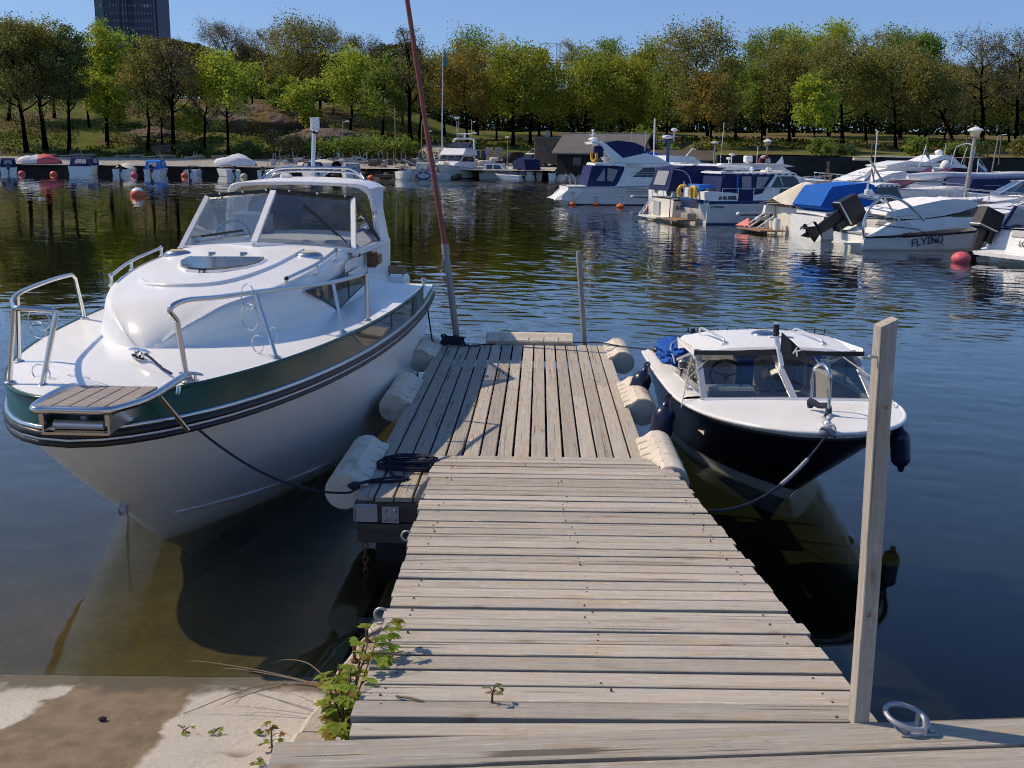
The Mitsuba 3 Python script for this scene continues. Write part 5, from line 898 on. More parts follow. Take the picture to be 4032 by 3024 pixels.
for sd in (1, -1):
    q = [cs(6.0, sd * .855, 1.46), cs(6.62, sd * .86, 1.22), cs(6.75, sd * .85, 1.62), cs(6.55, sd * .80, 2.08), cs(6.9, sd * .755, 2.30), cs(5.90, sd * .755, 2.30), cs(5.93, sd * .80, 2.06)]; CB.add('side_panel', (V(q + [p - V([0, sd * .035, 0]) for p in q]), V([[0, 1, 2], [0, 2, 6], [2, 3, 6], [3, 5, 6], [3, 4, 5]] + [[7 + a, 7 + c, 7 + b] for a, b, c in ([0, 1, 2], [0, 2, 6], [2, 3, 6], [3, 5, 6], [3, 4, 5])] + [[2, 3, 10], [2, 10, 9], [3, 4, 11], [3, 11, 10], [0, 6, 13], [0, 13, 7], [6, 5, 12], [6, 12, 13]])), 'm_gel', False, tk)
    CB.add('coupling', tube([cs(5.915, sd * .81, 1.99), cs(5.90, sd * .803, 2.06)], .03, 8), 'm_steel', True, tk)
ak = CB.add('steel_arch', tube(curve([cs(6.5, -.62, 2.36), cs(6.7, -.60, 2.40), cs(6.72, -.48, 2.48), cs(6.72, -.3, 2.505), cs(6.72, .3, 2.51), cs(6.72, .44, 2.485), cs(6.7, .55, 2.40), cs(6.5, .58, 2.36)], 6), .017, 8), 'm_steel', True); CB.add('lower_bar', tube(curve([cs(6.6, -.60, 2.37), cs(6.78, -.56, 2.40), cs(6.8, -.42, 2.455), cs(6.8, 0, 2.47), cs(6.8, .4, 2.455), cs(6.78, .52, 2.40), cs(6.6, .56, 2.37)], 6), .014, 8), 'm_steel', True, ak)
for sd in (-1, 1):
    for a in (0, .05): CB.add('strut', tube([cs(6.62 + a, sd * .59, 2.38), cs(6.74, sd * .50, 2.46)], .009, 6), 'm_steel', True, ak)
CB.add('roof_light', cbox(cs(6.25, -.24, 2.42), (.10, .12, .06), .02), 'm_fenderwhite'); CB.add('aerial', tube([cs(6.9, .05, 2.42), cs(6.95, .35, 2.58)], .004, 5), 'm_alu', True)
mk = CB.add('mast', tube([cs(6.98, -.10, 2.36), cs(6.99, -.07, 2.92)], .026, 12), 'm_steel', True, label='leaning steel masthead pole with square white lantern'); CB.add('lantern', J(cbox(cs(6.99, -.055, 3.01), (.085, .095, .13), .012), box(cs(6.99, -.058, 2.935), (.06, .06, .03))), 'm_lampwhite', False, mk); CB.add('lantern_cap', J(cbox(cs(6.99, -.054, 3.08), (.10, .11, .014), .004), cbox(cs(6.99, -.06, 2.945), (.10, .11, .012), .004)), 'm_alu', False, mk); CB.add('lantern_collar', tube([cs(6.99, -.066, 2.90), cs(6.99, -.062, 2.935)], .035, 10), 'm_black', True, mk)
# navigation light board, horn, stern fittings
nk = CB.add('nav_light', cbox(cs(4.95, 1.0 - .08, 1.63), (.16, .09, .15), .01), 'm_rust', label='brown box holding the side light'); CB.add('lens', cbox(cs(4.86, .94, 1.63), (.03, .06, .10), .008), 'm_rust', False, nk); CB.add('brush_board', cbox(cs(4.95, .99, 1.64), (.12, .05, .10), .01), 'm_teak', False, nk)
CB.tube('side_handrail', [cs(4.5, .865, 1.715), cs(5.9, .885, 1.69)], .011); CB.add('end_stop', ball(cs(4.48, .866, 1.716), .018, 6), 'm_black', True)
CB.add('stern_box', cbox(cs(6.6, .82, 1.20), (.45, .5, .18), .03), 'm_gel'); bk = CB.add('wooden_seat', cbox(cs(6.5, .95, 1.36), (.05, .24, .09), .008), 'm_teak', label='small slatted teak seat on the stern'); CB.add('seat_leg', J([tube([cs(6.5, .95 + d, 1.2), cs(6.5, .95 + d, 1.34)], .008, 6) for d in (-.08, .08)]), 'm_teak', True, bk); CB.add('winch', J(tube([cs(6.3, .85, 1.24), cs(6.3, .85, 1.33)], .022, 8), tube([cs(6.3, .79, 1.3), cs(6.3, .91, 1.3)], .012, 6)), 'm_alu', True)
for a in (7.2,): CB.add('stern_bollard', J(tube([cs(a - .25, 1.22, 1.12), cs(a - .25, 1.22, 1.19)], .022, 9), ball(cs(a - .25, 1.22, 1.20), .032, 7)), 'm_steel', True)
# bow rails
def dk_(a, sd=1, inset=.06): p = CB.pos(a / LC, np.float64(1.0), sd, -inset); p[2] = bt(a) + .02; return p
for sd in (1, -1):
    st_ = [dk_(.47, sd, .05), dk_(1.30, sd), dk_(2.42, sd), dk_(3.08, sd)]
    tops = [cs(.42, sd * .50, 1.70), cs(.34, sd * .49, 1.78), cs(.46, sd * .54, 1.815), cs(.8, sd * .62, 1.79), cs(1.42, sd * .69, 1.745), cs(2.0, sd * .86, 1.715), cs(2.5, sd * 1.0, 1.69), cs(3.05, sd * 1.17, 1.70)]
    if sd > 0: pts = np.vstack([[st_[0]], [st_[0] * .3 + tops[0] * .7], curve(tops, 5), [dk_(3.08, sd)]])
    else: tops = [cs(.35, -.17, 1.76), cs(.28, -.30, 1.78), cs(.32, -.40, 1.785), cs(.8, -.62, 1.79), cs(1.7, -.86, 1.76), cs(2.35, -.98, 1.735)]; st_ = [dk_(.36, -1, .02), dk_(1.0, -1), dk_(2.9, -1)]; pts = np.vstack([[dk_(.30, -1, .20)], [cs(.32, -.20, 1.6)], curve(tops, 5), [cs(2.45, -1.0, 1.70)], [st_[2]]])
    k = CB.add('bow_rail', tube(pts, .0165, 10), 'm_steel', True); ends = (tops[4] if sd > 0 else None,)
    if sd > 0:
        for b, t_ in ((st_[1], tops[4] + (tops[5] - tops[4]) * .0), (st_[2], tops[6])): CB.add('stanchion', tube([b, t_], .0135, 8), 'm_steel', True, k)
    else:
        for b, t_ in ((st_[0], tops[2]), (st_[1], tops[3])): CB.add('stanchion', tube([b, t_], .0135, 8), 'm_steel', True, k)
    for b in ([st_[0], st_[1], st_[2], st_[3]] if sd > 0 else [st_[0], st_[1], st_[2], dk_(.30, -1, .20)]): CB.add('base_flange', revolve([(.034, 0), (.034, .006), (.018, .014), (0, .014)], 12, b - V([0, 0, .012])), 'm_steel', True, k)
    if sd > 0: CB.add('fender_loop', J([tube([c + V([r * .6 * math.cos(t), r * math.cos(t) * dx, r * math.sin(t)]) for t in np.linspace(0, 6.2832, 22)[:-1]], .004, 5, True) for c, r, dx in ((st_[1] * .35 + tops[4] * .65 + V([0, -.09, -.02]), .09, .8), (st_[1] * .3 + tops[4] * .7 + V([.03, -.08, .1]), .085, .7), (st_[1] * .72 + tops[4] * .28 + V([.02, .03, .02]), .055, .7), (st_[1] * .75 + tops[4] * .25 + V([0, -.09, -.03]), .06, .8))]), 'm_steel', True, k)
    else: CB.add('fender_loop', J([tube([c + V([r * .6 * math.cos(t), r * math.cos(t), r * math.sin(t) * .7]) for t in np.linspace(0, 6.2832, 22)[:-1]], .004, 5, True) for c, r in ((cs(.4, -.30, 1.70), .09), (cs(.5, -.36, 1.62), .07), (cs(.45, -.34, 1.37), .075))]), 'm_steel', True, k)
# bow platform with slats, its bracket and anchor roller
PZ = 1.345; _cs = cs; cs = lambda a, v, z: _cs(a, v + .17, z); pk = CB.add('bow_platform', tube(curve([cs(.52, .36, 1.30), cs(.45, .36, 1.37), cs(.30, .355, PZ + .03), cs(.0, .31, PZ), cs(-.22, .24, PZ - .005), cs(-.30, .16, PZ - .005), cs(-.30, -.10, PZ - .005), cs(-.29, -.20, PZ - .005), cs(-.1, -.235, PZ), cs(.2, -.235, PZ), cs(.42, -.235, 1.30)], 5), .021, 10), 'm_steel', True, label='steel tube bow platform with wooden slats')
for i in range(5): y0 = -.20 + .093 * i; CB.plate('slat', [cs(-.285 + (.03 if i == 4 else 0), y0, PZ), cs(-.285 + (.05 if i == 4 else 0), y0 + .083, PZ), cs(.22, y0 + .083 + .012, PZ), cs(.22, y0 + .012, PZ)], 'm_teakgrey', .018, pk)
for q, r in (([cs(.1, .32, PZ - .02), cs(.30, .40, 1.08)], .014), ([cs(.30, .36, 1.34), cs(.28, .36, 1.30)], .014)): CB.add('support', tube(q, r, 8), 'm_steel', True, pk)
bz = PZ - .10; CB.add('anchor_bracket', J(box(cs(-.02, -.18, bz), (.46, .012, .09)), box(cs(-.02, .17, bz), (.46, .012, .09)), box(cs(-.245, -.005, bz - .045), (.03, .36, .014)), box(cs(-.245, -.18, bz + .03), (.03, .025, .06)), box(cs(-.245, .17, bz + .03), (.03, .025, .06)), box(cs(.05, 0, bz - .048), (.5, .3, .01))), 'm_steel', False, pk); CB.add('roller', tube([cs(-.2, -.14, bz - .01), cs(-.2, .13, bz - .01)], .024, 10), 'm_alu', True, pk); CB.add('anchor_shank', beam(cs(-.16, 0, bz), cs(.2, -.1, bz), .03, .05), 'm_galv', False, pk)
cs = _cs
def cleat(p, yaw, sc=1.0): return X(J(tube([(-.09, 0, .045), (-.05, 0, .05), (.05, 0, .05), (.09, 0, .045)], [.007, .012, .012, .007], 8), tube([(-.03, 0, 0), (-.03, 0, .05)], .012, 7), tube([(.03, 0, 0), (.03, 0, .05)], .012, 7), cbox((0, 0, .004), (.10, .035, .008), .003)), M(yaw, p, sc))
CB.add('mooring_cleat', cleat(cs(.80, .12, bt(.8) + .075), 1.0, 1.15), 'm_steel', 40); CB.add('fairlead', J(cleat(dk_(.5, 1, .05) - V([0, 0, .01]), 1.3, .9)), 'm_steel', 40)
CB.tube('deck_line', [cs(.80, .14, bt(.8) + .12), cs(.72, .22, bt(.8) + .1), cs(.60, .33, bt(.6) + .06), cs(.50, .42, bt(.5) + .05)], .008, 'm_rope', 6)
CB.add('line_turns', tube([cs(.80 + .05 * math.cos(t), .12 + .035 * math.sin(t) * (1 + .3 * math.sin(3 * t)), bt(.8) + .10 + .012 * math.sin(2 * t)) for t in np.linspace(0, 13, 44)], .007, 6), 'm_rope', True)
for sd in (1, -1): CB.add('spray_rail', tube([CB.pos(w, np.float64(t), sd, .004) for w, t in ((.03, .25), (.12, .17), (.25, .10), (.42, .06), (.6, .03), (.8, .01))], .014, 5), 'm_hullgel', True)
CB.add('towing_eye', X(J(tube([(0, 0, -.05), (.05, 0, -.04), (.07, 0, 0), (.05, 0, .04), (0, 0, .05)], .009, 7), box((0, 0, 0), (.02, .05, .14))), M(0, CB.pos(0.0, np.float64(.42), 1) + V([.0, 0, 0]))), 'm_galv', False)
bm = [CB.pos(0.0, np.float64(t), 1) for t in np.linspace(-.0, 1, 10)]
# ------------------------------------------------------------------ the small runabout on the right
RB = Boat('runabout', 'small navy hulled runabout with white deck and hardtop moored right of the dock', 2.165, 10.55, math.atan2(-3.6, .10), 3.6, 'motorboat')
LR = 3.6; RB.shape(1.74, .81, .71, 1.0, .74, .5, .42, .92, .9); RB.hull('m_navyhull', 50); RB.band('waterline_stripe', -.03, .15, 'm_gel', .005)
def rs_(a, v, z): return V([LR - a, v, z])         # a aft from the bow, v to the picture's right, z up
RB.band('gunwale_band', .935, 1.0, 'm_gel', .006, 0, 1, 44); RB.rub(.018, 'm_gel', 1.0, -.012, 'gunwale_roll', .008); RB.rub(.014, 'm_rubber', .92, 0, 'rub_strip', .008)
def rz(a): return float(RB.sheer(a / LR))
P = []
for a in np.concatenate([1.2 * np.linspace(0, 1, 22) ** 1.7]):
    h = float(RB.half(a / LR, 1.0)); P.append([rs_(a + .01, v * h, rz(a) + .022 * (1 - v * v) * min(1, a / .5)) for v in np.linspace(-1, 1, 17)])
RB.add('foredeck', grid(P), 'm_gel', True)
for sd in (-1, 1):
    P = []
    for a in np.linspace(1.2, LR, 16):
        h = float(RB.half(a / LR, 1.0)); P.append([rs_(a, sd * q, z) for q, z in ((h, rz(a)), (h - .04, rz(a) + .02), (h - .17, rz(a) + .03), (h - .20, rz(a) + .02), (h - .20, rz(a) - .30))])
    v, f = grid(P); RB.add('side_deck', (v, f if sd < 0 else f[:, ::-1]), 'm_cream', 30)
RB.add('cockpit_sole', grid([[rs_(a, v, .36) for v in (-.52, .52)] for a in (1.9, 3.5)]), 'm_greycloth'); RB.add('dash_bulkhead', J(box(rs_(1.35, 0, .62), (.03, .74, .14))), 'm_cream'); RB.add('transom_well', J(cbox(rs_(3.46, 0, .62), (.26, 1.4, .2), .02)), 'm_gel')
# windscreen, hardtop
W0, W1 = .69, .66; b = [rs_(2.3, -.71, rz(2.3) + .03), rs_(1.13, -W0, rz(1.1) + .012), rs_(1.09, .03, rz(1.1) + .028), rs_(1.13, W0, rz(1.1) + .012), rs_(2.3, .71, rz(2.3) + .03)]; t = [rs_(2.2, -.69, .86), rs_(1.62, -W1, 1.085), rs_(1.60, -.03, 1.09), rs_(1.62, W1, 1.085), rs_(2.2, .69, .86)]
wk = RB.add('windscreen', J(beam(b[1], b[2], .03, .03), beam(b[2], b[3], .03, .03)), 'm_alu'); [RB.add('frame_sill', beam(b[i], b[i + 1], .022, .025), 'm_alu', False, wk) for i in (0, 3)]
for i in range(4): RB.plate('pane', [b[i], b[i + 1], t[i + 1], t[i]] if 0 < i < 3 else ([b[0], b[1], t[1], t[0]] if i == 0 else [b[3], b[4], t[4], t[3]]), 'm_glass', .005, wk)
for i in (1, 2, 3): RB.add('frame_bar', beam(b[i], t[i], .05, .03, (1, 0, 0)), 'm_alu', False, wk)
for s in (-1, 1): RB.add('side_bar', J(beam(rs_(1.62, s * W1, 1.08), rs_(2.32, s * .69, .87), .022, .022), tube([rs_(1.75, s * .67, 1.03), rs_(1.85, s * .70, .76)], .010, 6)), 'm_alu', False, wk)
P = [[rs_(a, v, z - .05 * abs(v / .69) ** 3) for v, z in ((-.71, zl), (-.66, zh), (-.4, zh + .012), (0, zh + .018), (.4, zh + .012), (.66, zh), (.71, zl))] for a, zl, zh in ((1.50, 1.09, 1.105), (1.52, 1.105, 1.125), (1.75, 1.115, 1.145), (2.0, 1.12, 1.155), (2.25, 1.115, 1.15), (2.28, 1.09, 1.12))]
hk = RB.add('hardtop', grid(P), 'm_gel', 25); RB.add('headlining', grid([[rs_(a, v, z) for v in (.68, -.68)] for a, z in ((1.52, 1.080), (2.26, 1.09))]), 'm_cream', False, hk); RB.add('front_lip', J(beam(rs_(1.49, -.71, 1.09), rs_(1.49, .71, 1.09), .03, .035)), 'm_black', False, hk)
for s in (-1, 1): RB.add('side_cheek', (V([rs_(1.50, s * .712, 1.06), rs_(1.52, s * .712, 1.13), rs_(2.27, s * .712, 1.09), rs_(2.27, s * .70, 0.98), rs_(2.0, s * .70, 1.04)]), V([[0, 1, 4], [1, 2, 4], [2, 3, 4]])), 'm_gel', False, hk)
for i in range(15): RB.add('snap', tube([rs_(2.25, -.62 + .0886 * i, 1.135), rs_(2.25, -.62 + .0886 * i, 1.172)], .007, 5), 'm_black', False, hk)
RB.add('roof_vent', X(revolve([(.12, 0), (.118, .018), (.09, .04), (0, .046)], 20), M(0, rs_(1.98, .0, 1.152), (.8, 1, 1))), 'm_steel', True, hk)
for s in (-.42, .42): RB.tube('roof_grip', [rs_(1.66, s, 1.135), rs_(1.70, s - .02, 1.175), rs_(2.05, s - .12, 1.205), rs_(2.1, s - .13, 1.15)], .010, 'm_alu', 7, hk, True); RB.add('grip_base', cbox(rs_(1.66, s, 1.138), (.06, .05, .035), .008), 'm_alu', False, hk)
mk = RB.add('mast', beam(rs_(1.40, .0, 1.0), rs_(1.44, -.05, 1.24), .04, .03, (0, 1, 0)), 'm_gel', False); RB.add('mast_light', J(tube([rs_(1.45, -.05, 1.23), rs_(1.45, -.05, 1.34)], .024, 9), tube([rs_(1.41, -.05, 1.27), rs_(1.49, -.05, 1.27)], .02, 8)), 'm_black', 40, mk); RB.add('light_rim', tube([rs_(1.45, -.05, 1.34), rs_(1.45, -.05, 1.352)], .028, 9), 'm_alu', 40, mk); RB.add('mast_bracket', box(rs_(1.44, -.01, 1.235), (.05, .2, .012)), 'm_gel', False, mk)
# pennant
u = np.linspace(0, 1, 12); fp = V([rs_(1.40 - .16 * q, -.02 + .32 * q, 1.20 - .20 * q) for q in u]); P = [[fp[i] + V([.012 * math.sin(9 * q), 0, .085 * (1 - q) * s]) for s in (1, 0, -1)] for i, q in enumerate(u)]
pk = solo('pennant', X(grid(P), RB.A), 'm_navyhull', 'navy triangular pennant with a white letter hanging on the runabout mast', 'pennant', smooth=True); part(pk, 'letter', X(lay(text('K', .06, .001, True), rs_(1.365, .06, 1.12) + V([.016, 0, 0]), rs_(1.26, .22, 1.0) - rs_(1.40, -.02, 1.15), V([0, 0, 1])), RB.A), 'm_textwhite')
# seats, wheel, fittings
for v, lab in ((.22, None),):
    sk = RB.add('seat', cbox(rs_(2.18, v, .78), (.09, .48, .32), .04), 'm_tanseat', 30, label='pale grey vinyl passenger seat'); RB.add('seat_cushion', cbox(rs_(1.98, v, .55), (.42, .48, .12), .04), 'm_tanseat', 30, sk)
    for i in range(6): RB.add('pleat', box(rs_(2.128, v - .12 + .048 * i, .76), (.012, .008, .22)), 'm_greycloth', False, sk)
    for s in (-.17, .17): RB.add('seat_button', ball(rs_(2.13, v + s, .90), .012, 5), 'm_greycloth', True, sk)
sk = RB.add('seat', cbox(rs_(2.35, -.36, .74), (.09, .44, .34), .04), 'm_tanseat', 30); wk = RB.add('steering_wheel', tube([rs_(1.55 + .04 * math.sin(q), -.42 + .135 * math.cos(q), .885 + .12 * math.sin(q)) for q in np.linspace(0, 6.2832, 25)[:-1]], .012, 7, True), 'm_black', True); RB.add('spokes', J([tube([rs_(1.56, -.42, .87), rs_(1.55, -.42 + .13 * math.cos(q), .885 + .115 * math.sin(q))], .008, 5) for q in (0.3, 2.8, 4.7)] + [ball(rs_(1.55, -.42, .875), .03, 6)]), 'm_black', True, wk); RB.add('dash_box', cbox(rs_(1.42, -.42, .74), (.18, .42, .16), .02), 'm_cream')
def crumple(c, s, mat, name, seed, lab=None, u=None):
    v = trimesh.creation.icosphere(4).vertices.copy(); v = np.sign(v) * np.abs(v) ** .7; d = meshkit.fbm(v * 2.3 + seed * 5, 4, seed) - .5; e = np.abs(meshkit.noise(v * 4.1 + seed, seed) - .5); v = v * (1 + .75 * d - .5 * e)[:, None] * V(s) + c; return RB.add(name, (v, trimesh.creation.icosphere(4).faces), mat, True, label=lab)
crumple(rs_(2.95, -.55, .80), (.38, .20, .13), 'm_bundle', 'folded_canopy', 3, 'crumpled blue canvas canopy folded down aft'); crumple(rs_(2.75, .10, .80), (.22, .62, .18), 'm_bundle', 'canopy_fold', 5); crumple(rs_(2.9, -.15, .55), (.12, .5, .34), 'm_bundle', 'seat_cover', 8)
RB.add('canopy_bow', tube(curve([rs_(2.5, -.68, .80), rs_(2.95, -.6, .93), rs_(3.0, 0, 1.0), rs_(2.95, .6, .93), rs_(2.5, .68, .80)], 5), .010, 6), 'm_alu', True)
k = RB.add('stern_light', tube([rs_(3.1, -.40, .72), rs_(3.1, -.40, .98)], .012, 7), 'm_alu', True); RB.add('lamp', J(tube([rs_(3.1, -.40, .96), rs_(3.1, -.40, 1.03)], .022, 8)), 'm_black', 40, k)
k = RB.add('side_spotlight', cbox(rs_(2.05, -.70, .88), (.07, .06, .08), .015), 'm_steel'); RB.add('lens', cbox(rs_(2.01, -.70, .88), (.01, .045, .06), .004), 'm_hatch', False, k); RB.add('stalk', tube([rs_(2.05, -.70, .76), rs_(2.05, -.70, .86)], .012, 6), 'm_black', True, k)
k = RB.add('bow_grab_rail', tube(np.vstack([[rs_(.68, .03, rz(.7) + .04)], curve([rs_(.70, .035, 1.05), rs_(.69, .045, 1.13), rs_(.60, .07, 1.175), rs_(.50, .095, 1.13), rs_(.49, .10, 1.05)], 5), [rs_(.47, .10, rz(.5) + .03)]]), .0135, 9), 'm_steel', True); RB.add('grip_wrap', J(tube(curve([rs_(.68, .03, rz(.7) + .05), rs_(.66, .02, rz(.7) + .10), rs_(.58, .06, rz(.7) + .085), rs_(.50, .10, rz(.7) + .10), rs_(.47, .10, rz(.5) + .04)], 4), .024, 8)), 'm_rope', True, k)
RB.add('bow_eye', J(ball(rs_(.18, -.01, rz(.2) + .02), (.035, .03, .03), 7), cleat(rs_(.22, -.01, rz(.2) + .01), 0, .8)), 'm_alu', 40)
RB.add('wrap_line', tube([rs_(.46, .10, rz(.5) + .05), rs_(.35, .03, rz(.4) + .05), rs_(.2, -.01, rz(.2) + .05)], .009, 6), 'm_rope', True)
for q, n_ in (([rs_(1.66, -.42, 1.15), rs_(1.3, -.80, .90), rs_(.98, -.90, rz(1) - .02)], 'fender_line'), ([rs_(1.66, .42, 1.15), rs_(1.1, .75, .9), rs_(.70, .76, .70)], 'fender_line')): RB.add(n_, tube(q, .005, 5), 'm_line', True)
RB.add('deck_cleat', J(cleat(rs_(1.5, -.76, rz(1.5) + .03), 0, .8)), 'm_alu', 40); RB.add('stern_cleat', J(cbox(rs_(3.4, -.70, rz(3.4) + .04), (.09, .07, .08), .02)), 'm_black')
def fender(lab, p, tilt, L=.50, r=.085):
    k = thing('navy_fender', lab, 'fender', 'navy fenders on the runabout'); A = RB.A @ M(0, p, 1.0, 0, tilt); z = np.linspace(0, 1, 14); pf = [(r * (math.sin(math.pi * min(.5, q * 2.2)) if q < .25 else math.sin(math.pi * min(.5, (1 - q) * 2.2)) if q > .75 else 1) ** .6 + .006, -L * q) for q in z]
    part(k, 'body', X(revolve([(0, .0)] + pf + [(0, -L)], 18), A), 'm_fender', True); part(k, 'eye', X(J(tube([(0, 0, -.01), (0, 0, .045)], [.035, .022], 9), tube([(.0, .022 * math.cos(q), .055 + .022 * math.sin(q)) for q in np.linspace(0, 6.2832, 13)[:-1]], .010, 6, True)), A), 'm_fender', True); part(k, 'eye', X(tube([(0, 0, -L + .01), (0, 0, -L - .03)], [.03, .02], 9), A), 'm_fender', True)
fender('navy blue fender hanging over the runabout side nearest the dock middle', rs_(1.12, -.99, .74), -.16); fender('navy blue fender farther aft between runabout and dock fender', rs_(2.55, -.945, .72), -.30, .45); fender('navy blue fender on the open water side of the runabout bow', rs_(.70, .74, .66), .12, .32, .068)
solo('runabout_stern_line', tube(V(list(sag(RB.A[:3, :3] @ rs_(3.45, -.72, .75) + RB.A[:3, 3], (1.05, 12.0, .53), .01, 10)) + [(.2, 12.02, .52)]), .008, 6), 'm_rope', 'thin dark line from runabout stern to the far dock corner', 'rope', smooth=True)
# ------------------------------------------------------------------ the marina on the right
HD = .21
def berth(name, lab, x, y, L, B, yaw=HD, cat='motorboat', grp=None):
    """x, y: the starboard corner of the transom at the waterline."""
    return Boat(name, lab, x - math.sin(yaw) * B * .42, y + math.cos(yaw) * B * .42, yaw, L, cat, grp)
pier = thing('marina_pier', 'long low pier between the two rows of marina boats', 'pier'); part(pier, 'deck', beam((19.2, 24, .55), (19.6, 84, .55), 2.2, .16), 'm_wood_dark'); part(pier, 'edge', J(beam((18.1, 24, .42), (18.5, 84, .42), .12, .3), beam((20.3, 24, .42), (20.7, 84, .42), .12, .3)), 'm_polegrey')
for y in range(28, 84, 8): part(pier, 'float', box((19.3, y, .1), (1.9, 2.5, .6)), 'm_black')
# -- flybridge yacht
Yb = berth('flybridge_yacht', 'large white flybridge motor yacht with navy canvas over bridge and cockpit', 3.1, 61.3, 11.6, 3.7, .10, 'yacht'); q = lambda *p: [((a - 345) * .0048, (1025 - c) * .0048) for a, c in p]
Yb.shape(3.7, 1.55, 1.05, 1.6, .9, .55, .6, .97); Yb.hull('m_gel', 26, (.96, 1.03, 'm_paintgrey'), boot=(.06, 'm_navyhull')); Yb.band('hull_line', .62, .635, 'm_paintgrey', .006); Yb.deck('m_gel', dz=.01); Yb.rub(.03, 'm_steel')
for z in (.80, .95): Yb.side('styling_stripe', [(3.4, z), (5.1 - z * .2, z), (5.15 - z * .2, z + .05), (3.5, z + .05)], lambda x, zz: 1.85, 'm_paintgrey', -1, .012)
for x in (5.85, 6.5): Yb.side('porthole', [(x + .16 * math.cos(a), .92 + .10 * math.sin(a)) for a in np.linspace(0, 6.28, 15)[:-1]], lambda x, z: 1.83, 'm_tint', -1, .02)
wf = lambda x, z: 1.62 - .16 * max(0, z - 1) - .55 * max(0, (x - 6.8) / 4.2) ** 1.4
Yb.prism('deckhouse', q((900, 815), (960, 770), (1040, 600), (1040, 555), (1650, 550), (1820, 680), (2060, 700), (2300, 765), (2350, 815)), wf, 'm_gel')
for n_, p in (('saloon_window', ((1145, 682), (1280, 572), (1425, 566), (1438, 682))), ('saloon_window', ((1452, 682), (1440, 566), (1640, 562), (1805, 682)))):
    for sd in (-1, 1): Yb.side(n_, q(*p), wf, 'm_tint', sd, .015)
for p in (((1150, 632), (1432, 626), (1432, 620), (1150, 626)), ((1445, 626), (1720, 622), (1720, 616), (1445, 620))): Yb.side('handrail', q(*p), wf, 'm_paintgrey', -1, .05)
wb_ = lambda x, z: 1.66 - .25 * max(0, z - 2.2)
fk = Yb.prism('flybridge', q((680, 548), (690, 515), (915, 512), (1020, 458), (1285, 398), (1335, 403), (1470, 445), (1655, 540), (1655, 555), (1040, 560), (910, 548)), wb_, 'm_gel'); Yb.side('groove', q((915, 518), (1560, 522), (1560, 516), (915, 512)), wb_, 'm_paintgrey', -1, .01, fk); Yb.add('name_lettering', X(lay(text('PRINCESS', .13, .004), (0, 0, 0), (1, 0, 0), (0, 0, 1)), M(0, (3.35, -1.70, 2.27))), 'm_polegrey', False, fk)
for sd in (-1, 1):
    v, f = extrude(q((910, 512), (1020, 460), (795, 278), (640, 262), (640, 288), (730, 296)), .16); Yb.add('radar_arch_leg', (np.stack([v[:, 0], sd * (1.5 - (v[:, 1] - 2.7) * .22) - .08 + v[:, 2], v[:, 1]], 1), f[:, ::-1]), 'm_gel')
ak = Yb.add('radar_arch', box((1.75, 0, 3.58), (.55, 2.5, .14)), 'm_gel'); Yb.add('radome', revolve([(0, 3.66), (.32, 3.67), (.33, 3.82), (.2, 3.9), (0, 3.92)], 16, (1.75, 0, 0)), 'm_gel', True, ak); Yb.add('radar_mast', J(tube([(1.7, .1, 3.6), (1.7, .1, 4.3)], .05, 7), box((1.7, .1, 4.32), (.1, .45, .08)), tube([(1.7, .1, 3.95), (1.45, .1, 4.1)], .03, 6), box((1.75, .05, 4.1), (.22, .3, .06))), 'm_lampwhite', False, ak)
for x, y, z in ((2.4, .6, 4.05), (2.75, -.9, 3.9), (3.75, -1.2, 4.25)): Yb.tube('aerial', [(x, y, 3.0), (x, y, z)], .012, 'm_lampwhite', 5)
Yb.tube('aerial', [(4.55, -1.4, 2.9), (4.56, -1.4, 4.3)], .018, 'm_lampwhite', 5)
Yb.prism('bridge_cover', q((790, 282), (960, 248), (1160, 268), (1365, 350), (1290, 402), (1020, 462), (960, 420)), lambda x, z: 1.45 - .3 * max(0, z - 3), 'm_navy', label='navy canvas cover over the flying bridge')
Yb.prism('cockpit_canopy', q((575, 812), (640, 560), (690, 545), (1030, 560), (1030, 610), (960, 775), (900, 812)), lambda x, z: 1.64 - .05 * z, 'm_navy', label='navy canopy closing the cockpit')
for p in (((830, 735), (835, 575), (965, 600), (905, 735)), ((690, 735), (800, 580), (800, 735))): Yb.side('clear_panel', q(*p), lambda x, z: 1.64 - .05 * z, 'm_greycloth', -1, .012)
Yb.plate('clear_panel', [(1.16 + .02, -.9, 1.2), (1.16 + .02, .9, 1.2), (1.47, .85, 2.1), (1.47, -.85, 2.1)], 'm_greycloth', .02)
v, f = extrude(q((345, 965), (490, 985), (640, 815), (480, 800), (360, 900)), .12)
for sd in (-1, 1): Yb.add('transom_wing', (np.stack([v[:, 0] - .4, sd * 1.72 + v[:, 2] - .06, v[:, 1]], 1), f[:, ::-1]), 'm_gel')
Yb.add('swim_platform', cbox((-.35, 0, .28), (.9, 3.4, .12), .04), 'm_gel'); Yb.add('transom_steps', hullof([(-.7, -1.5, .34), (-.7, 1.5, .34), (.5, -1.5, 1.08), (.5, 1.5, 1.08), (.5, -1.5, .34), (.5, 1.5, .34)]), 'm_gel'); Yb.add('platform_trim', J(box((-.81, 0, .27), (.03, 3.3, .1))), 'm_black'); Yb.tube('davit', [(.55, .9, 1.05), (.5, .9, 1.55), (.2, .95, 1.75)], .05, 'm_polegrey'); Yb.tube('davit', [(.6, -.9, 1.05), (.55, -.9, 1.55), (.25, -.85, 1.8)], .05, 'm_polegrey')
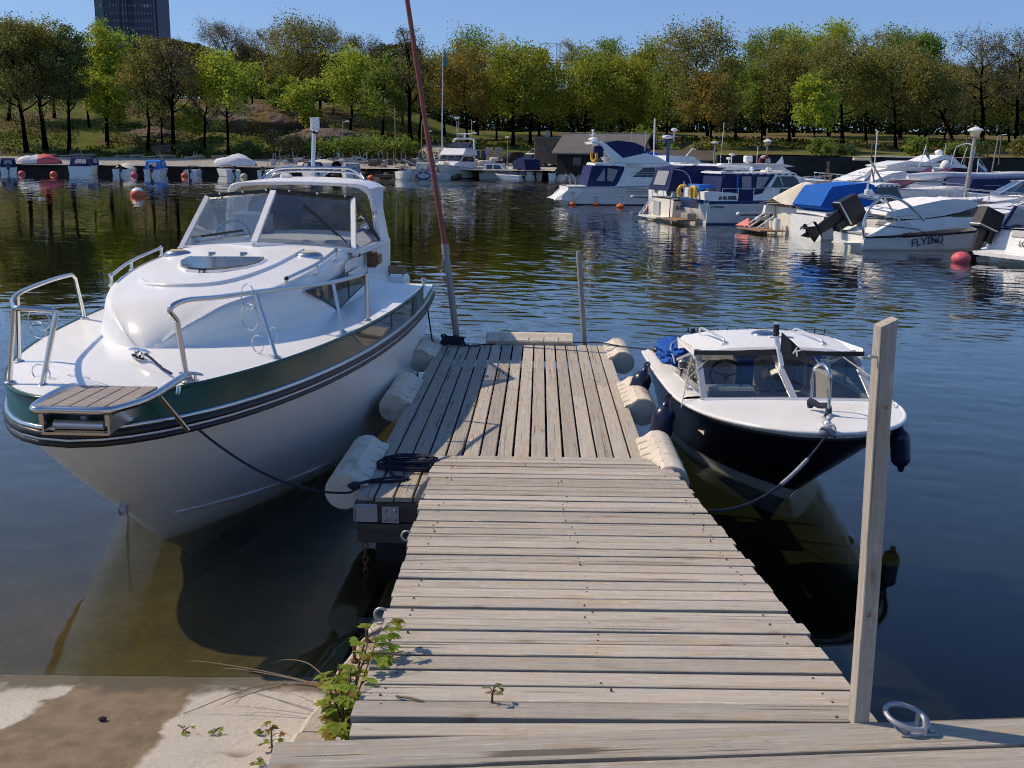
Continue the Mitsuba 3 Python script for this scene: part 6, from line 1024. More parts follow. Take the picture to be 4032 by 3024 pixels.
Yb.rail([(3.6, -1.72, 1.12), (4.7, -1.75, 1.14), (5.9, -1.72, 1.2), (7.3, -1.6, 1.3), (9, -1.2, 1.42), (10.6, -.5, 1.52)], .65, .016); Yb.rail([(3.6, 1.72, 1.12), (5.9, 1.72, 1.2), (9, 1.2, 1.42), (10.6, .5, 1.52)], .65, .016)
for i in range(4): Yb.add('fender', X(revolve([(0, 0), (.1, .03), (.12, .15), (.12, .5), (.1, .62), (0, .66)], 10), M(0, (1.62 + .12 * i, -1.35, 2.75))), 'm_navy', True)
k = solo('horseshoe_buoy', X(tube(curve([(0, -.18, .5), (0, -.2, .2), (0, 0, 0), (0, .2, .2), (0, .18, .5)], 5), .085, 8), Yb.A @ M(.6, (1.52, -1.5, 2.5))), 'm_yellow', 'yellow horseshoe buoy hung at the yacht radar arch', 'life buoy', smooth=True)
for x in (4.9, 7.1): Yb.side('fender_step', [(x, 1.28), (x + 1.0, 1.28), (x + 1.0, 1.31), (x, 1.31)], lambda a, b: 1.82, 'm_lampwhite', -1, .05)
# -- boat with dark blue aft canopy
Ab = berth('canopy_cruiser', 'cream hulled cruiser with dark navy canvas tent over its aft cockpit', 6.95, 46.1, 10.0, 3.0, HD); q = lambda *p: [((a - 445) * .00364, (1000 - c) * .00364) for a, c in p]
Ab.shape(3.0, 1.35, .95, 1.3, .92, .55, .6, .96); Ab.hull('m_cream', 24, (.93, 1.0, 'm_black')); Ab.deck('m_gel', dz=.02); Ab.rub(.03, 'm_gel', dz=.03)
wa = lambda x, z: 1.36 - .18 * max(0, z - 1.0)
Ab.prism('aft_canopy', q((385, 640), (460, 372), (650, 335), (1000, 345), (1040, 380), (880, 480), (800, 570), (690, 660)), wa, 'm_navy', label='dark navy canvas aft canopy')
Ab.plate('clear_panel', [(-.18, -.8, 1.55), (-.18, .75, 1.55), (.0, .7, 2.17), (.0, -.75, 2.17)], 'm_greycloth', .015); Ab.side('side_glass', q((815, 500), (880, 375), (1050, 372), (960, 500)), wa, 'm_tint', -1, .02)
Ab.tube('canopy_bow', [(0.05, -1.2, 2.26), (.5, -1.34, 2.15), (.75, -1.40, 1.8), (.9, -1.42, 1.05)], .02, 'm_alu', 6, None, True)
Ab.prism('coachroof', q((690, 760), (700, 660), (960, 520), (1100, 380), (1150, 356), (1420, 356), (1460, 430), (1800, 560), (2100, 640), (2300, 745), (2300, 760)), wa, 'm_gel'); Ab.prism('hardtop', q((1010, 335), (1060, 318), (1440, 325), (1455, 345), (1400, 356), (1040, 352)), lambda x, z: 1.25, 'm_gel')
for p in (((1010, 500), (1095, 385), (1240, 385), (1180, 500)), ((1200, 500), (1258, 385), (1330, 385), (1350, 500)), ((1370, 480), (1350, 385), (1420, 385), (1450, 440))): Ab.side('cabin_window', q(*p), wa, 'm_tint', -1, .02)
k = Ab.add('roof_antenna', J(tube([(3.2, .2, 2.42), (3.2, .2, 2.7)], .03, 6), ball((3.2, .2, 2.76), (.14, .14, .06), 6)), 'm_lampwhite', True); Ab.tube('aerial', [(4.2, -.6, 2.5), (4.22, -.6, 3.3)], .015, 'm_lampwhite', 5); Ab.add('roof_hatch', cbox((2.9, 0, 2.5), (.5, .5, .08), .02), 'm_lampwhite')
Ab.add('bathing_platform', box((-.35, 0, .14), (.7, 2.4, .07)), 'm_cream'); Ab.add('transom_panel', box((-.05, .55, .5), (.06, .75, .62)), 'm_paintgrey'); Ab.tube('bathing_ladder', [(-.62, 1.25, .2), (-.1, 1.2, .95)], .025); Ab.tube('bathing_ladder', [(-.62, .9, .2), (-.1, .9, .95)], .025); Ab.add('stern_anchor', J(tube([(-.9, 1.5, .22), (-.5, 1.3, .3)], .04, 6), hullof([(-.95, 1.7, .2), (-.95, 1.35, .2), (-.8, 1.5, .32), (-.8, 1.5, .16)])), 'm_steel', 30)
Ab.rail([(0, 1.3, .98), (-.02, .6, .98), (-.02, -.2, .98), (.0, -1.1, .98), (.35, -1.38, .98)], .42, .016, name='pushpit'); k = Ab.add('rope_reel', tube([(0.05, .95 + .26 * math.cos(t), 1.42 + .26 * math.sin(t)) for t in np.linspace(0, 6.28, 25)[:-1]], .035, 7, True), 'm_lampwhite', True); Ab.add('drum', tube([(.02, .95, 1.42), (.10, .95, 1.42)], .22, 14), 'm_paintgrey', 40, k)
Ab.add('cable_drum', J(tube([(-.05, -.82, 1.3), (.06, -.82, 1.3)], .22, 16)), 'm_black', 40, label='black perforated cable drum on the pushpit'); Ab.add('name_lettering', X(lay(text('Ailin', .20, .006, True), (0, 0, 0), (1, 0, 0), (.25, 0, 1)), M(0, (.10, -1.452, .50))), 'm_text', label='dark script name on the quarter')
for x in (.2,): Ab.tube('corner_post', [(-.02, -1.05, 0.12), (.0, -1.1, 1.0)], .02, 'm_black', 5)
# -- blue and white cruiser
Wb = berth('blue_white_cruiser', 'white cruiser with bright blue side canvas, blue sheer band and teak platform', 8.1, 44.0, 9.8, 2.9, HD); q = lambda *p: [((a - 865) * .00349, (1045 - c) * .00349) for a, c in p]
Wb.shape(2.9, 1.4, .93, 1.4, .9, .55, .6, .95); Wb.hull('m_hullgel', 24, (.92, 1.04, 'm_bluehull'), boot=(.07, 'm_bluehull')); Wb.deck('m_gel', dz=.03); Wb.rub(.03, 'm_bluehull', dz=.03)
ww = lambda x, z: 1.28 - .16 * max(0, z - 1.0) - .3 * max(0, (x - 4.5) / 4) ** 1.5
Wb.add('stern_moulding', hullof([(-.45, sy * w, z) for sy in (-1, 1) for w, z in ((1.15, 1.06), (.7, .98))] + [(.15, sy * 1.38, .98) for sy in (-1, 1)] + [(.15, sy * 1.3, .6) for sy in (-1, 1)] + [(-.2, sy * .9, .6) for sy in (-1, 1)]), 'm_bluehull', label='pale blue stern coaming'); Wb.add('transom_fairing', hullof([(-.35, sy * 1.1, .95) for sy in (-1, 1)] + [(.0, sy * 1.36, .9) for sy in (-1, 1)] + [(-.05, sy * .95, .2) for sy in (-1, 1)] + [(.08, sy * 1.2, .0) for sy in (-1, 1)]), 'm_hullgel')
Wb.prism('aft_cabin', q((830, 775), (825, 660), (900, 648), (1270, 668), (1275, 775)), ww, 'm_gel'); 
for sd in (-1,): k = Wb.side('aft_window', q((1005, 745), (1020, 708), (1225, 700), (1242, 740), (1230, 747)), ww, 'm_tint', sd, .015); Wb.side('window_bar', q((1112, 745), (1112, 704), (1124, 704), (1124, 745)), ww, 'm_lampwhite', sd, .02, k)
Wb.add('port_light', tube([(-.02, -.55, 1.32), (-.10 + .2, -.55, 1.32)], .13, 14), 'm_black', 40)
Wb.prism('transom_cover', q((822, 660), (830, 572), (1000, 575), (1015, 660)), lambda x, z: .62, 'm_bluelt', label='bright blue canvas box cover on the stern')
Wb.prism('aft_screen', q((1030, 665), (1075, 440), (1258, 432), (1270, 668)), lambda x, z: ww(x, z) - .04, 'm_navy'); Wb.plate('aft_canvas', [(.70, -1.12, 1.30), (.70, 1.12, 1.30), (.80, 1.08, 2.10), (.80, -1.08, 2.10)], 'm_bluelt', .03)
for y in (-.5, .5): Wb.plate('clear_panel', [(.68, y - .36, 1.45), (.68, y + .36, 1.45), (.765, y + .34, 1.98), (.765, y - .34, 1.98)], 'm_greycloth', .02)
Wb.prism('side_canvas', q((1258, 765), (1262, 438), (1740, 445), (1560, 670), (1460, 690), (1450, 775)), lambda x, z: ww(x, z) + .005, 'm_navy', label='deep blue side canvas'); Wb.side('canvas_edge', q((1240, 660), (1250, 440), (1262, 440), (1258, 660)), ww, 'm_bluelt', -1, .03)
for p in (((1310, 625), (1312, 470), (1432, 468), (1430, 625)), ((1490, 612), (1510, 472), (1672, 470), (1570, 610))): Wb.side('clear_panel', q(*p), ww, 'm_greycloth', -1, .02)
Wb.prism('wheelhouse', q((1450, 778), (1455, 690), (1575, 670), (1745, 448), (2010, 440), (2100, 560), (2160, 600), (2500, 640), (2700, 745), (2700, 778)), ww, 'm_gel')
for p in (((1685, 600), (1770, 465), (1800, 463), (1850, 600)), ((1860, 600), (1815, 462), (1990, 462), (2040, 500), (2085, 596))): Wb.side('wheelhouse_window', q(*p), ww, 'm_tint', -1, .015)
Wb.prism('roof', q((1040, 440), (1042, 420), (1110, 412), (1260, 424), (1980, 412), (2030, 432), (1990, 444), (1260, 442)), lambda x, z: 1.12, 'm_gel')
for i in range(8): Wb.add('roof_clip', box((1.6 + .33 * i, -1.125, 2.11), (.13, .03, .04)), 'm_black')
for x, y, s in ((2.6, .2, .1), (3.1, -.3, .09), (3.5, .3, .07)): Wb.add('roof_fitting', J(tube([(x, y, 2.15), (x, y, 2.28)], .03, 6), ball((x, y, 2.31), s, 6)), 'm_lampwhite', True)
Wb.add('roof_liferaft', cbox((3.45, 0, 2.22), (.9, .5, .12), .04), 'm_creamcloth'); Wb.plate('name_board', [(3.25, -1.245, 1.34), (3.80, -1.2, 1.34), (3.84, -1.2, 1.50), (3.33, -1.24, 1.50)], 'm_textdark', .03); Wb.add('board_lettering', X(lay(text('KARLSSON', .07, .004), (0, 0, 0), (1, .05, 0), (0, 0, 1)), M(0, (3.34, -1.268, 1.385))), 'm_lampcream'); Wb.add('hull_lettering', X(lay(text('STOREBRO', .085, .004, True), (0, 0, 0), (1, .0, 0), (0, 0, 1)), M(0, (.10, -1.405, .70))), 'm_textdark')
Wb.rail([(.6, -1.4, 1.0), (1.3, -1.42, 1.02), (2.0, -1.43, 1.03), (2.9, -1.42, 1.06), (4.6, -1.38, 1.1), (6.4, -1.15, 1.2), (8.6, -.5, 1.36)], .50, .015); Wb.add('teak_table', J(box((.48, -.35, 1.44), (.5, .6, .06)), box((.2, -.55, 1.36), (.06, .5, .24))), 'm_teak'); 
bk = Wb.add('bathing_platform', box((-.75, 0, .15), (.95, 2.0, .06)), 'm_teak', label='teak bathing platform'); Wb.add('platform_locker', cbox((-.45, -.35, .32), (.4, .8, .25), .02), 'm_teakgrey', False, bk); Wb.tube('ladder', [(-1.2, .4, .2), (-.9, .4, .2)], .02, 'm_steel', 6, bk)
for i, (y, r, lab) in enumerate(((.75, 1.2, 'narrow yellow horseshoe buoy on the stern of the blue and white cruiser'), (-.45, .15, 'broad yellow horseshoe buoy on the stern of the blue and white cruiser'))): solo('horseshoe_buoy', X(tube(curve([(0, -.16, .0), (0, -.19, .26), (0, -.10, .44), (0, .10, .44), (0, .19, .26), (0, .16, .0)], 5), .085, 8), Wb.A @ M(r, (-.32, y, 1.08))), 'm_yellow', lab, 'life buoy', smooth=True)
Wb.add('fender_rack', J(cbox((-.3, .22, 1.28), (.16, .42, .42), .03)), 'm_lampwhite'); Wb.add('stern_ensign_stub', tube([(-.3, .62, 1.0), (-.34, .62, 1.75)], .02, 6), 'm_lampwhite', True)
Wb.add('transom_emblem', X(J(lay(text('A', .34, .006), (0, 0, 0), (0, -1, 0), (0.25, 0, 1)), lay(text('i c', .22, .006), (0, -.3, 0), (0, -1, 0), (0.25, 0, 1))), M(0, (-.29, .15, .34))), 'm_twig')
# -- cream boat with slung tarpaulin
Cb = berth('tarpaulin_cruiser', 'pale cruiser with a cream tarpaulin slung over its aft cockpit', 10.35, 38.3, 8.4, 2.7, HD); q = lambda *p: [((a - 465) * .002575, (1385 - c) * .002575) for a, c in p]
Cb.shape(2.7, 1.3, .98, 1.2, .9, .55, .6, .95); Cb.hull('m_cream', 24, (.95, 1.0, 'm_paintgrey')); Cb.deck('m_gel', dz=.02); Cb.rub(.03, 'm_paintgrey', dz=.0); Cb.rub(.035, 'm_gel', dz=.05, name='gunwale_roll')
wc = lambda x, z: 1.16 - .12 * max(0, z - 1)
Cb.prism('cabin', q((780, 1010), (960, 780), (1000, 690), (1700, 690), (1800, 800), (2300, 900), (2600, 1000), (2600, 1015)), wc, 'm_white2')
for p in (((1020, 905), (1022, 800), (1280, 800), (1280, 905), (1265, 918), (1035, 918)), ((1330, 915), (1332, 810), (1560, 810), (1580, 915))): Cb.side('cabin_window', q(*p), wc, 'm_tint', -1, .015)
rdg = [(-.45, 1.30), (.75, 1.88), (1.35, 1.80)]; edg = [(-.35, 1.10), (.45, 1.15), (1.55, 1.62)]; P = []
for (xa, za), (xb, zb) in zip(curve([r_ + (0,) for r_ in rdg], 5)[:, :2], curve([r_ + (0,) for r_ in edg], 5)[:, :2]): P.append([(xb + (xa - xb) * (1 - abs(s)), s * 1.25, za + (zb - za) * abs(s) ** 1.2 - .07 * math.sin(math.pi * abs(s))) for s in np.linspace(-1, 1, 13)])
tkp = Cb.add('tarpaulin', grid(P), 'm_creamcloth', True, label='cream tarpaulin slung over a ridge'); Cb.tube('ridge_pole', [(-.45, 0, 1.29), (1.5, 0, 1.9), (1.8, 0, 1.95)], .025, 'm_teak', 6); Cb.add('cockpit_shade', J(box((.7, 0, 1.02), (1.6, 2.0, .04))), 'm_teak')
for i in range(6): Cb.tube('tarp_cord', [(-.3 + .22 * i, -1.25, 1.12 + .012 * i), (-.35 + .24 * i, -1.33, .95)], .008, 'm_line', 4)
Cb.outboard(.62, .62, .05, 'm_lampwhite', .62, -.16, 'small pale auxiliary outboard on the transom', 'm_lampwhite')
Cb.add('bathing_platform', box((-.7, .3, .12), (1.0, 2.1, .05)), 'm_teak', label='reddish teak bathing platform'); Cb.add('gas_bottle', tube([(-.35, -.35, .14), (-.35, -.35, .56)], .13, 12), 'm_lampwhite', 40); Cb.tube('platform_stay', [(-1.0, 1.1, .16), (-.2, .95, .75)], .03, 'm_lampwhite'); Cb.tube('platform_stay', [(-1.0, .7, .16), (-.25, .55, .7)], .03, 'm_lampwhite'); Cb.tube('platform_stay', [(-.9, .2, .16), (-.3, .05, .62)], .03, 'm_lampwhite'); Cb.add('folded_dinghy', hullof([(-1.2, 1.5, .2), (-.9, .9, .2), (-.5, 1.3, .3), (-.8, 1.2, .5)]), 'm_pink')
Cb.plate('vent_plate', [(.31, -1.35, .74), (.63, -1.36, .74), (.63, -1.36, .85), (.31, -1.35, .85)], 'm_tint', .03); Cb.add('name_lettering', X(lay(text('ANDREA', .085, .004, True), (0, 0, 0), (1, 0, 0), (0, 0, 1)), M(0, (.66, -1.368, .76))), 'm_textdark')
Cb.add('quarter_fender', X(revolve([(0, 0), (.1, .02), (.11, .2), (.09, .45), (0, .5)], 10), M(0, (.02, -1.34, .35))), 'm_creamcloth', True); pk = Cb.add('side_ladder', J(*[tube([(x, -1.4, .6), (x, -1.37, 1.35)], .018, 6) for x in (.95, 1.15, 1.3)]), 'm_steel', True); Cb.add('wood_seat', cbox((.85, -1.62, .30), (.5, .3, .42), .02), 'm_teak', False, label='varnished box on an outboard step'); Cb.add('step', box((.85, -1.6, .07), (.8, .45, .04)), 'm_lampwhite')
k = Cb.add('ensign_staff', tube([(1.85, -.2, 1.75), (1.62, -.2, 2.5)], .035, 7), 'm_teak', True); a = np.linspace(0, 1, 8); Cb.add('furled_flag', grid([[(1.64 - .1 * t + s * .08 * (1 - t), -.2 + .05 * math.sin(6 * t + s * 3), 2.5 + .18 - .75 * t) for s in (-1, 0, 1)] for t in a]), 'm_twig', True, k)
# -- runabout with tower arch
Fb = berth('arch_runabout', 'white sport boat with steel tower arch, white cockpit cover and big black outboard', 10.75, 31.95, 7.2, 2.3, HD - .05); q = lambda *p: [((a + 152) * .00264, (1310 - c) * .00264) for a, c in p]
Fb.shape(2.3, 1.05, .44, 1.5, .9, .6, .62, .93); Fb.hull('m_hullgel', 26); Fb.rub(.035, 'm_black'); wfb = lambda x, z: 1.12 - .28 * max(0, z - .5) - .5 * max(0, (x - 4) / 3.2) ** 1.6
Fb.prism('topsides', q((-150, 1150), (-60, 1110), (170, 990), (360, 960), (700, 940), (960, 905), (1300, 905), (1900, 850), (2350, 930), (2350, 1030), (960, 1048), (0, 1150)), wfb, 'm_gel')
Fb.prism('cockpit_cover', q((100, 900), (130, 865), (580, 768), (800, 725), (940, 712), (1130, 715), (1250, 752), (1265, 800), (1100, 850), (830, 905), (560, 940), (300, 945)), lambda x, z: 1.0 - .12 * max(0, z - 1), 'm_whitecloth', label='white canvas cover pulled tight over the cockpit'); Fb.prism('screen', q((890, 908), (1080, 850), (1265, 795), (1330, 830), (1330, 915), (980, 925)), lambda x, z: .98, 'm_tint')
k = Fb.side('port_light', q((302, 1162), (310, 1105), (425, 1098), (420, 1158)), lambda x, z: 1.09, 'm_tint', -1, .02); Fb.side('light_frame', q((298, 1168), (298, 1161), (424, 1158), (424, 1165)), lambda x, z: 1.09, 'm_alu', -1, .03, k); Fb.side('side_recess', q((180, 1035), (260, 990), (370, 975), (440, 1030)), wfb, 'm_white2', -1, .015); Fb.side('vent_grille', q((295, 960), (295, 948), (360, 946), (360, 958)), wfb, 'm_black', -1, .02)
Fb.add('name_lettering', X(lay(text('FLYING', .21, .006, True), (0, 0, 0), (1, 0, .13), (.28, 0, 1)), M(0, (1.52, -1.125, .13))), 'm_text', label='blue slanted name on the hull')
for sd, x0 in ((-1, 0), (1, .25)): Fb.tube('tower_arch', [(.02 + x0, sd * 1.0, .35), (-.06 + x0, sd * 1.02, .8), (.10 + x0, sd * .98, 1.25), (.42 + x0, sd * .92, 1.56), (.62 + x0, sd * .88, 1.66), (1.05 + x0, sd * .9, 1.58), (1.55 + x0, sd * .98, 1.28), (1.95 + x0, sd * 1.02, .92)], .045, 'm_steel', 9, None, True)
Fb.add('arch_crossbar', J(tube([(.42, -.92, 1.56), (.66, .92, 1.58)], .045, 8), tube([(.66, -.9, 1.65), (.9, .9, 1.65)], .03, 8)), 'm_steel', True); Fb.tube('arch_strut', [(.62, -.88, 1.62), (.9, -.95, 1.2), (1.15, -1.02, .88)], .03); Fb.add('tow_pylon', J(cbox((.62, .2, 1.72), (.16, .16, .2), .03), tube([(.62, .2, 1.75), (.62, .2, 2.0)], .03, 6), hullof([(.66, .1, 1.62), (.9, .1, 1.6), (.7, .1, 1.85), (.66, .25, 1.62)])), 'm_lampwhite', 35)
Fb.add('bathing_step', box((-.32, -.55, .20), (.6, .8, .06)), 'm_cream'); Fb.rail([(.62, -1.05, .86), (.95, -1.03, .9), (1.35, -1.0, .93), (1.62, -.98, .94)], .14, .012); Fb.outboard(.35, .72, .98, 'm_black', 1.35, -.12, 'large black outboard tilted up out of the water'); Fb.add('cockpit_sole', box((.9, 0, .5), (1.8, 1.9, .05)), 'm_greycloth'); Fb.add('stern_seat', cbox((.75, 0, .78), (.5, 1.6, .25), .05), 'm_tanseat'); Fb.tube('mooring_spring', [(.3, -1.06, .8), (1.7, -1.14, .66), (2.6, -1.2, .16)], .012, 'm_rope', 5)
solo('horseshoe_buoy', X(tube(curve([(0, -.15, .0), (0, -.18, .24), (0, -.09, .40), (0, .09, .40), (0, .18, .24), (0, .15, .0)], 5), .085, 8), Fb.A @ M(1.3, (.2, .55, 1.0))), 'm_paleyellow', 'pale yellow horseshoe buoy hung inside the tower arch', 'life buoy', smooth=True)
# -- stern of the boat at the right edge
Lb = Boat('day_cruiser', 'white day cruiser seen from astern at the right edge with clear canopy', 14.05, 28.6, .35, 7.0, 'motorboat'); Lb.shape(2.6, 1.1, .85, 1.2, .9, .55, .6, .97); Lb.hull('m_gel', 22); Lb.deck('m_gel', dz=.02); Lb.rub(.03, 'm_gel')
Lb.add('bathing_platform', hullof([(-.85, sy * 1.05, z) for sy in (-1, 1) for z in (.16, .26)] + [(.05, sy * 1.28, z) for sy in (-1, 1) for z in (.14, .34)]), 'm_gel'); Lb.add('transom_moulding', hullof([(-.25, sy * 1.1, .26) for sy in (-1, 1)] + [(.15, sy * 1.25, .26) for sy in (-1, 1)] + [(-.05, sy * 1.12, .80) for sy in (-1, 1)] + [(.35, sy * 1.25, .88) for sy in (-1, 1)]), 'm_gel'); Lb.plate('transom_hatch', [(-.12, -.1, .70), (-.12, .35, .70), (-.02, .35, .86), (-.02, -.1, .86)], 'm_paintgrey', .03); Lb.plate('platform_hatch', [(-.7, -.25, .275), (-.7, .3, .275), (-.25, .3, .28), (-.25, -.25, .28)], 'm_cream', .02)
cp = [(-1.12, .86), (-.98, 1.50), (-.4, 1.66), (.4, 1.66), (.98, 1.50), (1.12, .86)]; k = Lb.add('aft_canopy', grid([[(x, y, z + dz) for y, z in cp[1:5]] for x, dz in ((.55, 0), (1.6, .1), (2.6, .05))]), 'm_navy', 30, label='navy canopy top'); Lb.plate('clear_panel', [(.28, -1.1, .88), (.28, 1.1, .88), (.56, .96, 1.5), (.56, .4, 1.64), (.56, -.4, 1.64), (.56, -.96, 1.5)], 'm_vinyl', .008, k)
for sd in (-1, 1): Lb.plate('clear_panel', [(.3, sd * 1.12, .9), (2.4, sd * 1.12, .95), (2.6, sd * .98, 1.52), (.56, sd * .97, 1.48)], 'm_vinyl', .008, k); Lb.add('canopy_edge', beam((.28, sd * 1.12, .88), (.56, sd * .97, 1.5), .14, .06), 'm_navy', False, k)
Lb.add('canopy_sill', beam((.27, -1.12, .88), (.27, 1.12, .88), .06, .12), 'm_navy', False, k); Lb.add('seat_back', cbox((1.2, 0, .95), (.2, 1.6, .4), .06), 'm_tanseat'); Lb.add('name_lettering', X(lay(text('LONA', .14, .006, True), (0, 0, 0), (0, -1, 0), (.2, 0, 1)), M(0, (-.205, -.02, .46))), 'm_textdark'); Lb.outboard(.98, .66, .35, 'm_black', 1.15, -.35, 'black outboard with silver lettering strip'); Lb.add('towel', X(grid([[(0, .12 * math.cos(t) * (1 + .2 * s), .30 * math.sin(t)) for t in np.linspace(.3, 2.9, 10)] for s in (0, 1)]), M(0, (-.1, .78, .55))), 'm_greycloth', True); Lb.tube('swim_ladder', [(-.3, .9, .3), (-.2, .9, .62)], .02)
Lb.add('black_fender', J(*[X(revolve([(0, 0), (.1, .03), (.11, .3), (.1, .57), (0, .6)], 10), M(0, (-.02, y, .3))) for y in (-1.05, -1.22)]), 'm_black', True); Lb.add('rolled_cushions', J(*[tube([(2.3 + .35 * i, .6, 1.78), (2.55 + .35 * i, .6, 1.78)], .13, 10) for i in range(4)]), 'm_whitecloth', 40)
# -- blue canopy boat behind the sport boat
Bb = berth('blue_canopy_cruiser', 'brown and white cabin boat with bright blue canvas hood behind the sport boat', 10.6, 35.9, 8.2, 2.6, HD); q = lambda *p: [((a + 110) * .0029, (1190 - c) * .0029) for a, c in p]
Bb.shape(2.6, 1.2, .80, 1.2, .9, .55, .6, .95); Bb.hull('m_gel', 22, (.84, 1.0, 'm_navy')); Bb.deck('m_gel', dz=.02); wbb = lambda x, z: 1.08 - .13 * max(0, z - 1)
Bb.prism('canvas_hood', q((-130, 790), (-20, 600), (20, 560), (250, 535), (480, 512), (615, 555), (520, 790), (560, 830), (0, 850), (-120, 800)), wbb, 'm_blue', label='bright blue canvas hood'); Bb.plate('clear_panel', [(.28, -.75, 1.25), (.28, .7, 1.25), (.42, .65, 1.68), (.42, -.7, 1.68)], 'm_greycloth', .02); Bb.add('hood_back', J((V([(.02, -1.06, 1.1), (.02, 1.06, 1.1), (.36, 1.0, 1.78), (.36, -1.0, 1.78)]), V([[0, 1, 2], [0, 2, 3]]))), 'm_bluelt')
Bb.prism('cabin', q((-60, 990), (-60, 860), (520, 830), (620, 560), (870, 545), (960, 720), (1300, 760), (2100, 860), (2300, 990)), lambda x, z: wbb(x, z) - .01, 'm_white2'); Bb.prism('roof', q((560, 560), (590, 540), (640, 522), (860, 515), (900, 540), (880, 556)), lambda x, z: 1.02, 'm_gel'); Bb.side('side_window', q((535, 790), (620, 570), (860, 556), (945, 712)), wbb, 'm_tint', -1, .01); Bb.side('fore_window', q((-50, 950), (-40, 880), (80, 870), (120, 940)), wbb, 'm_tint', -1, .02); Bb.side('wood_trim', q((85, 850), (110, 810), (180, 860), (120, 930)), wbb, 'm_teak', -1, .03); Bb.add('roof_ball', ball((3.35, -.3, 1.42), .09, 7), 'm_plum', True)
for i in range(5): Bb.add('roof_clip', box((2.2 + .2 * i, -1.02, 1.86), (.09, .04, .04)), 'm_black')
k = Bb.add('ensign_staff', tube([(2.75, .3, 1.8), (2.55, .3, 2.45)], .03, 6), 'm_teak', True); Bb.add('ensign', grid([[(2.57 - .28 * t + .06 * t * s, .3 + .06 * math.sin(6 * t + 2 * s), 2.42 - .5 * s - .2 * t) for s in (0, .5, 1)] for t in np.linspace(0, 1, 7)]), 'm_whitecloth', True, k); Bb.add('ensign_cross', grid([[(2.57 - .28 * t + .06 * t * s, .285 + .06 * math.sin(6 * t + 2 * s), 2.42 - .5 * s - .2 * t) for s in (.38, .52)] for t in np.linspace(0, 1, 7)]), 'm_flagblue', True, k)
# -- boats beyond, moored bow-on to the far side
def motorboat(name, lab, x, y, yaw, L, B, fb, cabin, wind, hull='m_gel', roof=None, canopy=None, cw=.42, rail=True, grp=None, extra=None, deckmat='m_gel', tint='m_tint', ob=False):
    """A plain motor boat; cabin and windows as (x share of the length, z) outlines."""
    b = Boat(name, lab, x, y, yaw, L, 'motorboat', grp); b.shape(B, fb * 1.35, fb, L * .16, .9, .55, .6, .95); b.hull(hull, 16); b.deck(deckmat, dz=.01); b.rub(.03, 'm_paintgrey'); wf = lambda xx, zz: B * cw - .14 * max(0, zz - fb) - B * .2 * max(0, (xx / L - .6) / .4) ** 1.5; S_ = lambda o: [(a * L, z) for a, z in o]
    b.prism('cabin', S_(cabin), wf, 'm_gel')
    for o in wind:
        for sd in (-1, 1): b.side('window', S_(o), wf, tint, sd, .02)
    if roof: b.prism('roof', S_(roof[0]), lambda a, z: B * cw - .12, roof[1])
    if canopy: b.prism('canopy', S_(canopy[0]), lambda a, z: B * cw - .02, canopy[1])
    if rail: b.rail([(L * .45, -B * .42, fb * 1.08), (L * .6, -B * .40, fb * 1.12), (L * .78, -B * .30, fb * 1.22), (L * .93, -B * .1, fb * 1.33), (L * .93, B * .1, fb * 1.33), (L * .78, B * .30, fb * 1.22), (L * .6, B * .40, fb * 1.12), (L * .45, B * .42, fb * 1.08)], .45, .014)
    if ob: b.outboard(0, fb * .75, .1, 'm_black', 1.0)
    return b
W_ = math.pi
b = motorboat('sport_cruiser', 'big white sport cruiser with cream raked windscreen cover in the back row', 28.5, 63.5, W_ + .12, 11.5, 3.6, 1.2, [(.05, 1.2), (.08, 2.1), (.3, 2.35), (.55, 2.55), (.66, 2.2), (.80, 1.6), (.95, 1.5), (.95, 1.2)], [[(.2, 1.75), (.24, 2.1), (.5, 2.2), (.58, 1.8)]], roof=([(.18, 2.4), (.2, 2.6), (.5, 2.78), (.62, 2.5), (.6, 2.4), (.5, 2.52)], 'm_gel')); b.plate('windscreen_cover', [(6.45, -1.2, 2.42), (6.45, 1.2, 2.42), (8.5, .9, 1.7), (8.5, -.9, 1.7)], 'm_creamcloth', .03); k = b.prism('radar_arch', [(2.2, 2.4), (3.0, 3.1), (3.6, 3.15), (5.0, 2.6), (4.8, 2.5), (3.5, 2.9), (3.0, 2.8), (2.6, 2.4)], lambda a, z: 1.25, 'm_gel'); b.add('radome', ball((3.2, 0, 3.3), (.25, .25, .16), 8), 'm_gel', True, k); b.tube('flag_staff', [(2.2, .8, 2.6), (1.9, .8, 3.6)], .02, 'm_lampwhite', 5)
b = motorboat('plum_cruiser', 'white motor yacht with plum cover, white radar dome and steel goalpost arch', 29.5, 59.5, W_ + .10, 11.0, 3.5, 1.25, [(.05, 1.25), (.06, 1.75), (.45, 1.95), (.62, 2.0), (.75, 1.6), (.95, 1.5), (.95, 1.25)], [[(.3, 1.5), (.32, 1.75), (.5, 1.8), (.56, 1.5)]], canopy=([(.08, 1.75), (.1, 2.05), (.4, 2.35), (.52, 2.4), (.6, 2.0), (.45, 1.95)], 'm_plum')); b.add('radar_dome', J(ball((5.6, .3, 2.55), (.28, .28, .3), 8), tube([(5.6, .3, 2.3), (6.3, .3, 2.3)], .16, 8)), 'm_gel', True); b.tube('goalpost_arch', [(4.6, -1.1, 2.1), (4.4, -1.05, 3.4), (4.35, -.8, 3.62), (4.3, 0, 3.75), (4.35, .8, 3.62), (4.4, 1.05, 3.4), (4.6, 1.1, 2.1)], .035, 'm_alu', 7, None, True); b.tube('arch_stay', [(4.4, 1.05, 3.3), (3.4, 1.1, 2.1)], .02, 'm_alu', 5); b.prism('fore_cover', [(6.9, 1.6), (8.3, 2.2), (9.0, 2.1), (10.2, 1.6)], lambda a, z: 1.0, 'm_whitecloth')
